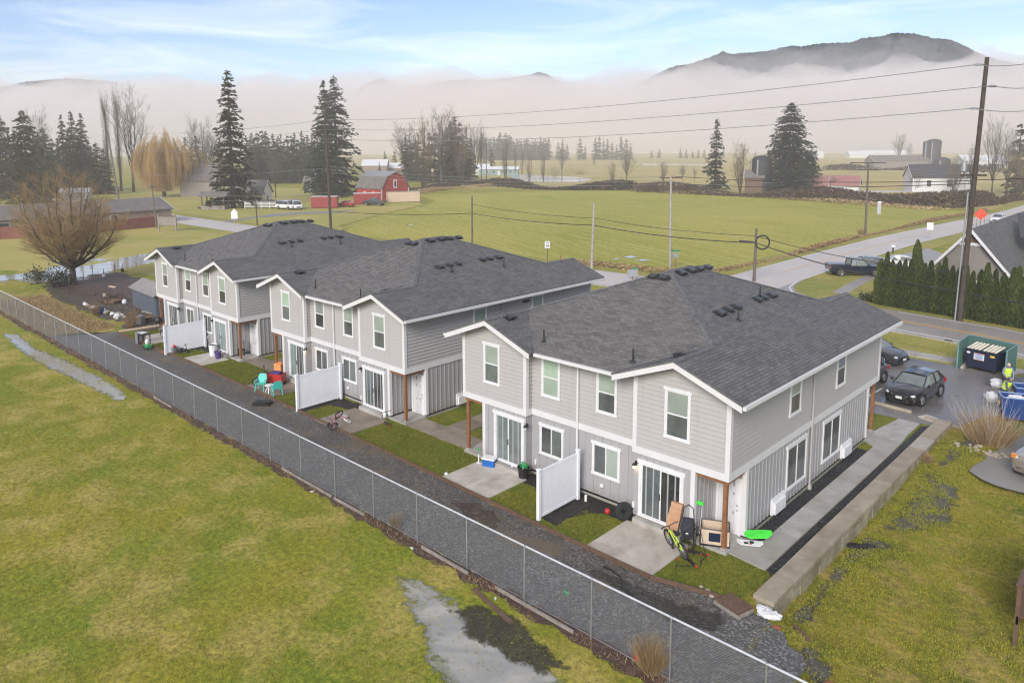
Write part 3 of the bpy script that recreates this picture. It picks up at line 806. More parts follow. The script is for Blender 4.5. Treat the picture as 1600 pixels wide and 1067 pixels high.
def vent_pipe(par, p, n, h, r=.035):
    mb = MB(); p = Vector(p)
    mb.ball(p, .15, .15, .05, 10, 4); mb.tube(p - Vector((0, 0, .05)), p + Vector((0, 0, h)), r, r, 8)
    return mb.build('vent_pipe', M['vent_metal'], par, smooth=40)

def wall_lamp(par, O, A, N, a, z, lit):
    p = O + A * a + Vector((0, 0, z)); mb = MB()
    mb.fbox(p, A, N, -.05, .05, 0, .03, -.02, .14); mb.bar(p + N * .03 + Vector((0, 0, .1)), p + N * .13 + Vector((0, 0, .1)), .025, .025)
    c = p + N * .13
    mb.lathe([(.02, .11), (.085, .05), (.095, .0), (.09, -.005), (.02, .06)], 10, c, close=False)
    l = mb.build('wall_lamp', M['dark_metal'], par)
    g = MB(); g.lathe([(.03, .04), (.06, .0), (.055, -.1), (.02, -.12)], 10, c); g.build('lamp_glass', M['lamp_lit'] if lit else M['lens_clear'], l, smooth=50)

OUT_LOW = [(NW, 0), (BW, 0), (BW, PR), (L - BW, PR), (L - BW, 0), (L - NW, 0), (L - NW, NV), (L, NV), (L, D - NV), (L - NW, D - NV), (L - NW, D), (L - BW, D), (L - BW, D - PR), (BW, D - PR), (BW, D), (NW, D), (NW, D - NV), (0, D - NV), (0, NV), (NW, NV)]
OUT_UP = [(0, 0), (BW, 0), (BW, PR), (L - BW, PR), (L - BW, 0), (L, 0), (L, D), (L - BW, D), (L - BW, D - PR), (BW, D - PR), (BW, D), (0, D)]
xy = lambda o: [(-u, v) for u, v in o]

def build_house(label, X0, Y0, lamps, slider_mats, winvar):
    H = thing('townhouse', label, 'house', (X0, Y0, 0), 0, 'grey two storey townhouses in a row')
    V = Vector; X = V((-1, 0, 0)); Y = V((0, 1, 0))
    Fd, Bk, Rt, Lf = V((0, -1, 0)), V((0, 1, 0)), V((1, 0, 0)), V((-1, 0, 0))
    # cores
    mb = MB(); mb.prism(xy(OUT_LOW), .12, H1); mb.build('lower_wall', M['batten'], H)
    mb = MB(); mb.prism(xy(OUT_LOW), -.1, .2)
    mb.v = [(x + (.03 if x > -NW - .1 and False else 0), y, z) for x, y, z in mb.v]; mb.build('footing', M['footing'], H)
    mb = MB(); mb.prism(xy(OUT_UP), H1, HE + .02)
    for v, sgn in ((0, 1), (D, -1)):
        for u0 in (0, L - BW):
            pts = [(-u0, v, HE), (-(u0 + BW), v, HE), (-(u0 + BW), v, ZW - .08), (-(u0 + BW / 2), v, ZW + SL * BW / 2 - .08), (-u0, v, ZW - .08)]
            mb.xprism(pts, (0, sgn * .25, 0))
    for u in (0, L - .2):
        mb.box(-u, -u - .2, .25, D - .25, HE, ZW - .09)
    mb.build('upper_wall', M['siding'], H)
    # siding and battens as relief
    s = MB()
    Z0 = H1 + .27
    for v, N in ((0, Fd), (D, Bk)):
        for u0 in (0, L - BW):
            lo = lambda z: .0 if z < ZW - .1 else (z - ZW + .1) / SL
            hi = lambda z: BW if z < ZW - .1 else BW - (z - ZW + .1) / SL
            siding(s, V((-u0, v, 0)), X, N, lo, hi, Z0, ZW + SL * BW / 2 - .12)
    siding(s, V((-BW, PR, 0)), X, Fd, lambda z: 0, lambda z: L - 2 * BW, Z0, HE + .02); siding(s, V((-BW, D - PR, 0)), X, Bk, lambda z: 0, lambda z: L - 2 * BW, Z0, HE + .02)
    siding(s, V((0, 0, 0)), Y, Rt, lambda z: 0, lambda z: D, Z0, HE + .06); siding(s, V((-L, 0, 0)), Y, Lf, lambda z: 0, lambda z: D, Z0, HE + .06)
    for v0, v1 in ((0, PR), (D - PR, D)):
        siding(s, V((-(L - BW), v0, 0)), Y, Rt, lambda z: 0, lambda z: PR, Z0, HE + .02); siding(s, V((-BW, v0, 0)), Y, Lf, lambda z: 0, lambda z: PR, Z0, HE + .02)
    s.build('lap_siding', M['siding'], H)
    b = MB(); zb0, zb1 = .2, H1 - .02
    for v, N in ((0, Fd), (D, Bk)):
        battens(b, V((-NW, v, 0)), X, N, 0, BW - NW, zb0, zb1); battens(b, V((-(L - BW), v, 0)), X, N, 0, BW - NW, zb0, zb1)
    battens(b, V((-BW, PR, 0)), X, Fd, 0, L - 2 * BW, zb0, zb1, .41); battens(b, V((-BW, D - PR, 0)), X, Bk, 0, L - 2 * BW, zb0, zb1, .41)
    battens(b, V((0, NV, 0)), Y, Rt, 0, D - 2 * NV, zb0, zb1); battens(b, V((-L, NV, 0)), Y, Lf, 0, D - 2 * NV, zb0, zb1)
    for v, N in ((NV, Fd), (D - NV, Bk)):
        battens(b, V((0, v, 0)), X, N, 0, NW, zb0, zb1); battens(b, V((-(L - NW), v, 0)), X, N, 0, NW, zb0, zb1)
    for v0 in (0, D - NV):
        battens(b, V((-NW, v0, 0)), Y, Rt, 0, NV, zb0, zb1); battens(b, V((-(L - NW), v0, 0)), Y, Lf, 0, NV, zb0, zb1)
    b.build('board_and_batten', M['batten'], H)
    # white trim: belt course, corner boards, porch beam
    t = MB(); ring(t, [(-u, v) for u, v in OUT_UP], -.062, H1, H1 + .27)
    zt = HE + .0
    for y, dy in ((0, 1), (D, -1)):
        corner(t, 0, y, -1, dy, H1 + .27, zt + .1); corner(t, -L, y, 1, dy, H1 + .27, zt + .1)
        corner(t, -(L - BW), y, -1, dy, H1 + .27, zt - .1); corner(t, -BW, y, 1, dy, H1 + .27, zt - .1)
        corner(t, -NW, y, -1, dy, .2, H1); corner(t, -(L - NW), y, 1, dy, .2, H1)
    for y, dy in ((NV, 1), (D - NV, -1)):
        corner(t, 0, y, -1, dy, .2, H1); corner(t, -L, y, 1, dy, .2, H1)
    t.build('trim', M['trim'], H)
    bm_ = []
    for y in (.04, D - .16): bm_ += [(-.02, -NW, y, y + .12), (-L + .02, -L + NW, y, y + .12)]
    for y0, y1 in ((.16, NV - .03), (D - NV + .03, D - .16)): bm_ += [(-.04, -.16, y0, y1), (-L + .04, -L + .16, y0, y1)]
    for q in bm_: t = MB(); t.box(*q, H1 - .16, H1 - .003); t.build('porch_beam', M['cedar'], H)
    for u in (.13, L - .13):
        for v in (.13, D - .13):
            p = MB(); p.box(-u - .07, -u + .07, v - .07, v + .07, .2, H1 - .163)
            q = p.build('porch_post', M['cedar'], H)
            p = MB(); p.box(-u - .085, -u + .085, v - .085, v + .085, .1, .2); p.build('post_base', M['concrete_grey'], q)
    for u0 in (0, L - NW):
        for v0, v1 in ((0, NV), (D - NV, D)):
            p = MB(); p.box(-u0 + .03 * (u0 == 0), -u0 - NW - .03 * (u0 > 0), v0 - .03 * (v0 == 0), v1 + .03 * (v0 > 0), -.05, .12); p.build('porch_slab', M['concrete_grey'], H)
    # roof
    r = roof_mesh().build('roof', [M['shingle'], M['soffit'], M['shingle_cap']], H)
    c = MB(); h = BW / 2; v0 = PR - OE; e = .012
    lines = [((h, -OR - .02, PK), (h, PR + h, PK)), ((L - h, -OR - .02, PK), (L - h, PR + h, PK)), ((h, D + OR + .02, PK), (h, D - PR - h, PK)), ((L - h, D + OR + .02, PK), (L - h, D - PR - h, PK)),
             ((h, PR + h, PK), (L / 2, PR + L / 2, RZ)), ((L - h, PR + h, PK), (L / 2, PR + L / 2, RZ)), ((h, D - PR - h, PK), (L / 2, D - PR - L / 2, RZ)), ((L - h, D - PR - h, PK), (L / 2, D - PR - L / 2, RZ)),
             ((L / 2, PR + L / 2, RZ), (L / 2, D - PR - L / 2, RZ))]
    for a, b2 in lines:
        a = V((-a[0], a[1], a[2])); b2 = V((-b2[0], b2[1], b2[2])); d = (b2 - a); n = max(2, int(d.length / .2)); dn = d.normalized(); sd = dn.cross(V((0, 0, 1))).normalized()
        hip = abs(d.z) > .3
        dz = -.155 * SL * (.72 if hip else 1)
        for i in range(n):
            p = a.lerp(b2, i / n); q = a.lerp(b2, (i + 1.15) / n)
            g = .016; k = .012
            c.add([p + V((0, 0, g + k)), q + V((0, 0, g)), q + sd * .155 + V((0, 0, dz + g)), p + sd * .155 + V((0, 0, dz + g + k)), q - sd * .155 + V((0, 0, dz + g)), p - sd * .155 + V((0, 0, dz + g + k))],
                  [(0, 1, 2, 3), (1, 0, 5, 4)])
    c.build('ridge_cap', M['shingle_cap'], r)
    ns = V((SL, 0, 1)); us = V((-1, 0, SL)); nf = V((0, -SL, 1)); uf = V((0, 1, SL))
    zs = lambda u: HE + SL * (u + OE); zf = lambda v: HE + SL * (v - v0)
    for u, v, w in ((3.16, 5.36, .34), (3.2, 6.15, .22), (3.2, 6.86, .22), (3.22, 8.94, .22), (3.22, 9.57, .22), (3.2, 10.41, .34), (6.1, 7.26, .34), (6.1, 8.15, .34), (6.1, 8.85, .34), (6.05, 9.6, .34)):
        roof_vent(r, (-u, v, zs(u)), ns, us, w)
    for u, v in ((6.95, 6.15), (6.4, 6.15)): roof_vent(r, (-u, v, zf(v)), nf, uf)
    roof_vent(r, (-10.82, .77, zs(10.82 - 9.243)), ns, us); roof_vent(r, (-(BW - 1.35), .7, zs(1.35)), V((-SL, 0, 1)), V((1, 0, SL)))
    for u, v, hh in ((2.6, 5.75, .4), (3.5 if X0 > -5 else 2.2, 9.75, .42)): vent_pipe(r, (-u, v, zs(u)), ns, hh)
    for u, v in ((8.62, .42), (4.2, .42)): vent_pipe(r, (-u, v, zf(v)), nf, .5)
    # rake boards, gutters, downspouts
    hh = .21
    for y, s_ in ((-OR + .03, 1), (D + OR - .03, -1)):
        for a, b2 in (((-(-OE) - .02, y, HE), (-h, y, PK)), ((-(BW + OE) + .02, y, HE), (-h, y, PK)), ((-(L - BW - OE) - .02, y, HE), (-(L - h), y, PK)), ((-(L + OE) + .02, y, HE), (-(L - h), y, PK))):
            za, zb = a[2] - .075, b2[2] - .075
            f = MB(); f.xprism([(a[0], y - .018, za), (b2[0], y - .018, zb), (b2[0], y - .018, zb - hh), (a[0], y - .018, za - hh)], (0, .036, 0)); f.build('rake_board', M['trim'], H)
    g = MB()
    g.box(OE - .01, OE + .11, -OR + .06, D + OR - .06, HE - .2, HE - .075); g.box(-L - OE - .11, -L - OE + .01, -OR + .06, D + OR - .06, HE - .2, HE - .075)
    g.box(-BW - OE - .04, -L + BW + OE + .04, v0 - .11, v0 + .0, HE - .2, HE - .075); g.box(-BW - OE - .04, -L + BW + OE + .04, D - v0, D - v0 + .11, HE - .2, HE - .075)
    for x0, x1 in ((OE - .13, .024), (-L - .024, -L - OE + .13)):
        g.box(x0, x1, .05, D - .05, HE - .14, HE - .1)
    g.build('gutter', M['trim'], H)
    for um, y0, s_ in ((6.72, PR, -1), (6.5, D - PR, 1)):
        d = MB(); x = -um
        d.bar((x, y0 + s_ * .62, HE - .2), (x, y0 + s_ * .62, HE - .28), .08, .06); d.bar((x, y0 + s_ * .62, HE - .26), (x, y0 + s_ * .1, HE - .42), .08, .06)
        d.box(x - .04, x + .04, y0 + s_ * .07, y0 + s_ * .13, .25, HE - .38); d.box(x - .06, x + .06, y0 + s_ * .05, y0 + s_ * .17, .0, .25)
        d.build('downspout', M['trim'], H)
    for sx, x0 in ((1, 0), (-1, -L)):
        d = MB(); y = 7.18
        d.bar((x0 + sx * .62, y, HE - .2), (x0 + sx * .1, y, HE - .45), .06, .08); d.box(x0 + sx * .07, x0 + sx * .13, y - .04, y + .04, .2, HE - .4); d.box(x0 + sx * .05, x0 + sx * .17, y - .06, y + .06, -.0, .2)
        d.build('downspout', M['siding'], H)
    # openings on the yard side
    O0 = V((0, 0, 0)); Oc = V((0, PR, 0))
    lw = winvar
    window(H, O0, X, Fd, 1.46, 2.5, 3.66, 5.57, 'hung', lower=lw[0]); window(H, O0, X, Fd, 10.73, 11.72, 3.68, 5.57, 'hung', lower=lw[1])
    window(H, Oc, X, Fd, 4.84, 5.82, 3.66, 5.46, 'hung', lower=lw[2]); window(H, Oc, X, Fd, 7.67, 8.67, 3.66, 5.46, 'hung', lower=lw[3])
    window(H, Oc, X, Fd, 4.66, 6.0, 1.04, 2.44, 'slide', upper=lw[4], lower='pane_grey'); window(H, Oc, X, Fd, 7.47, 8.77, 1.07, 2.46, 'slide', upper='pane_half', lower='pane_grey')
    patio_door(H, O0, X, Fd, 1.66, 3.54, .3, 2.5, slider_mats[0]); patio_door(H, O0, X, Fd, 9.32, 11.12, .3, 2.55, slider_mats[1])
    for u0 in (1.5, 9.2):
        q = MB(); q.box(-u0 - .1, -u0 - 2.1, -.33, -.0, -.05, .24); q.build('door_step', M['concrete_grey'], H)
    On = V((0, NV, 0))
    entry_door(H, On, X, Fd, .12, 1.1, .13, 2.3); entry_door(H, On, X, Fd, L - 1.1, L - .12, .13, 2.3)
    wall_lamp(H, O0, X, Fd, 3.68, 2.22, lamps[0]); wall_lamp(H, O0, X, Fd, 9.16, 2.25, lamps[1]); wall_lamp(H, On, X, Fd, 1.18, 2.35, lamps[2])
    # parking side
    Ob = V((0, D, 0)); Obc = V((0, D - PR, 0)); Obn = V((0, D - NV, 0))
    for a in (1.46, 10.7): window(H, Ob, X, Bk, a, a + 1.02, 3.66, 5.57, 'hung')
    for a in (4.84, 7.67): window(H, Obc, X, Bk, a, a + 1.0, 3.66, 5.46, 'hung')
    for a in (4.66, 7.47): window(H, Obc, X, Bk, a, a + 1.3, 1.05, 2.45, 'slide')
    for a in (1.8, 9.9): window(H, Ob, X, Bk, a, a + 1.3, 1.05, 2.45, 'slide')
    for a in (.12, L - 1.1): entry_door(H, Obn, X, Bk, a, a + .98, .13, 2.3)
    # both flanks
    for O, N in ((V((0, 0, 0)), Rt), (V((-L, 0, 0)), Lf)):
        window(H, O, Y, N, 4.86, 5.92, 3.7, 5.4, 'hung'); window(H, O, Y, N, 9.77, 10.83, 3.68, 5.4, 'hung')
        window(H, O, Y, N, 4.86, 6.8, .66, 2.52, 'slide', upper='pane_grey', lower='pane_half'); window(H, O, Y, N, 8.56, 10.6, .64, 2.52, 'slide', upper='pane_grey', lower='pane_grey')
        for a in (3.52, 10.78):
            q = MB(); q.fbox(O, Y, N, a, a + 1.2, .03, .13, .2, .82); q.fbox(O, Y, N, a + .05, a + 1.15, .13, .15, .26, .76); q.fbox(O, Y, N, a + .05, a + 1.0, .15, .22, .24, .68)
            q.build('vent_cover', M['white_plastic'], H)
    q = MB(); q.fbox(V((0, 0, 0)), Y, Rt, 9.0, 9.5, .03, .12, 5.05, 5.18); q.build('flood_light', M['dark_metal'], H)
    # small fittings
    for a in (5.4, 7.95): q = MB(); q.fbox(Oc, X, Fd, a, a + .15, .03, .12, .62, .74); q.build('vent_hood', M['white_plastic'], H)
    for O, a in ((O0, 3.7), (Oc, 8.95)): q = MB(); q.fbox(O, X, Fd, a, a + .08, .0, .08, .5, .72); q.build('outlet_box', M['white_plastic'], H)
    q = MB(); q.tube((-5.95, -.5 + PR, -.02), (-5.95, -.5 + PR, .26), .055); q.build('cleanout_pipe', M['white_plastic'], H, smooth=40)
    return H

HX = (0, -17.641, -34.556); HY = (0, .23, -.048)
build_house('nearest grey townhouse, its long side wall facing the concrete walkway and retaining wall', HX[0], HY[0], (1, 0, 1), (('pane_dark', 'pane_slate'), ('pane_teal', 'pane_teal')), ('pane_half', 'pane_half', 'pane_grey', 'pane_blind', 'pane_blind'))
build_house('middle grey townhouse of the row, with pink bicycles on its near patio', HX[1], HY[1], (0, 1, 0), (('pane_grey', 'pane_slate'), ('pane_slate', 'pane_teal')), ('pane_half', 'pane_half', 'pane_grey', 'pane_dark', 'pane_half'))
build_house('farthest grey townhouse of the row, beside the tin garden shed', HX[2], HY[2], (0, 0, 0), (('pane_teal', 'pane_teal'), ('pane_grey', 'pane_teal')), ('pane_grey', 'pane_grey', 'pane_grey', 'pane_dark', 'pane_half'))
# ---------------------------------------------------------------- wire fence along the gravel lane
def chain_fence():
    y = -6.85; x0, x1 = -67.4, 9.0; h = 1.86
    F = thing('wire_fence', 'long galvanised diamond mesh fence with bright top rail between lawn and gravel lane', 'fence', (x0, y, 0))
    mb = MB(); n = int((x1 - x0) / .074); hh = h - .06
    for sgn, dy in ((1, .012), (-1, .016)):
        for i in range(-26, n + 26):
            a = i * .074; b = a + sgn * hh
            p = [a, .04, b, h - .02]
            # clip to the run
            def cl(a, z, b, zz):
                L0, L1 = 0, x1 - x0
                if (a < L0 and b < L0) or (a > L1 and b > L1): return None
                def at(xx): return z + (zz - z) * (xx - a) / (b - a)
                if a < L0: z2 = at(L0); a2 = L0
                elif a > L1: z2 = at(L1); a2 = L1
                else: z2 = z; a2 = a
                if b < L0: z3 = at(L0); b3 = L0
                elif b > L1: z3 = at(L1); b3 = L1
                else: z3 = zz; b3 = b
                return a2, z2, b3, z3
            q = cl(*p)
            if q: mb.tube((q[0], dy, q[1]), (q[2], dy, q[3]), .0026, .0026, 3, caps=False)
    mb.build('wire_mesh', M['fence_wire'], F, fix=False)
    mb = MB(); mb.tube((0, 0, h), (x1 - x0, 0, h), .03, .03, 8); mb.build('top_rail', M['rail'], F, smooth=60)
    mb = MB(); mb.tube((0, .02, .06), (x1 - x0, .02, .06), .008, .008, 4); mb.build('bottom_wire', M['galv'], F)
    k = -27
    while True:
        px = -3.25 + k * 2.57; k += 1
        if px > x1: break
        if px < x0: continue
        mb = MB(); mb.tube((px - x0, -.035, -.3), (px - x0, -.035, h), .026, .026, 8); mb.ball((px - x0, -.02, h + .0), .045, .045, .05, 8, 5)
        mb.build('post', M['galv'], F, smooth=50)
M['fence_wire'] = pm('fence_wire', (.42, .44, .46), .4, .5)
M['rail'] = pm('top_rail_metal', (.7, .71, .73), .35, .4)
chain_fence()
# weathered boards lying along the fence foot
for i, (x0, x1, y0, y1) in enumerate(((-17.5, -13.6, -7.0, -7.02), (-13.4, -11.4, -7.04, -7.02), (-31.5, -29, -7.0, -7.03), (-8.0, -5.6, -7.02, -7.05), (-4.4, -1.2, -7.0, -7.04))):
    mb = MB(); mb.bar((0, 0, .05), (x1 - x0, y1 - y0, .04), .05, .14)
    o = mb.build('fence_board', M['grey_wood']); o.location = (x0, y0, 0)
    tag(o, ['long weathered kick board behind the fence foot, second from the left', 'short weathered kick board at the fence foot, in the middle of the lawn edge', 'weathered kick board at the fence foot near the far lawn puddle', 'weathered kick board at the fence foot, upper left of the near puddle', 'dark wet kick board at the fence foot beside the nearest puddle'][i], 'board')

o = MB(); o.bar((0, 0, .03), (2.1, -.45, .03), .16, .03); o = o.build('plank', M['brown_wood']); o.location = (-4.9, -7.5, 0); tag(o, 'thin dark plank lying across the grass from the fence to the muddy puddle', 'plank')

# timber edging of the yards
ed = thing('timber_edging', 'low brown timber edging between the small back lawns and the gravel lane', 'edging', (0, 0, 0))
PTS = [Vector((x, y, .05)) for x, y in EDGE]
for a, b in zip(PTS[:-1], PTS[1:]):
    n = max(1, int((b - a).length / 4.2))
    for i in range(n):
        mb = MB(); p = a.lerp(b, i / n); q = a.lerp(b, (i + 1) / n - .004); mb.bar(p, q, .06, .2); mb.build('edging_board', M['brown_wood'], ed)
mb = MB(); mb.bar((-49, -2.6, .1), (-48.6, 1.4, .1), .28, .1); o = mb.build('timber_edging', M['pine']) if 'pine' in M else None
simple('pine', (.5, .36, .24), .7, c2=(.62, .48, .35), scale=5)
mb = MB(); mb.bar((0, -2, .1), (.35, 2, .1), .3, .12); o = mb.build('timber_edging', M['pine']); o.location = (-49, -.6, 0)
tag(o, 'pale new timber sleeper closing the far end of the last yard', 'edging')

# white vinyl privacy panels
def privacy_panel(x, y0, y1, label):
    P = thing('privacy_panel', label, 'privacy screen', (x, y0, 0), 0, 'white vinyl privacy panels between patios')
    Ln = y1 - y0
    for v, h in ((0, 2.02), (Ln, 2.08)):
        mb = MB(); mb.box(-.065, .065, v - .065, v + .065, -.1, h); mb.prism([(-.085, v - .085), (.085, v - .085), (.085, v + .085), (-.085, v + .085)], h, h + .03)
        mb.build('post', M['vinyl'], P)
    mb = MB(); n = int((Ln - .13) / .15)
    for i in range(n):
        a = .065 + (Ln - .13) * i / n; b = .065 + (Ln - .13) * (i + 1) / n - .008; mb.box(-.018, .018, a, b, .2, 1.86)
    mb.box(-.014, .014, .065, Ln - .065, .2, 1.86)
    mb.build('boards', M['vinyl'], P)
    for z0, z1 in ((.1, .2), (1.86, 1.98)):
        mb = MB(); mb.box(-.03, .03, .065, Ln - .065, z0, z1); mb.build('rail', M['vinyl'], P)
privacy_panel(-6.3, -2.6, -.18, 'white vinyl privacy panel behind the nearest townhouse')
privacy_panel(-23.5, -2.5, .3, 'white vinyl privacy panel behind the middle townhouse')
privacy_panel(-40.0, -2.75, .1, 'white vinyl privacy panel behind the farthest townhouse')

# block retaining wall on the right
RW = thing('retaining_wall', 'low concrete block retaining wall with flat cap slabs beside the walkway', 'retaining wall', (1.95, -2.0, 0))
mb = MB(); y = 0.0; k = 0
rr = random.Random(3)
while y < 20.6:
    ln = 1.62 + rr.uniform(-.06, .06); 
    for k3 in range(3): mb.box(.05, .6 + rr.uniform(-.03, .015), y + ln * k3 / 3 + .01, y + ln * (k3 + 1) / 3 - .01, -.75, -.1); mb.box(.05, .6 + rr.uniform(-.03, .015), y + ln * k3 / 3 + .01, y + ln * (k3 + 1) / 3 - .01, -.085, .195)
    for zz in (-.3,): pass
    y += ln
mb.build('block_course', M['wall_concrete'], RW)
y = -.03
rr = random.Random(3)
while y < 20.5:
    ln = 1.62 + rr.uniform(-.06, .06); [rr.random() for _ in range(6)]; c = MB(); z = .325 + rr.uniform(-.008, .008)
    c.box(-.02, .645, y + .016, y + ln - .016, .2, z); c.build('cap_slab', M['cap_concrete'] if len(RW.children) != 11 else M['concrete'], RW); y += ln
ST = thing('timber_step', 'stacked weathered timber step with dark top at the near end of the block wall', 'step', (1.62, -2.62, 0), R(-14))
mb = MB()
for z in (-.42, -.24, -.06): mb.box(-.5, .45, -.36, .34, z, z + .17)
mb.build('sleepers', M['grey_wood'], ST)
mb = MB(); mb.box(-.42, .42, -.33, .33, .112, .2); mb.build('dark_cap', M['brown_wood'], ST)
# stones by the step
for i, (x, y, r) in enumerate(((.62, -2.42, .1), (.85, -2.6, .09), (.35, -2.35, .08))):
    o = MB(); o.ball((0, 0, r * .5), r, r * .8, r * .6, 9, 6, jit=.12, rnd=rs); o = o.build('stone', M['stone'], smooth=40); o.location = (x, y, .01)
    tag(o, ['round tan cobble lying midway among the three by the timber step', 'round tan cobble closest to the timber step', 'small round tan cobble farthest from the timber step, by the edging'][i], 'stone')
o = MB(); o.ball((0, 0, .1), .3, .22, .14, 14, 9, jit=.28, rnd=rs); o.ball((.28, .05, .08), .2, .15, .11, 12, 8, jit=.28, rnd=rs); o = o.build('plastic_bag', M['bag_white'], smooth=30); p = W(1195, 970, -.2); o.location = (p.x, p.y, ground_h(p.x, p.y)); tag(o, 'crumpled white plastic bag on the ground at the wall end', 'plastic bag')
def lowbox(name, label, cat, px, py, size, m, rz=0., z=None):
    p = W(px, py, -.2); o = MB(); o.box(-size[0] / 2, size[0] / 2, -size[1] / 2, size[1] / 2, 0, size[2]); o = o.build(name, M[m]); o.location = (p.x, p.y, ground_h(p.x, p.y) if z is None else z); o.rotation_euler.z = rz; return tag(o, label, cat)
lowbox('plank', 'short brown plank in the grass below the block wall', 'plank', 1252, 990, (.75, .12, .05), 'brown_wood', -.6)
lowbox('brick', 'red brick in the grass nearest the white plastic bag', 'brick', 1213, 989, (.22, .12, .08), 'brick', .4)
lowbox('brick', 'red brick beside the black scrap at the bottom edge of the photo', 'brick', 1295, 1062, (.24, .14, .09), 'brick', 1.1)
lowbox('metal_scrap', 'flat dark metal scrap on the grass at the bottom edge', 'scrap', 1282, 1060, (.5, .12, .04), 'dark_metal', -.7)
mb = MB(); mb.ball((0, 0, .05), .4, .16, .07, 12, 6, jit=.3, rnd=rs); mb.ball((.45, .12, .05), .25, .1, .06, 10, 6, jit=.3, rnd=rs); o = mb.build('rubbish', M['black']); p = W(1338, 852, -.35); o.location = (p.x, p.y, ground_h(p.x, p.y)); o.rotation_euler.z = .5; tag(o, 'crumpled black plastic scrap on the mossy lawn below the block wall', 'rubbish')
# pale slab at the end of the wall
p = W(1462, 657, 0.05); o = MB(); o.box(-.75, .75, -.32, .32, 0, .07); o = o.build('concrete_slab', M['concrete']); o.location = (p.x, p.y, .012); o.rotation_euler.z = R(-25); tag(o, 'pale flat concrete slab at the car park end of the wall', 'slab')

# black hoses and scraps in the lane
mb = MB(); pts = [Vector((-2.6, -3.55, .05)), Vector((-2.2, -3.7, .16)), Vector((-1.7, -3.9, .2)), Vector((-1.4, -4.2, .05)), Vector((-1.0, -4.25, .04))]; mb.path(pts, .035, 6); o = mb.build('drain_hose', M['black'], smooth=60); tag(o, 'black corrugated hose looping out of the wet mud in the lane', 'hose')
o = MB(); o.ball((0, 0, .03), .13, .05, .04, 8, 5, jit=.3, rnd=rs); o = o.build('toy', M['green']); o.location = (-2.6, -5.6, .01); tag(o, 'small green plastic scrap lying on the grey gravel', 'toy')
o = MB(); o.ball((0, 0, .05), .1, .07, .08, 8, 5, jit=.2, rnd=rs); o = o.build('toy', M['white_plastic']); p = W(697, 742); o.location = p; tag(o, 'little white toy left on the lawn by the stained patio edge', 'toy')
for i, (x, y) in enumerate(((-8.2, -7.3), (-14.6, -7.3), (-4.0, -7.4), (-36.8, -7.2))):
    o = MB(); o.ball((0, 0, .03), .08, .04, .03, 8, 5, jit=.35, rnd=rs); o = o.build('litter', M['bag_white']); o.location = (x, y, .01); o.rotation_euler.z = i; tag(o, 'scrap of white litter caught at the foot of the wire fence', 'litter', 'white litter along the fence foot')
for i, (x, y) in enumerate(((-5.75, -8.9), (-7.45, -7.6))):
    pass

# ---------------------------------------------------------------- yard clutter
def bicycle(label, loc, rz, fc, r=.3, lay=None, group=None, tyre='rubber', name='bicycle', seat='black', up=False):
    """local +x forward, z up; lay = roll about the x axis (lying)"""
    B = thing(name, label, 'bicycle', loc, rz, group)
    if lay is not None: B.rotation_euler = (lay, 0, rz)
    wb = r * 3.1; rear = Vector((0, 0, r)); fr = Vector((wb, 0, r)); bb = Vector((wb * .42, 0, r * .95)); st = Vector((wb * .3, 0, r * 2.35)); hd = Vector((wb * .8, 0, r * 2.3)); hb = Vector((wb * .74, 0, r * 2.95))
    f = MB(); k = r * .07
    for a, b in ((bb, st), (bb, hd), (st.lerp(bb, .2), hd + Vector((0, 0, .02))), (rear, bb), (rear, st.lerp(bb, .15))): f.tube(a, b, k, k, 7)
    f.tube(hd + Vector((-.01, 0, .06)), fr.lerp(hd, .42), k, k, 7)
    for s in (-1, 1): f.tube(fr.lerp(hd, .42) + Vector((0, s * .04, 0)), fr + Vector((0, s * .05, 0)), k * .8, k * .8, 6)
    f.build('frame', M[fc], B, smooth=50)
    for c in (rear, fr):
        t = MB(); t.torus(c, r * .88, r * .12, (0, 1, 0), 22, 6); w = t.build('wheel', M[tyre], B, smooth=60)
        t = MB(); t.torus(c, r * .76, r * .025, (0, 1, 0), 20, 4); t.tube(c + Vector((0, -.04, 0)), c + Vector((0, .04, 0)), r * .08, r * .08, 8)
        for i in range(10):
            a = 2 * PI * i / 10; t.tube(c, c + Vector((math.cos(a), 0, math.sin(a))) * r * .77, .003, .003, 3, caps=False)
        t.build('rim', M['steel'], w)
    h = MB(); h.tube(hd, hb, k * .8, k * .8, 6)
    for s in (-1, 1):
        h.tube(hb, hb + Vector((-.02, s * r * .85, .05)), k * .7, k * .7, 6); h.tube(hb + Vector((-.02, s * r * .8, .05)), hb + Vector((-.07, s * r * 1.05, .05)), k * 1.2, k * 1.2, 6)
    h.build('handlebar', M['black'], B, smooth=50)
    s = MB(); s.tube(st, st + Vector((-.01, 0, r * .35)), k * .7, k * .7, 6); s.loft([[st + Vector((x, y * w, r * .38 + z)) for y, z in ((-1, 0), (1, 0), (1, .05), (-1, .05))] for x, w in ((-.16 * r / .3, .09), (0, .07), (.14 * r / .3, .02))])
    s.build('saddle', M[seat], B)
    c = MB(); c.torus(bb, r * .22, r * .03, (0, 1, 0), 14, 4)
    for s in (-1, 1):
        e = bb + Vector((s * r * .4, s * .06, -s * r * .3)); c.tube(bb + Vector((0, s * .06, 0)), e, .012, .012, 5); c.box(e.x - .05, e.x + .05, e.y + s * .01, e.y + s * .1, e.z - .015, e.z + .015)
    c.build('crank', M['dark_metal'], B)
    return B
def G0(x, y, z=.0): p = W(x, y, z); return (p.x, p.y, z)
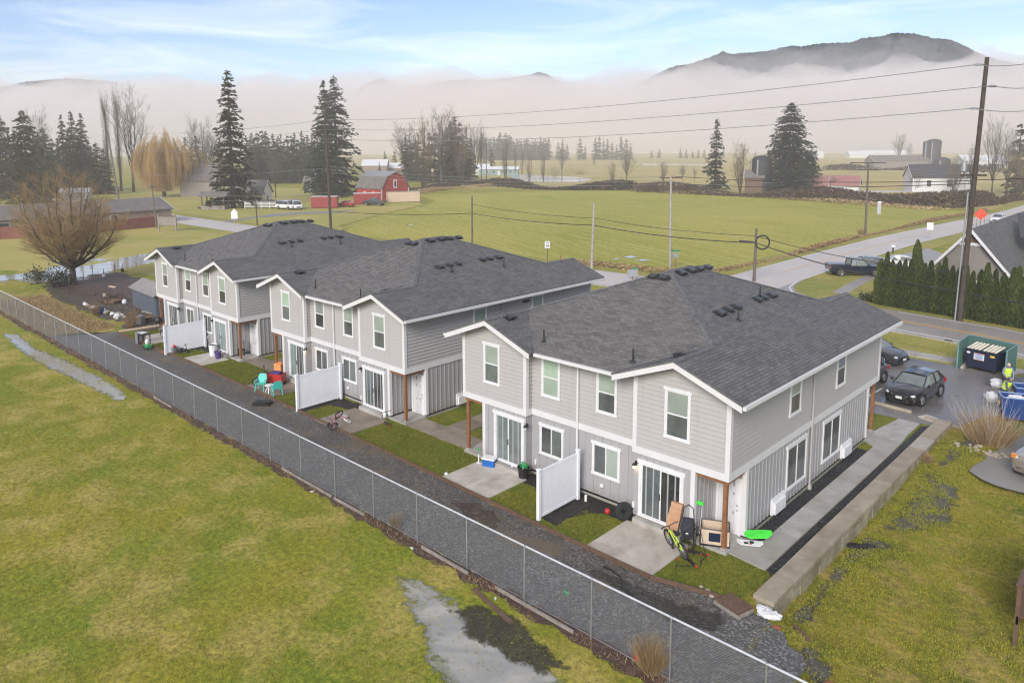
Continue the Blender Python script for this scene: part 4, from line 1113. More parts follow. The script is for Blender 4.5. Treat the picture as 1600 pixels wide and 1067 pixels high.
# nearest house, right unit
q0 = W(1070, 873, .05); q1 = W(1042, 846, .05); qa = math.atan2(q1.y - q0.y, q1.x - q0.x)
b = bicycle('bright yellow kids bicycle leaning by the cardboard box on the nearest patio', q0, qa, 'lime', .31); b.rotation_euler = (R(-14), 0, qa)
o = MB(); o.torus((0, 0, 0), .27, .09, (0, 1, 0), 28, 10); o.torus((0, 0, 0), .2, .1, (0, 1, 0), 24, 6)
o = o.build('tyre', M['rubber'], smooth=50); o.location = (-3.98, -.35, .36); o.rotation_euler = (R(-12), 0, R(62)); tag(o, 'black car tyre propped upright against the grey house wall', 'tyre')
o = MB(); o.ball((0, 0, .12), .12, n=16, k=10); o = o.build('ball', M['red'], smooth=60); o.location = G0(949, 803, .01); tag(o, 'red play ball on black bark by the house wall', 'ball')
CB = thing('cardboard_box', 'tall brown cardboard carton leaning on the patio door of the nearest house', 'cardboard box', (-1.86, -.5, .24), R(8)); CB.rotation_euler = (R(-14), R(6), R(12))
mb = MB(); mb.box(-.22, .22, -.1, .12, 0, .78); mb.build('lower_carton', M['cardboard'], CB)
mb = MB(); mb.box(-.2, .22, -.12, .13, .785, 1.0); mb.box(-.19, .21, -.1, .14, 1.005, 1.2); mb.build('upper_carton', M['cardboard'], CB)
ST2 = thing('pushchair', 'folded black pushchair with wire arms beside the porch corner board', 'pushchair', (-1.28, -.35, .03), R(25))
mb = MB(); mb.box(-.18, .2, -.2, .2, .35, .95); mb.ball((0, 0, .62), .26, .26, .4, 10, 8); mb.build('fabric_seat', M['dark_cloth'], ST2)
mb = MB()
for s in (-1, 1):
    mb.path([Vector((s * .2, .1, .1)), Vector((s * .22, .12, .8)), Vector((s * .16, .22, 1.3)), Vector((0, .24, 1.42))], .016, 6); mb.tube((s * .2, -.3, .12), (s * .2, .12, .9), .014, .014, 6)
mb.build('metal_frame', M['black'], ST2)
for s in (-1, 1):
    for y in (-.3, .15):
        mb = MB(); mb.torus((s * .22, y, .1), .08, .022, (1, 0, 0), 14, 5); mb.build('wheel', M['rubber'], ST2)
mb = MB(); mb.ball((0, -.22, .55), .08, .05, .06); mb.build('chrome_cup', M['steel'], ST2)
W2 = thing('wire_rack', 'bent black wire rack standing behind the yellow bicycle', 'wire rack', (-.93, -.55, .02), R(-20))
mb = MB()
for x in (-.25, 0, .25): mb.path([Vector((x, -.2, 0)), Vector((x, -.2, .7)), Vector((x * .6, .05, 1.0)), Vector((x * .5, .25, .6)), Vector((x, .3, 0))], .012, 5)
mb.tube((-.25, -.2, .35), (.25, -.2, .35), .012, .012, 5); mb.tube((-.25, -.2, .7), (.25, -.2, .7), .012, .012, 5)
mb.build('rack_frame', M['black'], W2)
# dog crate
DC = thing('pet_crate', 'beige fabric pet crate with open top on the nearest porch', 'pet crate', (-.62, .42, .12), R(28))
mb = MB(); a, b_, h = .48, .36, .62
for p in ((-a, -b_, -a + .012, b_), (a - .012, -b_, a, b_), (-a, -b_, a, -b_ + .012), (-a, b_ - .012, a, b_)): mb.box(p[0], p[2], p[1], p[3], .06, h)
mb.build('fabric_sides', M['beige'], DC)
mb = MB(); mb.box(-a - .02, a + .02, -b_ - .02, b_ + .02, .0, .058); mb.box(-a + .03, a - .03, -b_ + .03, b_ - .03, .06, .09)
for x in (-a, a):
    mb.tube((x, -b_, h), (x, b_, h), .022, .022, 6)
for y in (-b_, b_): mb.tube((-a, y, h), (a, y, h), .022, .022, 6)
mb.build('black_base', M['black'], DC)
mb = MB(); mb.box(-.22, .18, -b_ - .012, -b_ - .002, .18, .5); mb.build('mesh_window', M['navy'], DC)
mb = MB(); mb.xprism([(a + .003, -.05, .07), (a + .003, b_, .07), (a + .003, b_, .58)], (.01, 0, 0)); mb.build('mesh_window', M['navy'], DC)
o = MB(); o.tube((0, 0, 0), (.04, .1, 1.3), .012, .012, 6); b_ = o.build('broom', M['white_plastic'], smooth=50); b_.location = (-1.12, .2, .12); tag(b_, 'white handled broom with green head on the porch beside the crate', 'broom')
o = MB(); o.box(-.12, .12, -.03, .03, 1.3, 1.42); o.build('broom_head', M['bright_green'], b_)
o = MB(); o.lathe([(.09, 0), (.13, .1), (.12, .1), (.08, .02)], 16); o = o.build('pet_bowl', M['black'], smooth=50); o.location = (-.2, .45, .12); tag(o, 'small black bowl behind the cedar post of the nearest porch', 'bowl')
def scooter(label, loc, rz, col_, tip=R(82), name='kick_scooter', group=None):
    S = thing(name, label, 'scooter', loc, rz, group); S.rotation_euler = (tip, 0, rz)
    mb = MB(); mb.box(-.25, .3, -.05, .05, .07, .1); mb.tube((.3, 0, .09), (.42, 0, .2), .018, .018, 6); mb.build('deck', M['black'], S)
    mb = MB(); mb.tube((.4, 0, .12), (.3, 0, .8), .016, .016, 6); mb.tube((.3, -.19, .8), (.3, .19, .8), .014, .014, 6); mb.build('steering_bar', M['dark_metal'], S)
    for x in (-.28, .43):
        mb = MB(); mb.torus((x, 0, .065), .045, .022, (0, 1, 0), 14, 6); mb.tube((x, -.02, .065), (x, .02, .065), .04, .04, 10); mb.build('wheel', M[col_], S, smooth=60)
    for s in (-1, 1):
        mb = MB(); mb.tube((.3, s * .19, .8), (.3, s * .29, .8), .02, .02, 7); mb.build('grip', M[col_], S)
    return S
scooter('black kick scooter with red wheels lying on the lawn edge, touching the nearest porch slab', (-.85, -.55, .05), R(20), 'red')
scooter('black kick scooter with red wheels lying farther out on the nearest lawn', (-.7, -1.15, .05), R(-25), 'red')
# boards by the walkway
o = MB(); o.loft([[Vector((x, -w, z)), Vector((x, w, z)), Vector((x, w * .9, z + .06)), Vector((x, -w * .9, z + .06))] for x, w, z in ((-.48, .1, .04), (-.3, .2, 0), (.3, .2, 0), (.48, .08, .06))]); o = o.build('sled', M['bright_green'], smooth=40); o.location = (.42, 1.62, .3); o.rotation_euler = (R(12), R(-4), R(38)); tag(o, 'bright green plastic sled lying on the walkway corner', 'sled')
o = MB(); o.loft([[Vector((x, -w, z)), Vector((x, w, z)), Vector((x, w, z + .03)), Vector((x, -w, z + .03))] for x, w, z in ((-.45, .08, .06), (-.32, .15, 0), (.32, .15, 0), (.45, .08, .06))]); k = o.build('skim_board', M['white_plastic']); k.location = (.32, 1.2, .1); k.rotation_euler = (R(6), 0, R(32)); tag(k, 'white skimboard with dark graphic blotches beside the green sled', 'board')
o = MB(); o.box(-.2, -.05, -.1, .02, .031, .034); o.box(.0, .14, -.05, .1, .031, .034); o.build('graphic', M['navy'], k)
o = MB(); o.box(-.02, .05, -.13, -.04, .035, .038); o.build('red_mark', M['red'], k)
# nearest house, left unit
CO = thing('cooler_box', 'blue cooler with white lid beside the patio door step', 'cooler', G0(765, 727, .05), R(20))
mb = MB(); mb.loft([[Vector((sx * (.27 + z * .06), sy * (.17 + z * .06), z)) for sx, sy in ((-1, -1), (1, -1), (1, 1), (-1, 1))] for z in (0, .32)]); mb.build('tub', M['blue'], CO)
mb = MB(); mb.box(-.31, .31, -.21, .21, .32, .4); mb.build('lid', M['white_plastic'], CO)
mb = MB(); mb.box(-.34, -.295, -.08, .08, .2, .26); mb.build('handle', M['white_plastic'], CO)
FP = thing('floor_pump', 'white and green floor pump standing by the porch post', 'bicycle pump', G0(748, 724, .03))
mb = MB(); mb.box(-.13, .13, -.05, .05, 0, .03); mb.tube((0, 0, .03), (0, 0, .45), .03, .03, 10); mb.build('cylinder', M['white_plastic'], FP)
mb = MB(); mb.tube((0, 0, .45), (0, 0, .68), .015, .015, 6); mb.tube((-.14, 0, .68), (.14, 0, .68), .025, .025, 8); mb.build('handle', M['green'], FP)
BK = thing('black_bucket', 'black tub with a coiled green hose under the patio window', 'bucket', G0(818, 745, .05))
mb = MB(); mb.lathe([(.0, .0), (.21, 0), (.26, .46), (.28, .47), (.27, .44), (.2, .1), (.0, .1)], 18, close=False); mb.build('tub', M['black'], BK, smooth=40)
mb = MB()
for i in range(4): mb.torus((.02 * i, .03 * (i % 2), .44 + .05 * i), .17, .02, (.3 * (i % 2), .5, 1), 20, 5)
mb.build('green_hose', M['green'], BK, smooth=60)
bicycle('small pink child bicycle half hidden behind the nearest privacy panel', (-7.2, -.9, .05), R(15), 'pink', .17, name='child_bicycle')
for i, (x, y) in enumerate(((789, 721), (801, 728))):
    o = MB(); o.ball((0, 0, .06), .06, .11, .07, 10, 6); o.box(-.05, .05, -.1, .1, 0, .025); o = o.build('shoe', M['red' if i == 0 else 'white_plastic'], smooth=40); o.location = (*W(x, y, .24)[:2], .24); o.rotation_euler.z = .5; tag(o, ['red shoe on the door step beside the cooler', 'white shoe standing beside the red shoe on the door step'][i], 'shoe')
# middle house
b = bicycle('pink child bicycle standing upside down at the edge of the middle patio', G0(528, 672, .05), R(-40), 'pink', .24, name='child_bicycle'); b.rotation_euler = (R(75), R(-65), R(20)); b.location.z = .3
b = bicycle('pink child bicycle with white tyres lying flat on the middle patio', G0(545, 653, .05), R(-25), 'pink', .24, tyre='white_plastic', name='child_bicycle'); b.rotation_euler = (R(58), 0, R(-25)); b.location.z = .08
S = scooter('red scooter standing in front of the middle patio door', G0(604, 663, .05), R(-20), 'red', tip=R(8))
o = MB(); o.lathe([(.1, 0), (.14, .06), (.14, .2), (.06, .28), (.05, .33)], 16); o = o.build('jug', M['white_plastic'], smooth=40); o.location = G0(601, 652, .03); tag(o, 'white plastic jug against the wall by the middle patio step', 'jug')
WG = thing('pull_wagon', 'red pull along wagon with high sides on the middle lawn', 'wagon', G0(432, 601, .03), R(30))
mb = MB(); mb.box(-.5, .5, -.3, .3, .22, .27)
for p in ((-.5, -.3, .5, -.27), (-.5, .27, .5, .3), (-.5, -.27, -.47, .27), (.47, -.27, .5, .27)): mb.box(p[0], p[2], p[1], p[3], .27, .72)
mb.build('tub', M['red'], WG)
mb = MB(); mb.box(-.3, .3, -.24, .24, .27, .8); mb.build('load', M['purple'], WG)
mb = MB(); mb.path([Vector((-.5, 0, .25)), Vector((-.75, 0, .6)), Vector((-.8, 0, 1.05))], .02, 6); mb.torus((-.8, 0, 1.1), .06, .018, (1, 0, 0), 12, 5); mb.build('handle', M['black'], WG)
for sx in (-.36, .36):
    for sy in (-.3, .3):
        mb = MB(); mb.torus((sx, sy * 1.1, .13), .1, .035, (0, 1, 0), 16, 6); mb.tube((sx, sy * 1.1 - .02, .13), (sx, sy * 1.1 + .02, .13), .09, .09, 10); mb.build('wheel', M['rubber'], WG, smooth=60)
def garden_chair(label, loc, rz):
    C = thing('garden_chair', label, 'chair', loc, rz, 'teal plastic chairs around the white table')
    mb = MB(); mb.loft([[Vector((x, -w, z)), Vector((x, w, z)), Vector((x, w, z + .03)), Vector((x, -w, z + .03))] for x, w, z in ((-.24, .22, .4), (0, .25, .39), (.24, .25, .43))]); mb.build('seat', M['teal'], C)
    mb = MB()
    mb.loft([[Vector((-.22 - (z - .4) * .28, y * w, z)) for y in (-1, 1)] + [Vector((-.25 - (z - .4) * .28, y * w, z)) for y in (1, -1)] for z, w in ((.42, .22), (.7, .26), (.88, .22), (.93, .14))])
    mb.build('backrest', M['teal'], C)
    for s in (-1, 1):
        mb = MB(); mb.bar((-.3, s * .27, .62), (.2, s * .29, .6), .06, .03); mb.tube((.2, s * .29, .6), (.22, s * .27, .43), .02, .02, 6); mb.build('armrest', M['teal'], C)
        for x in (-.22, .22):
            mb = MB(); mb.bar((x * 1.25, s * .27, 0), (x, s * .23, .41), .05, .04); mb.build('leg', M['teal'], C)
garden_chair('teal plastic garden chair farther from the fence, in front of the red wagon', G0(408, 610, .03), R(-50))
garden_chair('teal plastic garden chair at the timber edging, nearer the fence', G0(433, 617, .03), R(160))
TB = thing('side_table', 'small white plastic table between the two teal chairs', 'table', G0(421, 613, .03))
mb = MB(); mb.lathe([(.02, .42), (.26, .42), (.27, .44), (.26, .46), (.02, .46)], 18); mb.build('tabletop', M['white_plastic'], TB)
for i in range(4):
    a = PI / 4 + i * PI / 2; mb = MB(); mb.bar((.05 * math.cos(a), .05 * math.sin(a), .42), (.24 * math.cos(a), .24 * math.sin(a), 0), .04, .04); mb.build('leg', M['white_plastic'], TB)
o = MB(); o.box(-.28, .28, -.25, .25, 0, .62); o.box(-.12, .12, -.04, .04, .62, .66); o = o.build('storage_box', M['orange']); o.location = (-30.15, .35, .12); o.rotation_euler.z = .3; tag(o, 'orange carton standing by the porch post of the middle house', 'box')
bicycle('blue bicycle on the lawn left of the red wagon', G0(401, 603, .03), R(52), 'blue', .27)
bicycle('dark bicycle with blue cover lying against the middle privacy panel', (-24.1, -1.35, .05), R(75), 'blue', .31)
bicycle('dark green bicycle by the wall, behind the middle privacy panel', (-25.4, -.45, .05), R(40), 'green', .28)
o = MB(); o.box(-.5, .5, -.3, .3, .0, .09); o.box(-.42, .3, -.24, .26, .095, .16); o.box(-.1, .5, -.2, .2, .165, .2); o = o.build('folded_mat', M['black']); o.location = (*W(410, 632)[:2], .012); o.rotation_euler.z = R(38); tag(o, 'folded black plastic tray lying on the gravel by the edging', 'tray')
# farthest house
BN = thing('laundry_bin', 'white cylindrical bin beside the far patio door', 'bin', G0(333, 555, .05))
mb = MB(); mb.lathe([(.22, 0), (.27, .75), (.29, .77), (.27, .72), (.21, .1)], 18, close=False); mb.build('tub', M['white_plastic'], BN, smooth=40)
mb = MB(); mb.lathe([(.1, .7), (.265, .7)], 18); mb.build('contents', M['dark_cloth'], BN)
o = MB(); o.lathe([(.0, 0), (.16, 0), (.22, .42), (.25, .44), (.24, .5), (.2, .46), (.15, .1), (0, .1)], 18, close=False); o = o.build('plant_pot', M['purple'], smooth=40); o.location = G0(341, 560, .05); tag(o, 'purple plant pot in front of the white bin', 'plant pot')
CH = thing('porch_chair', 'black wooden chair on the far porch behind the cedar post', 'chair', (-34.556 - 1.0, .55, .12), R(-30))
mb = MB(); mb.box(-.22, .22, -.22, .22, .42, .46); mb.build('seat', M['black'], CH)
mb = MB()
for z in (.62, .8, .96): mb.box(-.2, .2, .19, .22, z, z + .09)
mb.build('backrest', M['black'], CH)
for sx in (-.2, .2):
    for sy, h in ((-.2, .42), (.205, 1.05)):
        mb = MB(); mb.bar((sx, sy, 0), (sx, sy, h), .04, .04); mb.build('leg', M['black'], CH)
TY = thing('toy_bin', 'grey tub overflowing with toys by the far privacy panel', 'toy bin', G0(272, 551, .03))
mb = MB(); mb.lathe([(.2, 0), (.27, .42), (.25, .42), (.18, .05)], 16, close=False); mb.build('tub', M['galv'], TY, smooth=40)
mb = MB(); mb.ball((.05, 0, .48), .15, .13, .1, 10, 6, jit=.2, rnd=rs); mb.build('red_cushion', M['red'], TY)
mb = MB(); mb.ball((-.1, .05, .47), .13, .13, .09, 10, 6, jit=.2, rnd=rs); mb.build('dark_cushion', M['dark_cloth'], TY)
PT = thing('push_trike', 'black ride on trike beside the grey toy tub', 'trike', G0(286, 551, .03), R(35))
mb = MB(); mb.bar((-.25, 0, .22), (.3, 0, .26), .08, .06); mb.tube((.3, 0, .2), (.22, 0, .6), .02, .02, 6); mb.tube((.22, -.16, .6), (.22, .16, .6), .018, .018, 6); mb.box(-.22, .0, -.1, .1, .27, .33); mb.build('frame', M['dark_metal'], PT)
for c in ((.32, 0, .14), (-.25, .16, .12), (-.25, -.16, .12)):
    mb = MB(); mb.torus(c, .1, .035, (0, 1, 0), 14, 6); mb.tube((c[0], c[1] - .02, c[2]), (c[0], c[1] + .02, c[2]), .08, .08, 10); mb.build('wheel', M['rubber'], PT, smooth=60)
o = MB(); o.box(-.3, .3, -.12, .12, 0, .06); o.box(-.26, .28, -.1, .1, .065, .12); o = o.build('pavers', M['brick']); o.location = G0(257, 551, .01); tag(o, 'two stacked reddish pavers by the far privacy panel post', 'pavers')
bicycle('dark blue bicycle parked at the far end of the last patio, farther from the panel', (-44.6, -1.0, .05), R(15), 'blue', .34, group='bicycles on the far patio')
bicycle('dark blue bicycle half behind the far privacy panel', (-42.6, -1.15, .05), R(8), 'navy', .34, group='bicycles on the far patio')
GT = thing('patio_stand', 'grey and black patio stand with a white board on top at the timber corner', 'stand', G0(224, 537, .03), R(20))
mb = MB(); mb.box(-.5, -.25, -.25, .25, 0, .85); mb.build('side_cabinet', M['galv'], GT)
mb = MB()
for x in (-.2, .45):
    for y in (-.22, .22): mb.bar((x, y, 0), (x, y, .75), .05, .05)
mb.box(-.22, .48, -.25, .25, .7, .76); mb.build('stand_frame', M['black'], GT)
mb = MB(); mb.box(-.2, .25, -.22, .22, .8, .84); mb.build('white_board', M['white_plastic'], GT)
TC = thing('toy_tractor', 'green and white ride on toy on the last patio edge', 'ride-on toy', G0(231, 545, .03), R(10))
mb = MB(); mb.box(-.3, .3, -.15, .15, .1, .3); mb.build('chassis', M['green'], TC)
mb = MB(); mb.ball((-.05, 0, .5), .16, .15, .22, 10, 8); mb.build('seat', M['white_plastic'], TC)
for x in (-.22, .22):
    for y in (-.17, .17): mb = MB(); mb.torus((x, y, .11), .08, .035, (0, 1, 0), 12, 5); mb.tube((x, y - .015, .11), (x, y + .015, .11), .07, .07, 8); mb.build('wheel', M['rubber'], TC)
GR = thing('covered_grill', 'round black covered grill beside the far porch post', 'grill', (-47.6, -.1, .03))
mb = MB(); mb.lathe([(.02, .5), (.25, .55), (.33, .72), (.33, .82), (.26, .98), (.02, 1.06)], 16); mb.build('cover', M['black'], GR, smooth=50)
for i in range(3): a = i * 2.1; mb = MB(); mb.tube((.1 * math.cos(a), .1 * math.sin(a), .55), (.3 * math.cos(a), .3 * math.sin(a), 0), .02, .02, 6); mb.build('leg', M['dark_metal'], GR)
o = MB(); o.tube((0, 0, 0), (.02, .03, 1.5), .022, .022, 6); o = o.build('black_pole', M['black']); o.location = (-39.75, .1, 0); tag(o, 'black pole leaning on the house end of the far privacy panel', 'pole')
SP = thing('shovel', 'shovel leaning on the wall beside the white bin', 'shovel', (-37.9, -.1, .03)); SP.rotation_euler = (R(-8), 0, 0)
mb = MB(); mb.tube((0, 0, .25), (0, 0, 1.2), .016, .016, 6); mb.build('shaft', M['dark_metal'], SP)
mb = MB(); mb.box(-.1, .1, -.012, .012, 1.18, 1.42); mb.build('blade', M['dark_metal'], SP)

# ---------------------------------------------------------------- garden corner beyond the last house
SH = thing('tin_shed', 'blue grey board shed with a pale tin roof in the garden', 'shed', (-58.6, 3.0, 0), R(-3))
mb = MB(); mb.box(0, 6.0, -.95, 1.25, 0, 1.85); mb.xprism([(.0, -.95, 1.85), (0, 1.25, 1.85), (0, .15, 2.35)], (6, 0, 0)); 
for i in range(30): mb.box(.1 + i * .2, .14 + i * .2, -.965, -.95, .05, 1.8)
mb.build('wall', M['shed_blue'] if 'shed_blue' in M else simple('shed_blue', (.075, .095, .12), .75, c2=(.12, .14, .17), scale=4), SH)
mb = MB(); mb.box(-.012, 0, -.93, 1.23, .02, 1.84)
for i in range(7): mb.box(-.03, -.012, -.9 + i * .34, -.86 + i * .34, .02, 1.8)
mb.build('end_wall', simple('shed_moss', (.2, .22, .2), .8, c2=(.3, .33, .29), scale=2), SH)
mb = MB()
for s, y0, y1 in ((1, -1.2, .15), (-1, 1.5, .15)):
    n = 34
    for i in range(n):
        x0 = -.25 + 6.5 * i / n; x1 = x0 + 6.5 / n; dz = .035 if i % 2 else 0
        mb.add([(x0, y0, 1.74 + dz), (x1, y0, 1.74 + dz), (x1, y1, 2.42 + dz), (x0, y1, 2.42 + dz), (x0, y0, 1.7), (x1, y0, 1.7), (x1, y1, 2.38), (x0, y1, 2.38)], [(0, 1, 2, 3), (7, 6, 5, 4), (0, 4, 5, 1), (0, 3, 7, 4), (1, 5, 6, 2)])
mb.build('roof', simple('tin_roof', (.38, .36, .34), .4, .5, c2=(.5, .47, .44), scale=1.5), SH)
mb = MB(); mb.xprism([(-.27, -1.2, 1.74), (-.27, .15, 2.42), (-.27, 1.5, 1.74), (-.27, 1.5, 1.66), (-.27, .15, 2.34), (-.27, -1.2, 1.66)], (.03, 0, 0)); mb.build('barge_board', M['grey_wood'], SH)
for i in range(14):
    f = i / 13; p = W(133 + 62 * f, 478 + 20 * f + rs.uniform(-2, 2)); r = rs.uniform(.14, .24)
    o = MB(); o.ball((0, 0, r * .6), r * 1.3, r, r * .75, 9, 6, jit=.22, rnd=rs); o = o.build('border_stone', M['stone' if i % 3 else 'white_plastic'], smooth=30); o.location = (p.x, p.y, .01); o.rotation_euler.z = i
    tag(o, 'pale stone in the curved garden border beyond the last house', 'stone', 'pale stones of the garden border')
o = MB(); o.lathe([(.2, 0), (.26, .55), (.27, .56), (.24, .5)], 14, close=False); o = o.build('barrel', M['blue']); o.location = (*W(158, 489)[:2], .01); tag(o, 'small blue barrel among the pale garden border stones', 'barrel')
o = MB(); o.ball((0, 0, .18), .3, .26, .25, 12, 8, jit=.2, rnd=rs); o = o.build('white_sack', M['bag_white']); o.location = (*W(183, 498)[:2], .01); tag(o, 'large white sack at the near end of the garden stones', 'sack')
o = MB(); o.ball((0, 0, .18), .24, .22, .25, 12, 8, jit=.15, rnd=rs); o = o.build('white_sack', M['bag_white']); o.location = (*W(195, 475)[:2], .01); tag(o, 'white sack leaning by the shed corner', 'sack')
WP = thing('brush_pile', 'dark pile of branches and logs in front of the shed', 'brush pile', (*W(178, 472)[:2], 0))
mb = MB()
for i in range(120):
    a = rs.uniform(0, 2 * PI); r = rs.uniform(0, 1.2); z = rs.uniform(.05, .7) * (1.25 - r) / 1.25; p = Vector((r * math.cos(a), r * math.sin(a) * .8, z)); d = Vector((rs.uniform(-1, 1), rs.uniform(-1, 1), rs.uniform(-.3, .3))).normalized() * rs.uniform(.3, .9)
    mb.tube(p - d, p + d, .02, .03 * rs.uniform(.5, 1.6), 5)
mb.build('branches', M['pole_dark'], WP)
mb = MB(); mb.ball((0, 0, .1), 1.1, .9, .4, 14, 8, jit=.2, rnd=rs); mb.build('leaf_heap', M['brown_wood'], WP)
for i, (x, y, ln, rz, m_) in enumerate(((140, 459, 2.6, .1, 'pole_dark'), (163, 462, 1.4, -.3, 'pine'), (176, 449, 1.1, .2, 'pine'), (231, 489, 1.6, .15, 'grey_wood'), (245, 487, 1.4, .3, 'grey_wood'))):
    o = MB(); o.box(-ln / 2, ln / 2, -.12, .12, .0, .1); o = o.build('garden_timber', M[m_]); p = W(x, y); o.location = (p.x, p.y, .015); o.rotation_euler.z = rz
    tag(o, ['long dark timber lying in the leaf litter left of the brush pile', 'pale timber offcut beside the long dark timber', 'pale timber offcut behind the brush pile', 'grey plank on the soil in front of the shed', 'grey plank on the soil nearest the last house'][i], 'timber')
FR = thing('fire_pit', 'round rusty dark fire bowl on the garden soil', 'fire pit', (*W(229, 503)[:2], 0))
mb = MB(); mb.lathe([(.2, .15), (.55, .42), (.6, .44), (.5, .36), (.1, .2)], 18, close=False); mb.build('bowl', M['brown_wood'], FR, smooth=50)
for i in range(3): a = i * 2.1; mb = MB(); mb.tube((.3 * math.cos(a), .3 * math.sin(a), .25), (.42 * math.cos(a), .42 * math.sin(a), 0), .025, .025, 6); mb.build('leg', M['dark_metal'], FR)
o = MB(); o.box(-.28, .28, -.2, .2, 0, .62); o.box(-.3, .3, -.22, .22, .62, .68); o = o.build('storage_tote', M['galv']); o.location = (*W(220, 506)[:2], .0); o.rotation_euler.z = .3; tag(o, 'pale grey lidded tote beside the fire bowl', 'tote')
for i, (x, y) in enumerate(((162, 434), (191, 425), (130, 436))):
    o = thing('garden_stake', ['short garden post with a white pot at its foot', 'dark carved garden post near the flood water', 'thin bent garden stake beside the tree'][i], 'garden post', (*W(x, y)[:2], 0))
    mb = MB(); mb.tube((0, 0, 0), (.03, .05, 1.0), .05, .03, 6); mb.build('stake', M['pole_dark'], o)
    if i < 2: mb = MB(); mb.ball((.05, 0, .22), .22, .2, .22, 9, 6, jit=.1, rnd=rs); mb.build('pot', M['white_plastic' if i == 0 else 'pole_dark'], o)
GF = thing('garden_fence', 'thin wire fence on metal stakes between garden and flood water', 'fence', (0, 0, 0))
pp = [W(104, 427), W(145, 430), W(180, 428), W(213, 416), W(245, 408)]
for p in pp: mb = MB(); mb.tube(p, p + Vector((0, 0, 1.1)), .03, .03, 6); mb.build('stake', M['dark_metal'], GF)
mb = MB()
for h in (.35, .7, 1.05):
    for a, b in zip(pp[:-1], pp[1:]): mb.tube(a + Vector((0, 0, h)), b + Vector((0, 0, h)), .008, .008, 3)
mb.build('fence_wire', M['wire'], GF)

# ---------------------------------------------------------------- right edge: deck, bins, cabinets, dumpster
DK = thing('timber_deck', 'brown timber deck with railing at the right edge of the photo', 'deck', (8.05, 1.9, 0))
mb = MB()
for i in range(22): mb.box(.06, 3, .1 + i * .19, .1 + i * .19 + .18, .48, .53)
mb.box(.0, .06, .0, 4.3, .3, .55); mb.build('deck_boards', M['brown_wood'], DK)
for y in (.06, 2.1, 4.2): mb = MB(); mb.box(-.03, .08, y - .06, y + .06, -.5, 1.5); mb.build('post', M['brown_wood'], DK)
mb = MB(); mb.box(-.06, .1, -.05, 4.3, 1.5, 1.56)
for i in range(20): mb.box(.02, .06, .16 + i * .2, .2 + i * .2 + .12, .6, 1.48)
mb.build('railing', M['brown_wood'], DK)

def tote(label, loc, rz, fill):
    T = thing('recycling_tote', label, 'recycling bin', loc, rz, 'blue recycling totes beside the cabinets')
    mb = MB(); w, d, h = .62, .5, 1.25
    o_ = [[Vector((sx * (w - .06 + z * .06), sy * (d - .06 + z * .06), z)) for sx, sy in ((-1, -1), (1, -1), (1, 1), (-1, 1))] for z in (.15, h)]
    i_ = [[Vector((sx * (w - .06), sy * (d - .06), z)) for sx, sy in ((-1, -1), (1, -1), (1, 1), (-1, 1))] for z in (h, .5)]
    mb.loft(o_ + i_); mb.build('tub', M['bin_blue'], T)
    mb = MB()
    for a, b in (((-w, -d), (w, -d)), ((w, -d), (w, d)), ((w, d), (-w, d)), ((-w, d), (-w, -d))): mb.tube((*a, h + .01), (*b, h + .01), .035, .035, 6)
    mb.build('rim', simple('rim_blue', (.2, .28, .45), .4), T)
    for sx in (-.4, .4):
        for sy in (-.35, .35): mb = MB(); mb.tube((sx - .04, sy, .08), (sx + .04, sy, .08), .08, .08, 12); mb.build('castor', M['rubber'], T)
    if fill: mb = MB(); mb.ball((.1, 0, 1.12), .42, .34, .18, 14, 8, jit=.2, rnd=rs); mb.build('rubbish_bag', M['bag_white'], T)
    mb = MB(); mb.box(-w - .055, -w - .045, -.15, .15, .75, .95); mb.build('label_plate', M['yellow'], T)
tote('blue recycling tote nearest the silver truck, with a white sack inside', (4.55, 22.6, .0), R(22), True)
tote('blue recycling tote standing against the grey cabinets', (4.75, 24.9, .0), R(22), False)
UC = thing('utility_cabinet', 'tall pale grey cabinets in a row behind the recycling bins', 'cabinet', (4.15, 28.2, 0), R(-12))
for i in range(4):
    mb = MB(); mb.box(0, 1.3, i * 1.02, i * 1.02 + 1.0, 0, 1.85); c = mb.build('cabinet_body', M['white_paint'], UC)
    mb = MB(); mb.box(-.02, 1.32, i * 1.02 - .005, i * 1.02 + 1.005, 1.85, 1.9); mb.build('cabinet_top', M['white_plastic'], c)
mb = MB(); mb.box(.25, .32, -.02, 0, 1.0, 1.1); mb.build('latch', M['dark_metal'], UC)

EN = thing('bin_enclosure', 'green slatted enclosure with open front around the dumpster', 'enclosure', (0, 0, 0))
ea, eb, ec, ed_ = Vector((.2, 30.75, 0)), Vector((.25, 33.4, 0)), Vector((3.0, 32.5, 0)), Vector((2.85, 30.3, 0))
simple('slat_green', (.045, .12, .105), .6, c2=(.075, .17, .15), scale=7)
simple('post_green', (.15, .26, .24), .5)
for a, b in ((ea, eb), (eb, ec), (ec, ed_)):
    mb = MB(); d = (b - a); n = int(d.length / .07)
    for i in range(n): p = a + d * ((i + .5) / n); mb.box(p.x - .028, p.x + .028, p.y - .02, p.y + .02, .08, 1.72)
    mb.build('slat_panel', M['slat_green'], EN)
    mb = MB()
    for z in (.06, 1.76): mb.tube(a + Vector((0, 0, z)), b + Vector((0, 0, z)), .035, .035, 8)
    mb.build('rail', M['post_green'], EN)
for p in (ea, eb, ec, ed_): mb = MB(); mb.tube(p, p + Vector((0, 0, 1.8)), .05, .05, 8); mb.build('post', M['post_green'], EN)
o = MB(); o.box(0, .16, 0, 1.7, 0, .14); o = o.build('concrete_kerb', M['concrete']); o.location = (.36, 31.0, .02); o.rotation_euler.z = R(-3); tag(o, 'pale concrete stop inside the dumpster enclosure', 'kerb stop')
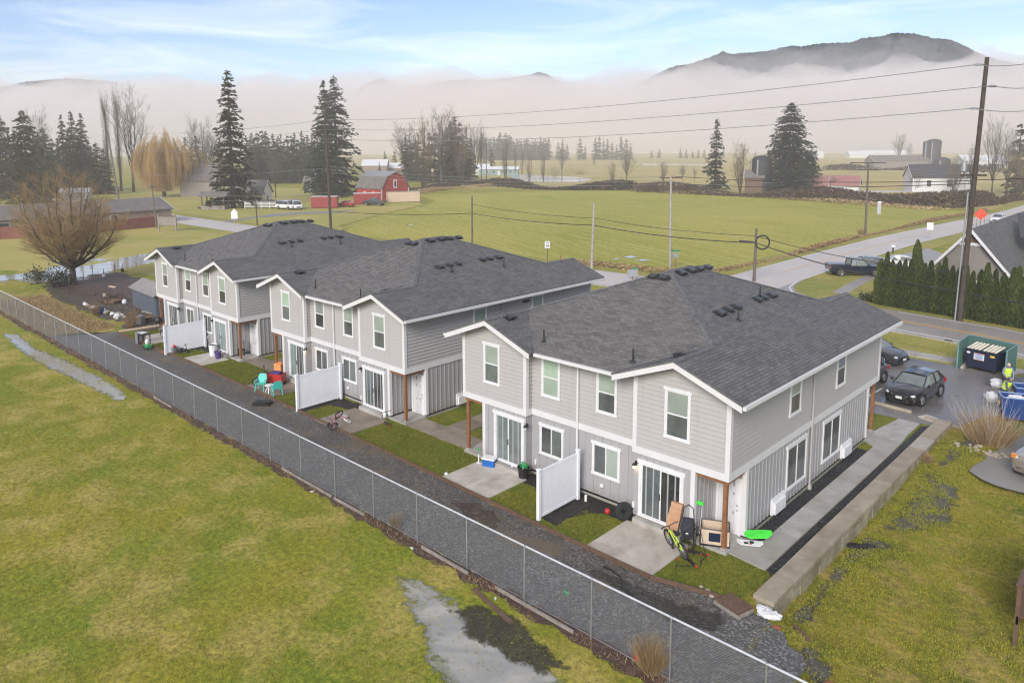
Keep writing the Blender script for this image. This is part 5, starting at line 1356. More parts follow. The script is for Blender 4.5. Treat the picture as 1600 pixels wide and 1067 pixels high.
DU = thing('dumpster', 'dark blue dumpster with ribbed cream lids and a white sign', 'dumpster', (1.55, 31.6, .02), R(-14))
mb = MB(); mb.loft([[Vector((sx * w, y, z)) for sx, y in ((-1, -.62 + f), (1, -.62 + f), (1, .62), (-1, .62))] for z, w, f in ((.18, .84, .1), (.9, .9, .0), (1.25, .9, .0))]); mb.box(-.93, .93, -.66, .66, 1.25, 1.32); mb.build('steel_body', M['navy'], DU)
for i in range(2):
    mb = MB(); x0 = -.9 + i * .92
    mb.add([(x0, -.64, 1.33), (x0 + .88, -.64, 1.33), (x0 + .88, .64, 1.52), (x0, .64, 1.52), (x0, -.64, 1.36), (x0 + .88, -.64, 1.36), (x0 + .88, .64, 1.56), (x0, .64, 1.56)], [(0, 3, 2, 1), (4, 5, 6, 7), (0, 1, 5, 4), (1, 2, 6, 5), (2, 3, 7, 6), (3, 0, 4, 7)])
    l = mb.build('lid', M['black'], DU); mb = MB()
    for k in range(4): a = x0 + .05 + k * .21; mb.add([(a, -.6, 1.365), (a + .15, -.6, 1.365), (a + .15, .6, 1.56), (a, .6, 1.56), (a + .02, -.58, 1.4), (a + .13, -.58, 1.4), (a + .13, .58, 1.59), (a + .02, .58, 1.59)], [(4, 5, 6, 7), (0, 1, 5, 4), (1, 2, 6, 5), (2, 3, 7, 6), (3, 0, 4, 7)])
    mb.build('lid_ribs', M['cream'], l)
mb = MB(); mb.box(-.38, .22, -.668, -.655, .72, 1.16); s_ = mb.build('sign_plate', M['white_plastic'], DU)
mb = MB()
for z, c0, c1 in ((1.04, -.3, .14), (.92, -.32, .16), (.8, -.28, .12)): mb.box(c0, c1, -.674, -.669, z, z + .05)
mb.build('sign_lettering', M['blue'], s_)
mb = MB(); mb.box(-.385, .225, -.672, -.669, 1.13, 1.16); mb.box(-.385, .225, -.672, -.669, .72, .745); mb.build('sign_border', M['red'], s_)
mb = MB(); mb.box(.55, .8, -.668, -.655, 1.05, 1.17); mb.build('yellow_sticker', M['yellow'], DU)
mb = MB(); mb.box(-.8, -.6, -.668, -.655, 1.05, 1.18); mb.build('white_sticker', M['white_plastic'], DU)
for x in (-.75, .75):
    for y in (-.45, .5): mb = MB(); mb.tube((x - .04, y, .1), (x + .04, y, .1), .1, .1, 12); mb.build('castor', M['rubber'], DU)
# wheel stops
for i, (x, y, rz) in enumerate((((-.45), 20.1, -.14), (2.2, 19.3, -.2), (-3.2, 20.6, -.14), (-6.0, 20.8, -.1))):
    o = MB(); o.xprism([(-.95, -.09, 0), (-.95, .09, 0), (-.95, .06, .13), (-.95, -.06, .13)], (1.9, 0, 0)); o = o.build('wheel_stop', M['cap_concrete']); o.location = (x, y, .013); o.rotation_euler.z = rz
    tag(o, ['tan concrete wheel stop in front of the black hatchback', 'pale concrete wheel stop by the end of the block wall', 'concrete wheel stop behind the cedar post, second bay', 'concrete wheel stop hidden behind the house, third bay'][i], 'wheel stop')
    if i == 3: bpy.data.objects.remove(o)
# ---------------------------------------------------------------- vehicles
M['paint_black'] = paint('car_black', (.012, .013, .016)); M['paint_grey'] = paint('car_slate', (.045, .05, .058)); M['paint_navy'] = paint('car_navy', (.01, .02, .045))
M['paint_silver'] = paint('car_silver', (.42, .43, .44), .6); M['paint_white'] = paint('car_white', (.7, .7, .7), 0); M['paint_red'] = paint('car_red', (.45, .02, .02), .1); M['paint_tan'] = paint('car_tan', (.4, .36, .31), .5)
M['chrome'] = pm('chrome', (.75, .76, .78), .12, 1.)

CARS = {
 # lower body stations: x (front +), z low, z shoulder, half width ; cabin: x base, x top pairs
 'hatch': dict(L=4.32, body=[(2.16, .32, .62, .62), (2.08, .22, .72, .78), (1.7, .2, .84, .86), (1.1, .2, .95, .88), (.5, .2, .98, .89), (-.6, .2, 1.0, .89), (-1.5, .22, 1.02, .87), (-1.95, .28, 1.02, .82), (-2.16, .4, .98, .7)],
               cab=[(1.05, .95, .8), (.25, 1.4, .62), (-.5, 1.47, .62), (-1.3, 1.42, .6), (-2.05, 1.02, .72)], wx=(1.32, -1.28), wr=.32),
 'sedan': dict(L=4.6, body=[(2.3, .32, .62, .6), (2.2, .22, .72, .78), (1.8, .2, .86, .87), (1.2, .2, .96, .89), (.5, .2, .98, .9), (-.8, .2, 1.0, .9), (-1.6, .22, 1.05, .88), (-2.1, .28, 1.04, .82), (-2.3, .4, .95, .68)],
               cab=[(1.15, .96, .8), (.3, 1.42, .6), (-.5, 1.47, .6), (-1.1, 1.4, .58), (-1.75, 1.05, .72)], wx=(1.4, -1.35), wr=.33),
 'suv': dict(L=4.6, body=[(2.3, .4, .75, .64), (2.2, .28, .9, .82), (1.8, .26, 1.02, .9), (1.2, .26, 1.08, .92), (-.8, .26, 1.1, .92), (-1.9, .28, 1.12, .9), (-2.2, .36, 1.1, .85), (-2.3, .45, 1.0, .75)],
               cab=[(1.15, 1.08, .84), (.4, 1.6, .68), (-.6, 1.68, .68), (-1.7, 1.64, .66), (-2.2, 1.12, .78)], wx=(1.4, -1.4), wr=.37),
 'pickup': dict(L=5.7, body=[(2.85, .5, .95, .7), (2.75, .36, 1.08, .9), (2.3, .34, 1.16, .98), (1.3, .34, 1.2, 1.0), (-.75, .34, 1.2, 1.0), (-.8, .34, 1.26, 1.0), (-2.7, .4, 1.26, .99), (-2.85, .5, 1.24, .96)],
               cab=[(1.35, 1.2, .88), (.55, 1.82, .74), (-.2, 1.88, .74), (-.62, 1.84, .74), (-.75, 1.2, .88)], wx=(1.85, -1.75), wr=.42),
 'van': dict(L=5.3, body=[(2.65, .45, .8, .72), (2.5, .32, 1.0, .9), (2.0, .3, 1.15, .97), (1.4, .3, 1.2, 1.0), (-2.5, .32, 1.25, 1.0), (-2.65, .45, 1.2, .95)],
               cab=[(1.9, 1.15, .9), (1.1, 1.95, .78), (.3, 2.05, .8), (-2.4, 2.05, .8), (-2.62, 1.22, .92)], wx=(1.6, -1.5), wr=.36),
}
def car(name, label, cat, loc, heading, kind, pm_, detail=True, glass='car_glass', group=None, plate=True, nose=None):
    T = thing(name, label, cat, loc, heading, group); k = CARS[kind]
    rings = []
    for x, zl, zs, w in k['body']:
        zm = zl + (zs - zl) * .55
        rings.append([Vector((x, -w * .86, zl)), Vector((x, -w, zl + .16)), Vector((x, -w, zm)), Vector((x, -w * .95, zs - .05)), Vector((x, -w * .8, zs)), Vector((x, 0, zs + .035)), Vector((x, w * .8, zs)), Vector((x, w * .95, zs - .05)), Vector((x, w, zm)), Vector((x, w, zl + .16)), Vector((x, w * .86, zl))])
    mb = MB(); mb.loft(rings); b = mb.build('body', M[pm_], T, smooth=38)
    cab = k['cab']; mb = MB()
    c = []
    for i, (x, z, w) in enumerate(cab):
        base = cab[0][1] - .1
        c.append([Vector((x, -w, z)), Vector((x, -w * .5, z + .02)), Vector((x, w * .5, z + .02)), Vector((x, w, z))])
    # glasshouse: belt polygon to roof polygon
    zb = cab[0][1] - .06; xf, xr = cab[0][0], cab[-1][0]; wb = cab[0][2]
    belt = lambda s: [Vector((xf, s * wb * .96, zb)), Vector((cab[1][0] + .25, s * (wb + .03), zb)), Vector((cab[2][0], s * (wb + .04), zb)), Vector((cab[3][0], s * (wb + .03), zb)), Vector((xr, s * cab[-1][2], zb))]
    roofl = lambda s: [Vector((xf, s * wb * .96, zb + .02)), Vector((cab[1][0], s * cab[1][2], cab[1][1])), Vector((cab[2][0], s * cab[2][2], cab[2][1])), Vector((cab[3][0], s * cab[3][2], cab[3][1])), Vector((xr, s * cab[-1][2], zb + .02))]
    g = MB()
    for s in (-1, 1):
        B, Rf = belt(s), roofl(s)
        for i in range(4): g.poly([B[i], B[i + 1], Rf[i + 1], Rf[i]])
    Rl, Rr = roofl(-1), roofl(1)
    for i in range(4): g.poly([Rl[i], Rl[i + 1], Rr[i + 1], Rr[i]])
    g.build('window_glass', M[glass], T)
    # roof skin, pillars
    r = MB()
    for i in (1, 2):
        a, b2 = Rl[i], Rl[i + 1]; c2, d2 = Rr[i + 1], Rr[i]; up = Vector((0, 0, .03))
        m0 = Vector((a.x, 0, a.z + .05)); m1 = Vector((b2.x, 0, b2.z + .05))
        r.add([a + up, b2 + up, m1 + up, m0 + up, c2 + up, d2 + up], [(0, 1, 2, 3), (3, 2, 4, 5)])
        r.add([a - Vector((0, .02, .03)), b2 - Vector((0, .02, .03)), b2 + up, a + up], [(0, 1, 2, 3)]); r.add([d2 + Vector((0, .02, -.03)), c2 + Vector((0, .02, -.03)), c2 + up, d2 + up], [(0, 1, 2, 3)])
    for Q, s in ((Rl, -1), (Rr, 1)):
        o_ = Vector((0, s * .012, 0)); B = belt(s)
        r.bar(Q[0] + o_, Q[1] + o_, .06, .05); r.bar(Q[3] + o_, Q[4] + o_, .13, .06)
        mid = Q[2].lerp(Q[3], .1) if kind != 'pickup' else Q[2]; mb_ = B[2].lerp(B[3], .1) if kind != 'pickup' else B[2]
        r.bar(mb_ + o_, mid + o_, .1, .04, up=(1, 0, 0))
        if kind in ('van', 'suv', 'hatch'): r.bar(B[3].lerp(B[4], .2) + o_, Q[3].lerp(Q[4], .1) + o_, .12, .04, up=(1, 0, 0))
    r.bar(Rl[1], Rr[1], .06, .04); r.bar(Rl[3], Rr[3], .06, .04)
    r.build('roof', M[pm_], T, smooth=30)
    hw = max(q[3] for q in k['body'])
    if kind == 'pickup':
        q = MB(); q.box(-2.72, -.86, -.84, .84, 1.262, 1.275); q.build('load_bed', M['dark_metal'], T)
    # wheels with dark arches
    for x in k['wx']:
        for s in (-1, 1):
            y = s * (hw - .1); wr = k['wr']; mb = MB(); mb.lathe([(wr * .55, -.1), (wr * .93, -.11), (wr, -.07), (wr, .07), (wr * .93, .11), (wr * .55, .1)], 24); mb.xf(Matrix.Translation((x, y, wr)) @ Matrix.Rotation(PI / 2, 4, 'X'))
            t = mb.build('wheel', M['rubber'], T, smooth=40)
            mb = MB(); mb.torus((x, y + s * .1, wr), wr * .6, .025, (0, 1, 0), 22, 5)
            for i in range(5):
                a = 2 * PI * i / 5; mb.bar((x, y + s * .105, wr), (x + wr * .58 * math.cos(a), y + s * .105, wr + wr * .58 * math.sin(a)), .07, .03, up=(0, 1, 0))
            mb.tube((x, y + s * .08, wr), (x, y + s * .12, wr), .06, .06, 10); mb.build('rim', M['steel'], t, smooth=40)
            mb = MB(); mb.torus((x, s * (hw - .005), wr + .02), wr * 1.12, .05, (0, 1, 0), 20, 5, a0=0, a1=2 * PI); mb.build('wheel_arch', M['black'], T)
    x0, zl, zs, w0 = k['body'][0]; x1, _, zs1, w1 = k['body'][1]
    for s in (-1, 1):
        mb = MB(); mb.add([(x1 + .05, s * w1 * .55, zs - .06), (x1 - .25, s * w1 * 1.0, zs), (x1 - .3, s * w1 * 1.01, zs + .12), (x1 + .02, s * w1 * .6, zs + .09)], [(0, 1, 2, 3)]);
        mb.ball((x1 - .1, s * w1 * .8, zs + .02), .18, .16, .09, 10, 6); mb.build('headlight', M['lens_clear'], T, smooth=50)
        xr_, zl2, zs2, w2 = k['body'][-1]
        mb = MB(); mb.box(xr_ - .02, xr_ + .14, s * (w2 - .04), s * (w2 + .14), zs2 - .3, zs2 - .04); mb.build('tail_light', M['lens_red'], T)
        mb = MB(); mb.ball((cab[0][0] - .35, s * (wb + .19), zb + .14), .08, .12, .08, 10, 6); mb.build('mirror', M[pm_ if detail else 'black'], T, smooth=60)
        for xx in ((.35, -.65) if kind != 'van' else (1.0,)):
            mb = MB(); mb.bar((xx - .1, s * (hw + .005), zb - .1), (xx + .1, s * (hw + .005), zb - .1), .03, .03); mb.build('door_handle', M['chrome'], T)
    g = MB(); g.box(x0 - .02, x0 + .03, -w0 * .55, w0 * .55, zs - .22, zs - .02); g.build('grille', M['black'], T)
    g = MB(); g.box(x0 - .05, x0 + .06, -w0 * .95, w0 * .95, zl + .04, zl + .14); g.build('front_bumper', M['chrome' if kind in ('pickup', 'van') else 'black'], T)
    xr_ = k['body'][-1][0]; g = MB(); g.box(xr_ - .07, xr_ + .05, -.7, .7, zl, zl + .16); g.build('rear_bumper', M['chrome' if kind in ('pickup', 'van') else pm_], T)
    if plate:
        g = MB(); g.box(x0 + .062, x0 + .075, -.16, .16, zl + .1, zl + .24); g.build('number_plate', M['white_plastic'], T)
    return T

def gp(x, y, z=.02): p = W(x, y, z); return Vector((p.x, p.y, z))
# black hatchback facing the camera (nose towards the wheel stop)
hx = gp(1403, 634, .013); 
lx = car('parked_car', 'black hatchback with chrome hourglass grille, parked nose in by the wheel stop', 'car', (-.12, 22.9, .013), R(-96), 'hatch', 'paint_black', glass='car_glass_pale')
mb = MB(); x = 2.215
for a, b in (((-.42, .62), (.42, .62)), ((-.42, .62), (-.22, .46)), ((.42, .62), (.22, .46)), ((-.22, .46), (-.5, .24)), ((.22, .46), (.5, .24)), ((-.5, .24), (.5, .24))): mb.bar((x - abs(a[0]) * .14, *a), (x - abs(b[0]) * .14, *b), .035, .035)
mb.build('chrome_grille_frame', M['chrome'], lx)
car('parked_car', 'slate grey sedan half hidden behind the nearest townhouse, facing right', 'car', (-4.6, 29.6, .013), R(-16), 'sedan', 'paint_grey', glass='car_glass_pale')
car('parked_car', 'dark car mostly hidden behind the nearest townhouse, only a wheel showing', 'car', (-3.25, 23.3, .013), R(-96), 'sedan', 'paint_grey')
car('parked_truck', 'dark navy crew cab pickup parked on the corner grass', 'pickup truck', (-16.75, 63.2, .03), R(37), 'pickup', 'paint_navy', glass='car_glass_pale')
car('parked_car', 'black estate car parked behind the navy pickup', 'car', (-15.6, 67.0, .04), R(30), 'suv', 'paint_black')
car('parked_car', 'silver white sedan parked behind the black estate by the house', 'car', (-14.2, 71.8, .04), R(24), 'sedan', 'paint_white')
tk = car('parked_truck', 'silver tan pickup cut off by the right edge of the photo', 'pickup truck', (7.35, 16.9, -.06), R(-103), 'pickup', 'paint_tan')
for s in (-1,):
    mb = MB(); mb.box(2.62, 2.8, s * .76, s * .95, .92, 1.1); mb.build('indicator', M['lens_amber'], tk)
# along the cross road
for i, (x, y, m_, kd, lb) in enumerate(((1560, 347, 'paint_white', 'sedan', 'white car on the far road behind the gabled house roof, left one'), (1588, 348, 'paint_silver', 'sedan', 'silver car on the far road behind the gabled house roof, right one'))):
    p = gp(x, y, .04); car('parked_car', lb, 'car', p, R(-95), kd, m_, plate=False)
# the farm
car('parked_car', 'red car parked between the two shipping containers at the barn', 'car', gp(541, 323, .05), R(195), 'sedan', 'paint_red', plate=False)
car('parked_truck', 'dark grey pickup parked in front of the red barn', 'pickup truck', gp(585, 321, .05), R(205), 'pickup', 'paint_grey', plate=False)
car('parked_van', 'white van of the two by the farmhouse yard, on the left', 'van', gp(447, 327, .05), R(15), 'van', 'paint_white', plate=False)
car('parked_van', 'white van of the two by the farmhouse yard, on the right with its nose showing', 'van', gp(463, 327, .05), R(-20), 'van', 'paint_white', plate=False)

# ---------------------------------------------------------------- two workers sorting rubbish
def person(label, loc, rz, bend, vest, coat_m, hat_m, arms):
    P = thing('person', label, 'person', loc, rz)
    me = bpy.data.meshes.new('body'); V = []; E_ = []; Rd = []
    def v(p, r, frm=None):
        V.append(p); Rd.append(r); i = len(V) - 1
        if frm is not None: E_.append((frm, i))
        return i
    Rb = Matrix.Rotation(bend, 3, 'Y'); hip = Vector((0, 0, .92))
    up = lambda x, y, z: tuple(hip + Rb @ (Vector((x, y, z)) - hip))
    pel = v((0, 0, .92), .15); sp = v(up(0, 0, 1.12), .145, pel); ch = v(up(0, 0, 1.34), .165, sp); nk = v(up(.01, 0, 1.5), .065, ch)
    for s in (-1, 1):
        h = v((0, s * .1, .86), .1, pel); kn = v((.04, s * .11, .48), .07, h); an = v((-.01, s * .11, .09), .05, kn); v((.15, s * .12, .04), .045, an)
        sh = v(up(0, s * .2, 1.42), .075, ch); el = v(up(*arms[0 if s < 0 else 1][0]), .05, sh); wr = v(up(*arms[0 if s < 0 else 1][1]), .036, el)
    me.from_pydata(V, E_, []); o = bpy.data.objects.new('body', me); col.objects.link(o); o.parent = P
    md = o.modifiers.new('skin', 'SKIN'); me.skin_vertices[0].data.foreach_set('radius', [q for r in Rd for q in (r, r)]); me.skin_vertices[0].data[pel].use_root = True
    o.modifiers.new('sub', 'SUBSURF').levels = 1; o.modifiers['sub'].render_levels = 1
    me.materials.append(M[coat_m])
    # head with nose, ears, eyes, mouth
    hc = Vector(up(.03, 0, 1.62)); mb = MB(); mb.ball(hc, .095, .078, .12, 14, 10); mb.ball(hc + Vector((.1, 0, -.01)), .02, .014, .022, 6, 4)
    for s in (-1, 1): mb.ball(hc + Vector((0, s * .08, 0)), .02, .012, .03, 6, 4)
    hd = mb.build('head', M['skin'], P, smooth=60)
    mb = MB()
    for s in (-1, 1): mb.ball(hc + Vector((.086, s * .032, .02)), .01, .013, .009, 6, 4)
    mb.box(hc.x + .085, hc.x + .092, -.025, .025, hc.z - .055, hc.z - .048); mb.build('face_features', M['black'], hd)
    mb = MB(); mb.ball(hc + Vector((-.015, 0, .035)), .105, .09, .105, 14, 8); mb.build('hat' if hat_m != 'hair' else 'hair', M[hat_m], P, smooth=60)
    # hands with five fingers
    for s in (0, 1):
        wp = Vector(up(*arms[s][1])); ep = Vector(up(*arms[s][0])); d = (wp - ep).normalized(); sd = d.cross(Vector((0, 0, 1))).normalized(); nn = sd.cross(d); mb = MB()
        mb.ball(wp + d * .05, .045, .04, .03, 8, 6)
        for i in range(4):
            b = wp + d * .085 + sd * (.03 - .02 * i); ln = (.035, .042, .04, .03)[i]; m1 = b + d * ln; mb.tube(b, m1, .009, .008, 6); mb.tube(m1, m1 + d * ln * .6 - nn * ln * .5, .008, .007, 6)
        tb = wp + d * .04 + sd * .04; mb.tube(tb, tb + d * .035 + sd * .03, .01, .009, 6)
        mb.build('hand', M['skin'], P, smooth=60)
    if vest:
        mb = MB(); rings = []
        for z, a, b in ((.98, .19, .2), (1.15, .18, .2), (1.32, .195, .215), (1.46, .12, .19)):
            rings.append([Vector(up(a * math.cos(t), b * math.sin(t), z)) for t in [2 * PI * i / 16 for i in range(16)]])
        mb.loft(rings, caps=False); vst = mb.build('vest', M['hivis'], P, smooth=60)
        mb = MB()
        for z in (1.06,): mb.loft([[Vector(up(.195 * math.cos(t), .212 * math.sin(t), zz)) for t in [2 * PI * i / 16 for i in range(16)]] for zz in (z, z + .05)], caps=False)
        mb.build('reflective_band', M['lens_clear'], vst, smooth=60)
    mb = MB()
    for s in (-1, 1):
        mb.tube((0, s * .1, .88), (.045, s * .112, .48), .115, .085, 12); mb.tube((.045, s * .112, .5), (-.005, s * .112, .1), .086, .07, 12)
    mb.build('trousers', M['dark_cloth'], P, smooth=60)
    return P
p1 = gp(1567, 633, .02)
person('person in a yellow high visibility vest and grey hood bending over the blue totes', p1, R(-20), R(22), True, 'grey_cloth', 'grey_cloth', (((.2, -.26, 1.2), (.42, -.18, 1.12)), ((.22, .26, 1.2), (.44, .16, 1.14))))
p2 = gp(1571, 612, .02)
person('person in a blue jacket and tan cap standing behind the worker with the vest', p2, R(-60), R(10), True, 'blue_cloth', 'beige', (((.12, -.27, 1.16), (.34, -.2, 1.08)), ((.12, .27, 1.16), (.32, .2, 1.05))))
for i, (x, y, m_) in enumerate(((1557, 606, 'bag_white'), (1548, 627, 'bag_white'))):
    o = MB(); o.ball((0, 0, .26), .34, .3, .3, 14, 9, jit=.16, rnd=rs); o = o.build('rubbish_sack', M[m_], smooth=30); o.location = gp(x, y, .0); tag(o, ['pale rubbish sack beside the two workers, farther one', 'pale rubbish sack behind the bare shrub, nearer one'][i], 'rubbish sack')
# ---------------------------------------------------------------- vegetation
def leaf_mat(name, a, b, rough=.7, trans=.0):
    t = NT(name); g = t.new('ShaderNodeNewGeometry'); v = t.coord('Object')
    n = t.noise(v, .5, 4, .6)
    k = t.math('ADD', t.math('MULTIPLY', g.outputs['Random Per Island'], .6), t.math('ADD', t.math('MULTIPLY', n, .4), t.math('MULTIPLY', t.math('SUBTRACT', t.new('ShaderNodeObjectInfo').outputs['Random'], .5), .35)))
    t.set(Base_Color=t.ramp(k, [(.2, a), (.8, b)]), Roughness=rough); t.b.inputs['Specular IOR Level'].default_value = .25
    return t.mat
M['fir'] = leaf_mat('fir_needles', (.018, .028, .017), (.05, .065, .036))
M['fir_brown'] = leaf_mat('old_fir_needles', (.02, .025, .013), (.07, .065, .032))
M['cedar_tree'] = leaf_mat('dark_cedar', (.01, .017, .015), (.035, .05, .04))
M['hedge'] = leaf_mat('arborvitae', (.016, .03, .008), (.09, .12, .024))
M['bark'] = pm('tree_bark', (.04, .032, .026), .9, c2=(.09, .075, .06), scale=4)
M['bark_moss'] = pm('mossy_bark', (.045, .04, .018), .9, c2=(.09, .07, .045), scale=2)
M['twig'] = leaf_mat('grey_twigs', (.09, .078, .068), (.2, .175, .15))
M['twig_gold'] = leaf_mat('golden_twigs', (.16, .105, .05), (.38, .26, .12))
M['willow_gold'] = leaf_mat('willow_strands', (.24, .14, .05), (.42, .265, .1))
M['twig_brown'] = leaf_mat('brown_twigs', (.11, .085, .055), (.24, .18, .11))
M['bramble'] = leaf_mat('bramble_stems', (.035, .024, .018), (.13, .09, .062))
M['dry'] = leaf_mat('dry_stems', (.2, .13, .06), (.5, .36, .19))
M['whip'] = leaf_mat('pale_whips', (.4, .35, .3), (.75, .68, .6))
M['whip_low'] = leaf_mat('russet_whips', (.2, .125, .06), (.42, .28, .15))
M['grass_blade'] = leaf_mat('grass_blades', (.14, .2, .016), (.38, .33, .045))
M['grass_yard'] = leaf_mat('yard_blades', (.06, .09, .01), (.22, .21, .03))
M['shrub_dark'] = leaf_mat('dark_shrub', (.02, .03, .02), (.08, .085, .045))

def leaves(name, C, Dr, Ln, Wd, mat, parent=None, nrng=None, bend=0):
    """many rhombic sprays; C centres, Dr unit directions, Ln lengths, Wd widths"""
    n = len(C); rng = nrng or np.random.default_rng(1)
    S = np.cross(Dr, rng.normal(size=(n, 3))); S /= np.linalg.norm(S, axis=1)[:, None] + 1e-9
    v = np.empty((n, 4, 3)); v[:, 0] = C - Dr * Ln[:, None] * .5; v[:, 2] = C + Dr * Ln[:, None] * .5
    m = C + Dr * Ln[:, None] * .05; v[:, 1] = m + S * Wd[:, None] * .5; v[:, 3] = m - S * Wd[:, None] * .5
    me = bpy.data.meshes.new(name); me.vertices.add(n * 4); me.loops.add(n * 4); me.polygons.add(n)
    me.vertices.foreach_set('co', v.ravel()); me.loops.foreach_set('vertex_index', np.arange(n * 4, dtype=np.int32)); me.polygons.foreach_set('loop_start', np.arange(0, n * 4, 4, dtype=np.int32))
    me.update(calc_edges=True); me.validate(); me.materials.append(mat)
    o = bpy.data.objects.new(name, me); col.objects.link(o)
    if parent: o.parent = parent
    return o

def fir(h, rmax, seed, levels=38, nb=(5, 8), spray=9, bare=.06, power=.85, gap=.25, mat='fir', twin=False, size=1., top_thin=.0):
    """conifer: trunk + crown of drooping branches clothed in needle sprays"""
    rg = np.random.default_rng(seed); T = bpy.data.objects.new('fir_tree', None); col.objects.link(T)
    mb = MB(); mb.tube((0, 0, 0), (0, 0, h * .55), h * .016 + .08, h * .009, 8, caps=False); mb.tube((0, 0, h * .55), (0, 0, h), h * .009, .02, 6, caps=False)
    C = []; Dv = []; Ln = []; Wd = []
    levels = int(levels * 1.5)
    for i in range(levels):
        t = (i + rg.uniform(-1.2, 1.2)) / levels; t = max(0, min(.985, t)); z = h * (bare + (1 - bare) * t)
        r0 = rmax * (1 - t) ** power * (1 - top_thin * t) + .25
        for b in range(rg.integers(*nb)):
            if rg.random() < gap * .5: continue
            a = rg.uniform(0, 2 * PI); r = r0 * rg.uniform(.4, 1.2); droop = r * rg.uniform(-.05, .5); dx, dy = math.cos(a), math.sin(a)
            if r > .8 and rg.random() < .5: mb.tube((0, 0, z), (dx * r * .8, dy * r * .8, z - droop * .6), .012 * h / 12 + .015, .012, 3, caps=False)
            k = max(4, int(spray * 2.1 * (r / rmax) ** .7))
            for j in range(k):
                s = (j + rg.uniform(.2, 1)) / k
                if s < .12: continue
                w = r * .22 * (1 - s * .6); off = rg.uniform(-1, 1) * w
                C.append((dx * r * s - dy * off, dy * r * s + dx * off, z - droop * s * s + rg.uniform(-.4, .18) * size))
                d = np.array((dx - dy * off / (w + .01) * .6, dy + dx * off / (w + .01) * .6, rg.uniform(-.75, .05))); Dv.append(d / np.linalg.norm(d))
                q = size * rg.uniform(.55, 1.15) * (.5 + .5 * (r / rmax)); Ln.append(1.15 * q); Wd.append(.5 * q)
    mb.build('trunk', M['bark'], T, fix=False)
    leaves('crown', np.array(C), np.array(Dv), np.array(Ln), np.array(Wd), M[mat], T, rg)
    return T

def place(T, label, base, rz=0., s=1., sx=1., group=None, cat='tree', name=None):
    T.location = (base.x, base.y, getattr(base, 'z', 0)); T.rotation_euler = (0, 0, rz); T.scale = (s * sx, s * sx, s); tag(T, label, cat, group)
    if name: T.name = name
    return T

USED = {}
def again(key, proto):
    if key not in USED: USED[key] = 1; return proto
    return copy_tree(proto)

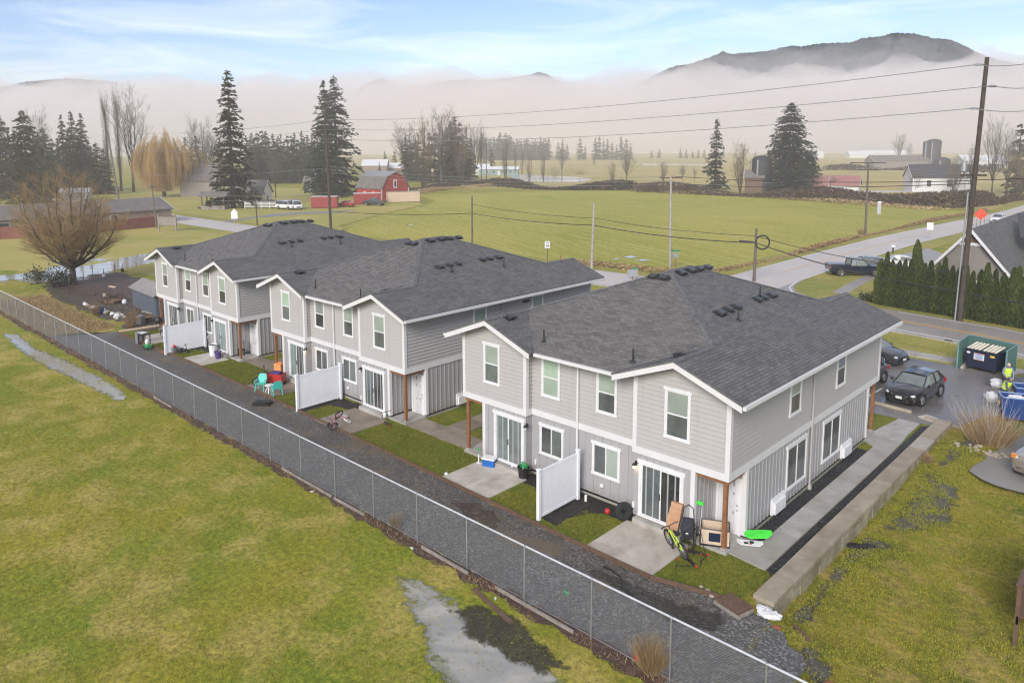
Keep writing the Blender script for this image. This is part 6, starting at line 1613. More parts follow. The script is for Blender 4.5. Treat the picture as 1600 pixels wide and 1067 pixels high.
def bare_tree(h, seed, r, mat='twig', bark='bark', trunk=.12, nm=9, ns=9, nt=7, zlo=.35, stems=1, tr_=.018, tw=.012, curl=.35, bush=1.0, ball=False):
    """leafless tree: limbs sweep from the trunk to a crown envelope, then branches, twigs and twiglets; thick wood in the trunk mesh, fine in the crown mesh"""
    rg = random.Random(seed); T = bpy.data.objects.new('bare_tree', None); col.objects.link(T); tr = MB(); cr = MB()
    def limb(p, e, c, r0, r1, n, thick):
        pts = []
        for k in range(n + 1):
            t = k / n; pts.append(p * (1 - t) ** 2 + c * 2 * t * (1 - t) + e * t * t + Vector((rg.uniform(-1, 1), rg.uniform(-1, 1), rg.uniform(-1, 1))) * (e - p).length * .018 * (0 < k < n))
        for k in range(n):
            a, b = r0 + (r1 - r0) * k / n, r0 + (r1 - r0) * (k + 1) / n
            (tr if thick else cr).tube(pts[k], pts[k + 1], a, b, 6 if thick else 3, caps=False)
        return pts
    r0 = h * tr_; base = Vector((0, 0, h * trunk))
    if stems == 1: tr.tube((0, 0, -.1), base, r0 * 1.35, r0, 10, caps=False)
    up = Vector((0, 0, 1))
    for i in range(nm):
        a = 2 * PI * i / nm * 1.0 + rg.uniform(-.5, .5); q = math.sqrt(rg.uniform(.02, 1)) ; q = q if i else .1
        E = Vector((math.cos(a) * r * q, math.sin(a) * r * q, h * (zlo + (1 - zlo) * math.sqrt(max(0, 1 - (q * .93) ** 2)) * rg.uniform(.86, 1))))
        if ball:
            sn = rg.uniform(-.12, 1); cs = math.sqrt(1 - sn * sn) * rg.uniform(.8, 1); E = Vector((math.cos(a) * r * .82 * cs, math.sin(a) * r * .82 * cs, h * (.5 + .4 * sn))); q = cs
        p = base * (rg.uniform(.7, 1) if stems == 1 else 0.0) + (Vector((math.cos(a), math.sin(a), 0)) * h * .012 * (stems > 1))
        C = p.lerp(E, .5) + Vector((math.cos(a), math.sin(a), 0)) * r * curl * (.25 + q * .5) - up * h * .06
        M1 = limb(p, E, C, r0 * .52, r0 * .07, 7, True)
        for k in range(ns):
            t = rg.uniform(.18, .98); x = t * 7; i0 = min(6, int(x)); b = M1[i0].lerp(M1[i0 + 1], x - i0); tg = (M1[i0 + 1] - M1[i0]).normalized()
            an = rg.uniform(0, 2 * PI); side = Vector((math.cos(an), math.sin(an), rg.uniform(-.3, .5))); out = Vector((b.x, b.y, 0)) / (r + .01)
            d = (tg * .8 + side * .75 + out * .5 + up * .35).normalized() if not ball else (tg * .5 + side * .9 + out * .5 + up * .12).normalized(); ln = h * rg.uniform(.14, .3) * (1.15 - .6 * t) * bush; e = b + d * ln + up * ln * .15
            M2 = limb(b, e, b.lerp(e, .5) + side * ln * .12, r0 * .2 * (1 - t * .6), r0 * .035, 4, t < .45)
            for m in range(nt):
                t2 = rg.uniform(.15, 1); x = t2 * 4; i1 = min(3, int(x)); b2 = M2[i1].lerp(M2[i1 + 1], x - i1); s2 = Vector((rg.gauss(0, 1), rg.gauss(0, 1), rg.gauss(.2, .7))).normalized(); d2 = (d * .7 + s2 * .8 + up * .35).normalized(); l2 = ln * rg.uniform(.3, .6)
                e2 = b2 + d2 * l2; cr.tube(b2, b2.lerp(e2, .5), tw * 1.5, tw * 1.2, 3, caps=False); cr.tube(b2.lerp(e2, .5), e2 + up * l2 * .08, tw * 1.2, tw * .6, 3, caps=False)
                for w in range(3):
                    b3 = b2.lerp(e2, rg.uniform(.3, 1)); s3 = Vector((rg.gauss(0, 1), rg.gauss(0, 1), rg.gauss(.4, .7))).normalized(); cr.tube(b3, b3 + (d2 + s3).normalized() * l2 * rg.uniform(.3, .6), tw * .9, tw * .5, 3, caps=False)
    tr.build('trunk', M[bark], T, fix=False, smooth=60); cr.build('crown', M[mat], T, fix=False); return T

def poplar(h, r, seed):
    rg = random.Random(seed); T = bpy.data.objects.new('poplar_tree', None); col.objects.link(T); tr = MB(); cr = MB()
    tr.tube((0, 0, 0), (0, 0, h * .8), h * .014, h * .004, 7, caps=False)
    for i in range(190):
        z = h * rg.uniform(.1, .8); a = rg.uniform(0, 2 * PI); p = Vector((0, 0, z)); ln = h * rg.uniform(.1, .2); q = p; d = Vector((math.cos(a) * .38, math.sin(a) * .38, 1)).normalized(); rr_ = .04
        for k in range(4):
            q2 = q + d * ln / 4; d = (d + Vector((-q2.x, -q2.y, 0)) * .2 / r + Vector((rg.uniform(-.1, .1), rg.uniform(-.1, .1), .25))).normalized(); cr.tube(q, q2, rr_, rr_ * .7, 3, caps=False); rr_ *= .7; q = q2
            for m in range(2): e = q + Vector((rg.uniform(-.5, .5), rg.uniform(-.5, .5), rg.uniform(.5, 1.6))); cr.tube(q, e, .016, .008, 3, caps=False)
    tr.build('trunk', M['bark'], T, fix=False); cr.build('crown', M['twig_brown'], T, fix=False); return T

def willow(h, r, seed):
    rg = random.Random(seed); T = bpy.data.objects.new('willow_tree', None); col.objects.link(T); tr = MB(); cr = MB()
    tr.tube((0, 0, -.2), (0, 0, h * .2), h * .05, h * .038, 10, caps=False); ends = []
    for i in range(20):
        a = 2 * PI * i / 20 + rg.uniform(-.2, .2); q = Vector((0, 0, h * .19)); hz = rg.uniform(.1, .75); d = Vector((math.cos(a) * hz, math.sin(a) * hz, 1)).normalized(); rd = h * .016; rl = rg.uniform(.8, 1.1)
        for k in range(5):
            q2 = q + d * h * .15 * rl; tr.tube(q, q2, rd, rd * .7, 6, caps=False); rd *= .68; q = q2; d = (d + Vector((math.cos(a) * .2, math.sin(a) * .2, -.16 * (k > 1))) + Vector((rg.uniform(-.2, .2),) * 3)).normalized()
            for m in range(5): ends.append(q + Vector((rg.gauss(0, r * .24), rg.gauss(0, r * .24), rg.uniform(-.05, .12) * h)))
    for e in ends:
        for m in range(15):
            p = e + Vector((rg.gauss(0, r * .07), rg.gauss(0, r * .07), rg.uniform(-.03, .05) * h)); ln = min(p.z - 1.5, h * rg.uniform(.12, .5)); a = rg.uniform(0, 2 * PI)
            if ln < .5: continue
            q = p
            for k in range(3):
                q2 = q + Vector((math.cos(a) * .12 * (2 - k) + rg.uniform(-.1, .1), math.sin(a) * .12 * (2 - k) + rg.uniform(-.1, .1), -ln / 3)); cr.tube(q, q2, .028, .022, 3, caps=False); q = q2
    f = h / max(v[2] for v in cr.v)
    for m in (tr, cr): m.v = [(x * f * q, y * f * q, z * f) for x, y, z in m.v for q in (1.15 * math.sqrt(max(.03, 1 - (max(0, z) * f / h) ** 2.4)) * (.72 + .28 * min(1, max(0, z) * f / h * 2.4)),)]
    tr.build('trunk', M['bark'], T, fix=False, smooth=60); cr.build('crown', M['willow_gold'], T, fix=False); return T

def column_shrub(h, r, seed, n=4200):
    rg = np.random.default_rng(seed); T = bpy.data.objects.new('arborvitae', None); col.objects.link(T)
    mb = MB(); mb.tube((0, 0, 0), (0, 0, h * .9), .07, .02, 6); mb.build('trunk', M['bark'], T)
    t = rg.random(n) ** .9; z = h * (.02 + .98 * t); rad = r * np.clip((1 - t) ** .55 * (1 - .35 * (t < .08)), 0.04, 1) * (1 + .16 * np.sin(t * 17 + rg.uniform(0, 6)))
    a = rg.uniform(0, 2 * PI, n); rr_ = rad * np.sqrt(rg.uniform(.35, 1.1, n)); lump = 1 + .14 * np.sin(3 * a + t * 9 + seed)
    C = np.stack([np.cos(a) * rr_ * lump, np.sin(a) * rr_ * lump, z], 1)
    Dv = np.stack([np.cos(a) * .35, np.sin(a) * .35, np.ones(n) * 1.6], 1) + rg.normal(size=(n, 3)) * .3; Dv /= np.linalg.norm(Dv, axis=1)[:, None]
    leaves('crown', C, Dv, rg.uniform(.12, .26, n), rg.uniform(.05, .1, n), M['hedge'], T, rg)
    return T

def px_tree(T, label, x, yb, yt, h0, rz=0., sx=1., group=None, dist=None, name=None):
    """stand a tree at a photo pixel, scaled so that its top reaches row yt"""
    b = W(x, yb); return place(T, label, b, rz, tall(b, yt) / h0, sx, group, name=name)

# big leafless garden tree
bt = bare_tree(12.6, 11, 5.6, 'twig_gold', 'bark', .15, 24, 18, 15, .4, 1, .02, .0055, .35, .74, True)
place(bt, 'large leafless tree with golden twigs and a short thick trunk by the flood water', W(115, 445), .6, 1.09, 1.0)
bt.name = 'bare_tree'

# ---- tall firs of the middle distance
f1 = fir(32, 6.2, 21, 46, (6, 10), 12, .04, .62, .3, 'fir_brown', top_thin=.25, size=1.15)
px_tree(f1, 'tallest lone fir with a thin ragged top in the farmhouse garden', 365, 325, 108, 32, 1)
f2 = fir(34, 6.5, 22, 44, (6, 9), 12, .03, .75, .25, 'fir', size=1.2)
px_tree(f2, 'left and shorter of the twin firs behind the dark pole', 511, 308, 124, 34, 0, 1.0)
f3 = fir(34, 7.5, 23, 44, (6, 9), 12, .03, .7, .25, 'fir', size=1.2)
px_tree(f3, 'right and taller of the twin firs behind the dark pole', 527, 306, 116, 34, 2, 1.1)
f4 = fir(24, 7.0, 24, 40, (7, 10), 12, .02, .6, .15, 'fir_brown', size=1.1)
px_tree(f4, 'broad dark fir with a ragged top behind the low brown house at the left', 46, 318, 172, 24, 0, 1.0)
px_tree(copy_tree(f2), 'hazy fir cut off by the left edge of the photo', 6, 312, 166, 34, 2.4, .95)
px_tree(copy_tree(f3), 'hazy bushy fir right behind the broad dark fir', 74, 306, 198, 34, .8, 1.2)
px_tree(copy_tree(f2), 'leftmost of the three slim firs left of the poplars', 104, 303, 178, 34, 1.1, .8)
px_tree(copy_tree(f1), 'tallest and middle one of the three slim firs left of the poplars', 119, 301, 172, 32, 3, .9)
px_tree(copy_tree(f2), 'rightmost of the three slim firs left of the poplars, with a long side branch', 134, 301, 176, 34, 4.2, .95)
px_tree(copy_tree(f3), 'low dark spreading fir left of the leaning pole', 155, 304, 222, 34, 2, 1.6)
sf = fir(23, 4.3, 31, 34, (5, 8), 9, .03, .75, .35, 'cedar_tree', size=1.0)
px_tree(sf, 'narrow lone fir with uneven side branches on the far side of the field', 1117, 298, 183, 23, .5, .95)
ct = fir(27, 8.8, 41, 44, (11, 15), 11, .02, .52, .05, 'cedar_tree', size=1.15); ct.name = 'evergreen_tree'
px_tree(ct, 'massive dark evergreen with twin tops beside the black silo', 1231, 302, 160, 27, .4, 1.0)
cb = fir(12, 5.4, 42, 24, (9, 13), 9, .02, .55, .05, 'cedar_tree', size=1.0); cb.name = 'evergreen_tree'
px_tree(cb, 'smaller dark evergreen attached to the right side of the massive one', 1264, 300, 242, 12, .4, .95)
# ---- leafless trees of the middle distance
pp1 = poplar(34, 2.6, 51); px_tree(pp1, 'left of the two columnar bare poplars', 172, 300, 139, 34, 0)
px_tree(copy_tree(pp1), 'right of the two columnar bare poplars', 190, 299, 134, 34, 2, .9)
b1 = bare_tree(30, 52, 6.5, 'twig', trunk=.3, nm=9, ns=9, nt=6, zlo=.55, tr_=.014, tw=.02); px_tree(b1, 'open bare tree just right of the poplars', 209, 300, 146, 30, 0, .8)
wl = willow(19, 5.6, 53); px_tree(wl, 'wide golden weeping willow left of the tallest fir', 257, 308, 196, 19, 0, .66)
wl.name = 'willow_tree'
b2 = bare_tree(26, 54, 6.5, 'twig', trunk=.22, nm=10, ns=10, nt=7, zlo=.45, tr_=.014, tw=.018)
b3 = bare_tree(22, 55, 5.2, 'twig_brown', trunk=.1, nm=11, ns=9, nt=7, zlo=.4, stems=3, tr_=.015, tw=.016, curl=.2)
b4 = bare_tree(20, 56, 3.4, 'twig', trunk=.3, nm=8, ns=9, nt=6, zlo=.5, tr_=.012, tw=.014)
px_tree(b2, 'hazy bare tree between willow and tallest fir', 318, 292, 188, 26, 0)
px_tree(copy_tree(b2), 'hazy bare tree close behind the tallest fir, on its left', 334, 288, 208, 26, 2)
px_tree(copy_tree(b4), 'bare yard tree in front of the dark fir wood, right of the tallest fir', 431, 310, 236, 20, 1, .9)
px_tree(copy_tree(b2), 'misty bare tree behind the broad dark fir at the far left', 62, 296, 176, 26, 3, .7)
mid = [(634, 282, 196, b2, 'misty bare tree left end of the barn grove', 1.1), (662, 298, 184, b3, 'dark bare tree nearest the barn, ivy thick at its foot', .8), (690, 288, 174, b2, 'bare tree with the highest crown of the barn grove', 1.15), (704, 286, 182, b4, 'slim bare tree right of the highest crown in the barn grove', .7),
       (722, 288, 190, b3, 'bare tree in the middle of the barn grove', .6), (741, 287, 196, b2, 'tall bare tree at the right end of the barn grove', .75), (752, 283, 204, b4, 'thin bare tree standing off the right end of the barn grove', .6), (790, 284, 216, b3, 'vase shaped bare tree in front of the green mobile home', .55),
       (805, 284, 232, b4, 'thin sapling right of the green mobile home, taller', .35), (816, 286, 237, b4, 'thin sapling right of the green mobile home, shorter', .35), (827, 287, 240, b3, 'ragged bare tree on the hedgerow, first left of the pond', .5), (849, 283, 242, b3, 'short stubby bare tree left of the pond', .6),
       (878, 276, 232, b4, 'bare tree beyond the pond, left of the far bushes', .8), (928, 260, 247, b3, 'small bare tree on the far bank of the pond', .7), (957, 286, 253, b3, 'twiggy bare tree at the right end of the pond', .9), (979, 285, 239, b2, 'crooked bare tree at the right end of the pond', 1.0),
       (1036, 284, 252, b3, 'bushy bare tree above the double crossarm pole', 1.1), (1066, 282, 258, b2, 'small open bare tree right of the double crossarm pole', 1.0), (1156, 301, 222, b3, 'vase shaped bare tree between the lone fir and the black silo', .85), (1174, 298, 250, b4, 'thin bare tree left of the black silo', .7),
       (1404, 254, 210, b2, 'hazy bare tree left of the distant silos', 1.0), (1419, 258, 224, b4, 'hazy smaller bare tree next to the distant silos', .9), (1304, 300, 276, b4, 'small dark bare tree in front of the red roofed barn', 1.3), (1490, 303, 245, b3, 'bare tree in front of the white house, right part', 1.0),
       (1516, 306, 228, b2, 'bare tree behind the tall leaning pole, left side', .7), (1549, 308, 186, b2, 'tall open bare tree right of the tall leaning pole', .55), (1572, 306, 205, b2, 'bare tree at the right edge left of the fir', .8), (1590, 312, 236, b3, 'large spreading bare tree at the right edge', 1.3),
       (1430, 300, 268, b3, 'bare multi stemmed shrub at the left corner of the white house', 1.2), (1462, 258, 236, b4, 'hazy bare tree right of the distant silos', 1.2)]
for i, (x, yb, yt, p, lb, sx) in enumerate(mid):
    h0 = {b2: 26, b3: 22, b4: 20}[p]; key = p.name + 'x'
    t = again(key, p) if p is not b2 and p is not b4 else copy_tree(p)
    px_tree(t, lb, x, yb, yt, h0, i * 1.7, sx, 'bare trees around the fields')
# b4 prototype itself stays in use
px_tree(b4, 'thin bare tree at the hedgerow just left of the lone narrow fir', 1085, 284, 262, 20, .3, .8, 'bare trees around the fields')
# ---- background firs, each its own tree
g1 = fir(26, 4.6, 61, 24, (5, 7), 6, .02, .75, .2, 'fir', size=1.5); g2 = fir(26, 5.4, 62, 22, (5, 7), 6, .02, .65, .2, 'fir', size=1.6); g3 = fir(26, 4.0, 63, 24, (4, 7), 6, .03, .85, .3, 'fir', size=1.4)
protos = [g1, g2, g3]; npl = [0]
def bgfir(x, yb, yt, label, group, sx=1.0):
    k = npl[0]; npl[0] += 1; p = protos[k % 3]; t = p if k < 3 else copy_tree(p)
    return px_tree(t, label, x, yb, yt, 26, k * 1.3, sx, group)
rg2 = random.Random(77)
for i in range(38):
    x = 392 + i * 3.0 + rg2.uniform(-2, 2); bgfir(x, 282 + rg2.uniform(-5, 5), (214, 226, 206, 219, 209)[i % 5] + rg2.uniform(-5, 5), 'dark fir in the dense wood between the tallest fir and the twin firs', 'firs of the dense wood left of the twin firs', rg2.uniform(.9, 1.3))
for i, (x, yb, yt, sx) in enumerate(((641, 280, 206, 1.2), (650, 282, 216, 1.1), (672, 286, 205, .9), (699, 285, 196, .9), (711, 285, 182, 1.0), (718, 285, 189, .9), (729, 286, 196, .9), (602, 268, 236, 1.1), (617, 270, 234, 1.0), (593, 274, 252, 1.2), (634, 284, 214, 1.2), (645, 283, 222, 1.3), (655, 284, 208, 1.1), (663, 284, 216, 1.2), (680, 286, 206, 1.2), (692, 286, 212, 1.2), (705, 286, 190, 1.1), (714, 287, 204, 1.2), (723, 287, 208, 1.1), (735, 286, 216, 1.2))):
    bgfir(x, yb, yt, 'dark fir among the bare trees of the grove right of the barn', 'firs of the barn grove', sx)
for i, (x, yb, yt, sx) in enumerate(((768, 266, 230, 1.0), (757, 262, 240, 1.0))):
    bgfir(x, yb, yt, ['lone fir left of the green mobile home, larger', 'small hazy fir left of the green mobile home'][i], None, sx)
for i in range(46):
    x = 752 + i * 2.35 + rg2.uniform(-1.5, 1.5); bgfir(x, 250 + rg2.uniform(-1, 1), 211 + rg2.uniform(-5, 7) + (i > 20) * 6, 'pale misty fir in the far tree line behind the green mobile home', 'misty firs of the far tree line', 1.25)
for i, x in enumerate((872, 879, 886, 906, 914, 930, 936, 943, 949, 956, 963, 970, 978, 985)):
    bgfir(x, 250, (222, 217, 224, 214, 226, 216, 212, 219, 214, 222, 225, 213, 219, 226)[i] + rg2.uniform(-3, 3), 'pale misty fir in the loose groups above the pond', 'misty firs above the pond', 1.15)
for i, x in enumerate((1018, 1030, 1063, 1072, 1082, 1091, 1100, 1130, 1180, 1268, 1275)):
    bgfir(x, 247.5, 232 + rg2.uniform(-4, 4), 'faint fir almost lost in the fog beyond the far meadow', 'faint firs lost in the fog', 1.3)
for i, (x, yb, yt, sx) in enumerate(((20, 304, 196, 1.1), (30, 300, 204, 1.0), (87, 300, 214, 1.1), (146, 298, 226, 1.2), (292, 290, 214, 1.1), (302, 288, 222, 1.0), (388, 288, 210, 1.1), (-12, 306, 180, 1.1), (14, 302, 186, 1.0), (38, 298, 214, 1.2), (66, 298, 206, 1.2), (82, 300, 222, 1.3), (96, 300, 214, 1.1), (112, 298, 206, 1.1), (128, 298, 212, 1.2), (142, 300, 216, 1.2), (166, 300, 232, 1.4), (310, 286, 210, 1.1), (322, 288, 226, 1.2), (346, 288, 216, 1.1))):
    bgfir(x, yb, yt, 'hazy fir in the background behind the houses at the left', 'hazy firs at the left', sx)
bgfir(1587, 302, 190, 'fir standing among the bare trees at the right edge', None, 1.05)
bgfir(1602, 300, 182, 'taller fir cut off by the right edge', None, 1.0)
for i, (x, yb, yt) in enumerate(((1440, 268, 258), (1449, 268, 260), (1434, 268, 262))): bgfir(x, yb, yt, 'low round dark conifer below the distant silos', 'low conifers below the silos', 2.2)
b3.name = 'bare_tree'

# ---- arborvitae hedge along the street
hp = [column_shrub(4.4, .6, 71 + i, 5200) for i in range(3)]
HL = [W(1372, 476), W(1425, 485), W(1490, 494), W(1550, 505), W(1600, 514)]
n = 27
tot = [0]
for a, b in zip(HL[:-1], HL[1:]): tot.append(tot[-1] + (b - a).length)
A0, B0 = HL[0], HL[-1]
for i in range(n):
    f = i / 21.0; p = A0.lerp(B0, f) + Vector((rg2.uniform(-.1, .1), rg2.uniform(-.15, .15), 0))
    t = hp[i % 3] if i < 3 else copy_tree(hp[i % 3])
    place(t, 'clipped narrow evergreen column in the hedge along the street', p, i * 2.1, rg2.uniform(.9, 1.1), rg2.uniform(.95, 1.12), 'arborvitae columns of the street hedge')
for i, (x, y, yt) in enumerate(((1428, 470, 378), (1432, 470, 392))):
    t = copy_tree(hp[i]); b = W(x, y); place(t, ['tallest spire like evergreen rising behind the street hedge', 'second tall evergreen rising just right of the spire behind the hedge'][i], b, 1, tall(b, yt) / 4.3, 1.0)

# ---- shrubs, weeds, grass
def whip_shrub(label, base, h, r, n, seed, mats=('whip', 'whip_low')):
    rg = random.Random(seed); T = thing('bare_shrub', label, 'shrub', (base.x, base.y, ground_h(base.x, base.y))); a = MB(); b = MB()
    for i in range(n):
        an = rg.uniform(0, 2 * PI); le = rg.random() ** .7 * .95; p = Vector((math.cos(an) * .33 * r * le, math.sin(an) * .33 * r * le, 0)); L_ = h * rg.uniform(.5, 1.05) * (1 - .2 * le); d = Vector((math.cos(an) * le * .75, math.sin(an) * le * .75, 1.05)).normalized()
        q = p; rr_ = .008; m = a if i % 8 == 0 or h < 2 else b
        if m is b: L_ *= .62 if h > 2 else .8
        for k in range(4):
            q2 = q + d * L_ / 4; m.tube(q, q2, rr_, rr_ * .8, 3, caps=False); rr_ *= .75; d = (d + Vector((rg.uniform(-.2, .2), rg.uniform(-.2, .2), .04))).normalized(); q = q2
            if k in (1, 2): m.tube(q, q + (d + Vector((rg.uniform(-.6, .6), rg.uniform(-.6, .6), .2))).normalized() * L_ * .3, rr_ * .7, rr_ * .4, 3, caps=False)
    a.build('long_whips', M[mats[0]], T, fix=False); b.build('inner_stems', M[mats[1]], T, fix=False); return T
p = W(1545, 690); whip_shrub('wide bare shrub with long pale whips in front of the workers', p, 2.7, 2.8, 520, 81)
p = W(1540, 706); o = MB()
for i in range(40): q = Vector((rs.uniform(-1.2, 1.2), rs.uniform(-.6, .6), .05)); o.ball(q, rs.uniform(.05, .13), rs.uniform(.05, .12), .06, 6, 4, jit=.25, rnd=rs)
o = o.build('rubble', M['stone']); o.location = (p.x, p.y, ground_h(p.x, p.y)); tag(o, kind='stuff')
p = W(1450, 718); whip_shrub('small tuft of tan dry grass by the dark gravel patch', p, .5, .5, 160, 82, ('dry', 'dry'))
p = W(1018, 1050); whip_shrub('tall tuft of tan dry grass against the wire fence, at the bottom edge', p, 1.15, .6, 420, 83, ('dry', 'dry'))
o = MB(); o.ball((0, 0, .3), .1, n=12, k=8); o = o.build('ball', M['red'], smooth=60); q = W(996, 1046); o.location = (q.x, q.y, .05); tag(o, 'red ball caught in the dry grass tuft at the fence', 'ball')
p = W(619, 822); whip_shrub('small tuft of tan dry grass at the fence above the near puddle', p, .6, .4, 150, 84, ('dry', 'dry'))
for i, (x, y, h, lb) in enumerate(((205, 512, 1.8, 'tan bare bush at the dry grass by the new sleeper'), (150, 492, 1.4, 'tan bare bush among the garden border stones'), (1345, 367, 2.2, 'tan bare bush at the field edge by the slim crossarm pole'))): whip_shrub(lb, W(x, y), h, .8, 170, 85 + i, ('whip_low', 'whip_low'))
def leaf_shrub(label, base, r, h, n, seed, mat='shrub_dark'):
    rg = np.random.default_rng(seed); T = thing('shrub', label, 'shrub', (base.x, base.y, 0)); k = rg.normal(size=(14, 3)) * np.array([r * .45, r * .45, h * .18]) + np.array([0, 0, h * .45]); i = rg.integers(0, 14, n)
    C = k[i] + rg.normal(size=(n, 3)) * r * .2; C[:, 2] = np.clip(C[:, 2], .03, None); D_ = rg.normal(size=(n, 3)); D_ /= np.linalg.norm(D_, axis=1)[:, None]
    leaves('foliage', C, D_, rg.uniform(.15, .35, n), rg.uniform(.08, .18, n), M[mat], T, rg)
    mb = MB()
    for j in range(12): mb.tube((0, 0, 0), tuple(k[j]), .03, .012, 4, caps=False)
    mb.build('stems', M['bark'], T)
leaf_shrub('dark straggly shrub on the soil left of the large bare tree', W(84, 448), 1.9, 1.7, 900, 91); leaf_shrub('dark straggly shrub at the water edge left of the garden', W(62, 438), 1.5, 1.5, 500, 92)
leaf_shrub('low dark shrub at the far end of the corner lawn by the hedge', W(1358, 470), 1.0, .7, 500, 93)

def tufts(name, pts, hgt, spread, mat, seed, per=3, kind='stuff', wd=.018):
    rg = np.random.default_rng(seed); n = len(pts) * per; P = np.repeat(np.array(pts, float), per, 0); P[:, :2] += rg.normal(size=(n, 2)) * spread
    D_ = np.stack([rg.normal(size=n) * .55, rg.normal(size=n) * .55, np.ones(n)], 1); D_ /= np.linalg.norm(D_, axis=1)[:, None]
    L_ = rg.uniform(.5, 1.2, n) * hgt; C = P + D_ * L_[:, None] * .45
    return tag(leaves(name, C, D_, L_, rg.uniform(.6, 1.4, n) * wd, M[mat], None, rg), kind=kind)
rg = np.random.default_rng(9)
# near lawn: clumped blades
N = 150000; x = rg.uniform(-46, 6, N); y = -7.3 - rg.random(N) ** 1.15 * 16
cl = np.sin(x * 1.9 + np.sin(y * 1.3) * 2) * np.sin(y * 2.3 + np.sin(x * .8) * 2) + rg.normal(size=N) * .6
wet = ((x > -9.5) & (x < 1.5) & (y < -7.9) & (y > -11) & (rg.random(N) < .72)) | ((x < -30) & (y > -10.5) & (y < -7.9) & (rg.random(N) < .7))
k = (cl > -.1) & ~wet; tufts('grass', np.stack([x[k], y[k], np.zeros(k.sum())], 1), .05, .03, 'grass_blade', 101, 3, wd=.022)
N = 60000; x = rg.uniform(2.7, 9, N); y = rg.uniform(-6, 17, N); cl = np.sin(x * 2.9 + np.sin(y * 1.7) * 2) * np.sin(y * 2.6) + rg.normal(size=N) * .6; k = cl > .0
tufts('grass', np.stack([x[k], y[k], [ground_h(a, b) for a, b in zip(x[k], y[k])]], 1), .08, .03, 'grass_blade', 102, 3, wd=.022)
N = 42000; x = rg.uniform(-48, 1.8, N); y = rg.uniform(-2.7, .3, N)
def clear(x, y):
    m = np.ones(len(x), bool)
    for a, b, c, d in ((-3.95, -1.05, -3.1, 0), (-11.85, -8.82, -2.9, 0), (-21.7, -18.6, -2.8, 0), (-29.7, -26.5, -2.5, 0), (-38.3, -35.5, -2.5, 0), (-46.5, -43.5, -2.4, 0)): m &= ~((x > a) & (x < b) & (y > c))
    for h in HX: m &= ~((x > h - 9.1) & (x < h - 3.8) & (y > -.7)) & ~((x > h - 6.5) & (x < h - 5.5) & (y > -2.5))
    for h in HX: m &= ~((x > h - 13.1) & (x < h) & (y > -.1))
    return m & (y > np.interp(x, [e[0] for e in EDGE], [e[1] for e in EDGE]) + .1) & ~((x > -.1) & (y > 0))
k = clear(x, y); tufts('grass', np.stack([x[k], y[k], np.zeros(k.sum())], 1), .065, .03, 'grass_yard', 103, 3, wd=.02)
# dry weeds along the fence foot, and brown bramble strips around the field
x = rg.uniform(-66, 3, 1500); k = rg.random(1500) < .35 + .5 * (np.sin(x * 1.1) > .3); tufts('dry_weeds', np.stack([x[k], -7.05 + rg.normal(size=k.sum()) * .12, np.zeros(k.sum())], 1), .2, .07, 'whip_low', 104, 3, wd=.02)
N = 5000; x = rg.uniform(-70, -51, N); y = -6.6 + rg.random(N) * 4.4; tufts('dry_weeds', np.stack([x, y, np.zeros(N)], 1), .3, .1, 'dry', 105, 3, wd=.03)
def brush(name, line, width, h, n, mat, seed, sz=.9):
    rg = np.random.default_rng(seed); P = np.array([(p.x, p.y) for p in line]); seg = np.linalg.norm(np.diff(P, axis=0), axis=1); cum = np.concatenate([[0], np.cumsum(seg)]); s = rg.uniform(0, cum[-1], n)
    X = np.interp(s, cum, P[:, 0]); Y = np.interp(s, cum, P[:, 1]); q = rg.normal(size=n) * width * .4; hh = h * (.55 + .45 * np.sin(s * .11 + 1) * np.sin(s * .043)) * np.exp(-(q / width) ** 2)
    C = np.stack([X + q * .3, Y + q, hh * rg.random(n) ** .6], 1); D_ = rg.normal(size=(n, 3)) * np.array([1, 1, .8]); D_ /= np.linalg.norm(D_, axis=1)[:, None]
    return tag(leaves(name, C, D_, rg.uniform(.5, 1.4, n) * sz, rg.uniform(.15, .4, n) * sz, M[mat], None, rg), kind='stuff')
brush('bramble_thicket', [W(770, 290), W(850, 296), W(900, 297), W(955, 297), W(990, 297)], 4, 4.2, 9000, 'bramble', 111, 1.2)
brush('bramble_thicket', [W(1000, 299), W(1090, 303), W(1200, 308), W(1320, 315), W(1440, 322), W(1500, 325), W(1550, 322)], 5, 4.6, 16000, 'bramble', 112, 1.1)
brush('dry_weeds', [W(650, 303), W(700, 296), W(770, 291)], 3, 2.0, 3500, 'dry', 113, .8); brush('bramble_thicket', [W(560, 305), W(640, 297), W(720, 290), W(780, 286)], 4, 3, 4000, 'bramble', 114, 1.1)
brush('dry_weeds', [W(1040, 302), W(1180, 307), W(1370, 322), W(1480, 330)], 2.5, 1.4, 2500, 'dry', 115, .7)
brush('dry_weeds', [Vector((-28, 75, 0)), Vector((-28.2, 100, 0)), Vector((-26.5, 140, 0)), Vector((-24, 165, 0))], 1.6, 1.0, 4000, 'whip_low', 116, .5)
brush('dry_weeds', [Vector((-46, 49.3, 0)), Vector((-38, 49.6, 0)), Vector((-32, 50.2, 0)), Vector((-28.6, 55, 0)), Vector((-28, 75, 0))], 1.2, .9, 3600, 'dry', 117, .4)
brush('bramble_thicket', [W(1560, 320), W(1600, 312), W(1650, 306)], 3, 3, 3000, 'bramble', 118, .9)
for i, (x, y, r, h) in enumerate(((866, 276, 6, 5), (802, 262, 7, 4), (905, 272, 7, 3))): leaf_shrub(['round bush standing in the pond', 'low thicket left of the pond', 'low dark thicket on the far pond bank'][i], W(x, y), r, h, 900, 120 + i, 'bramble')
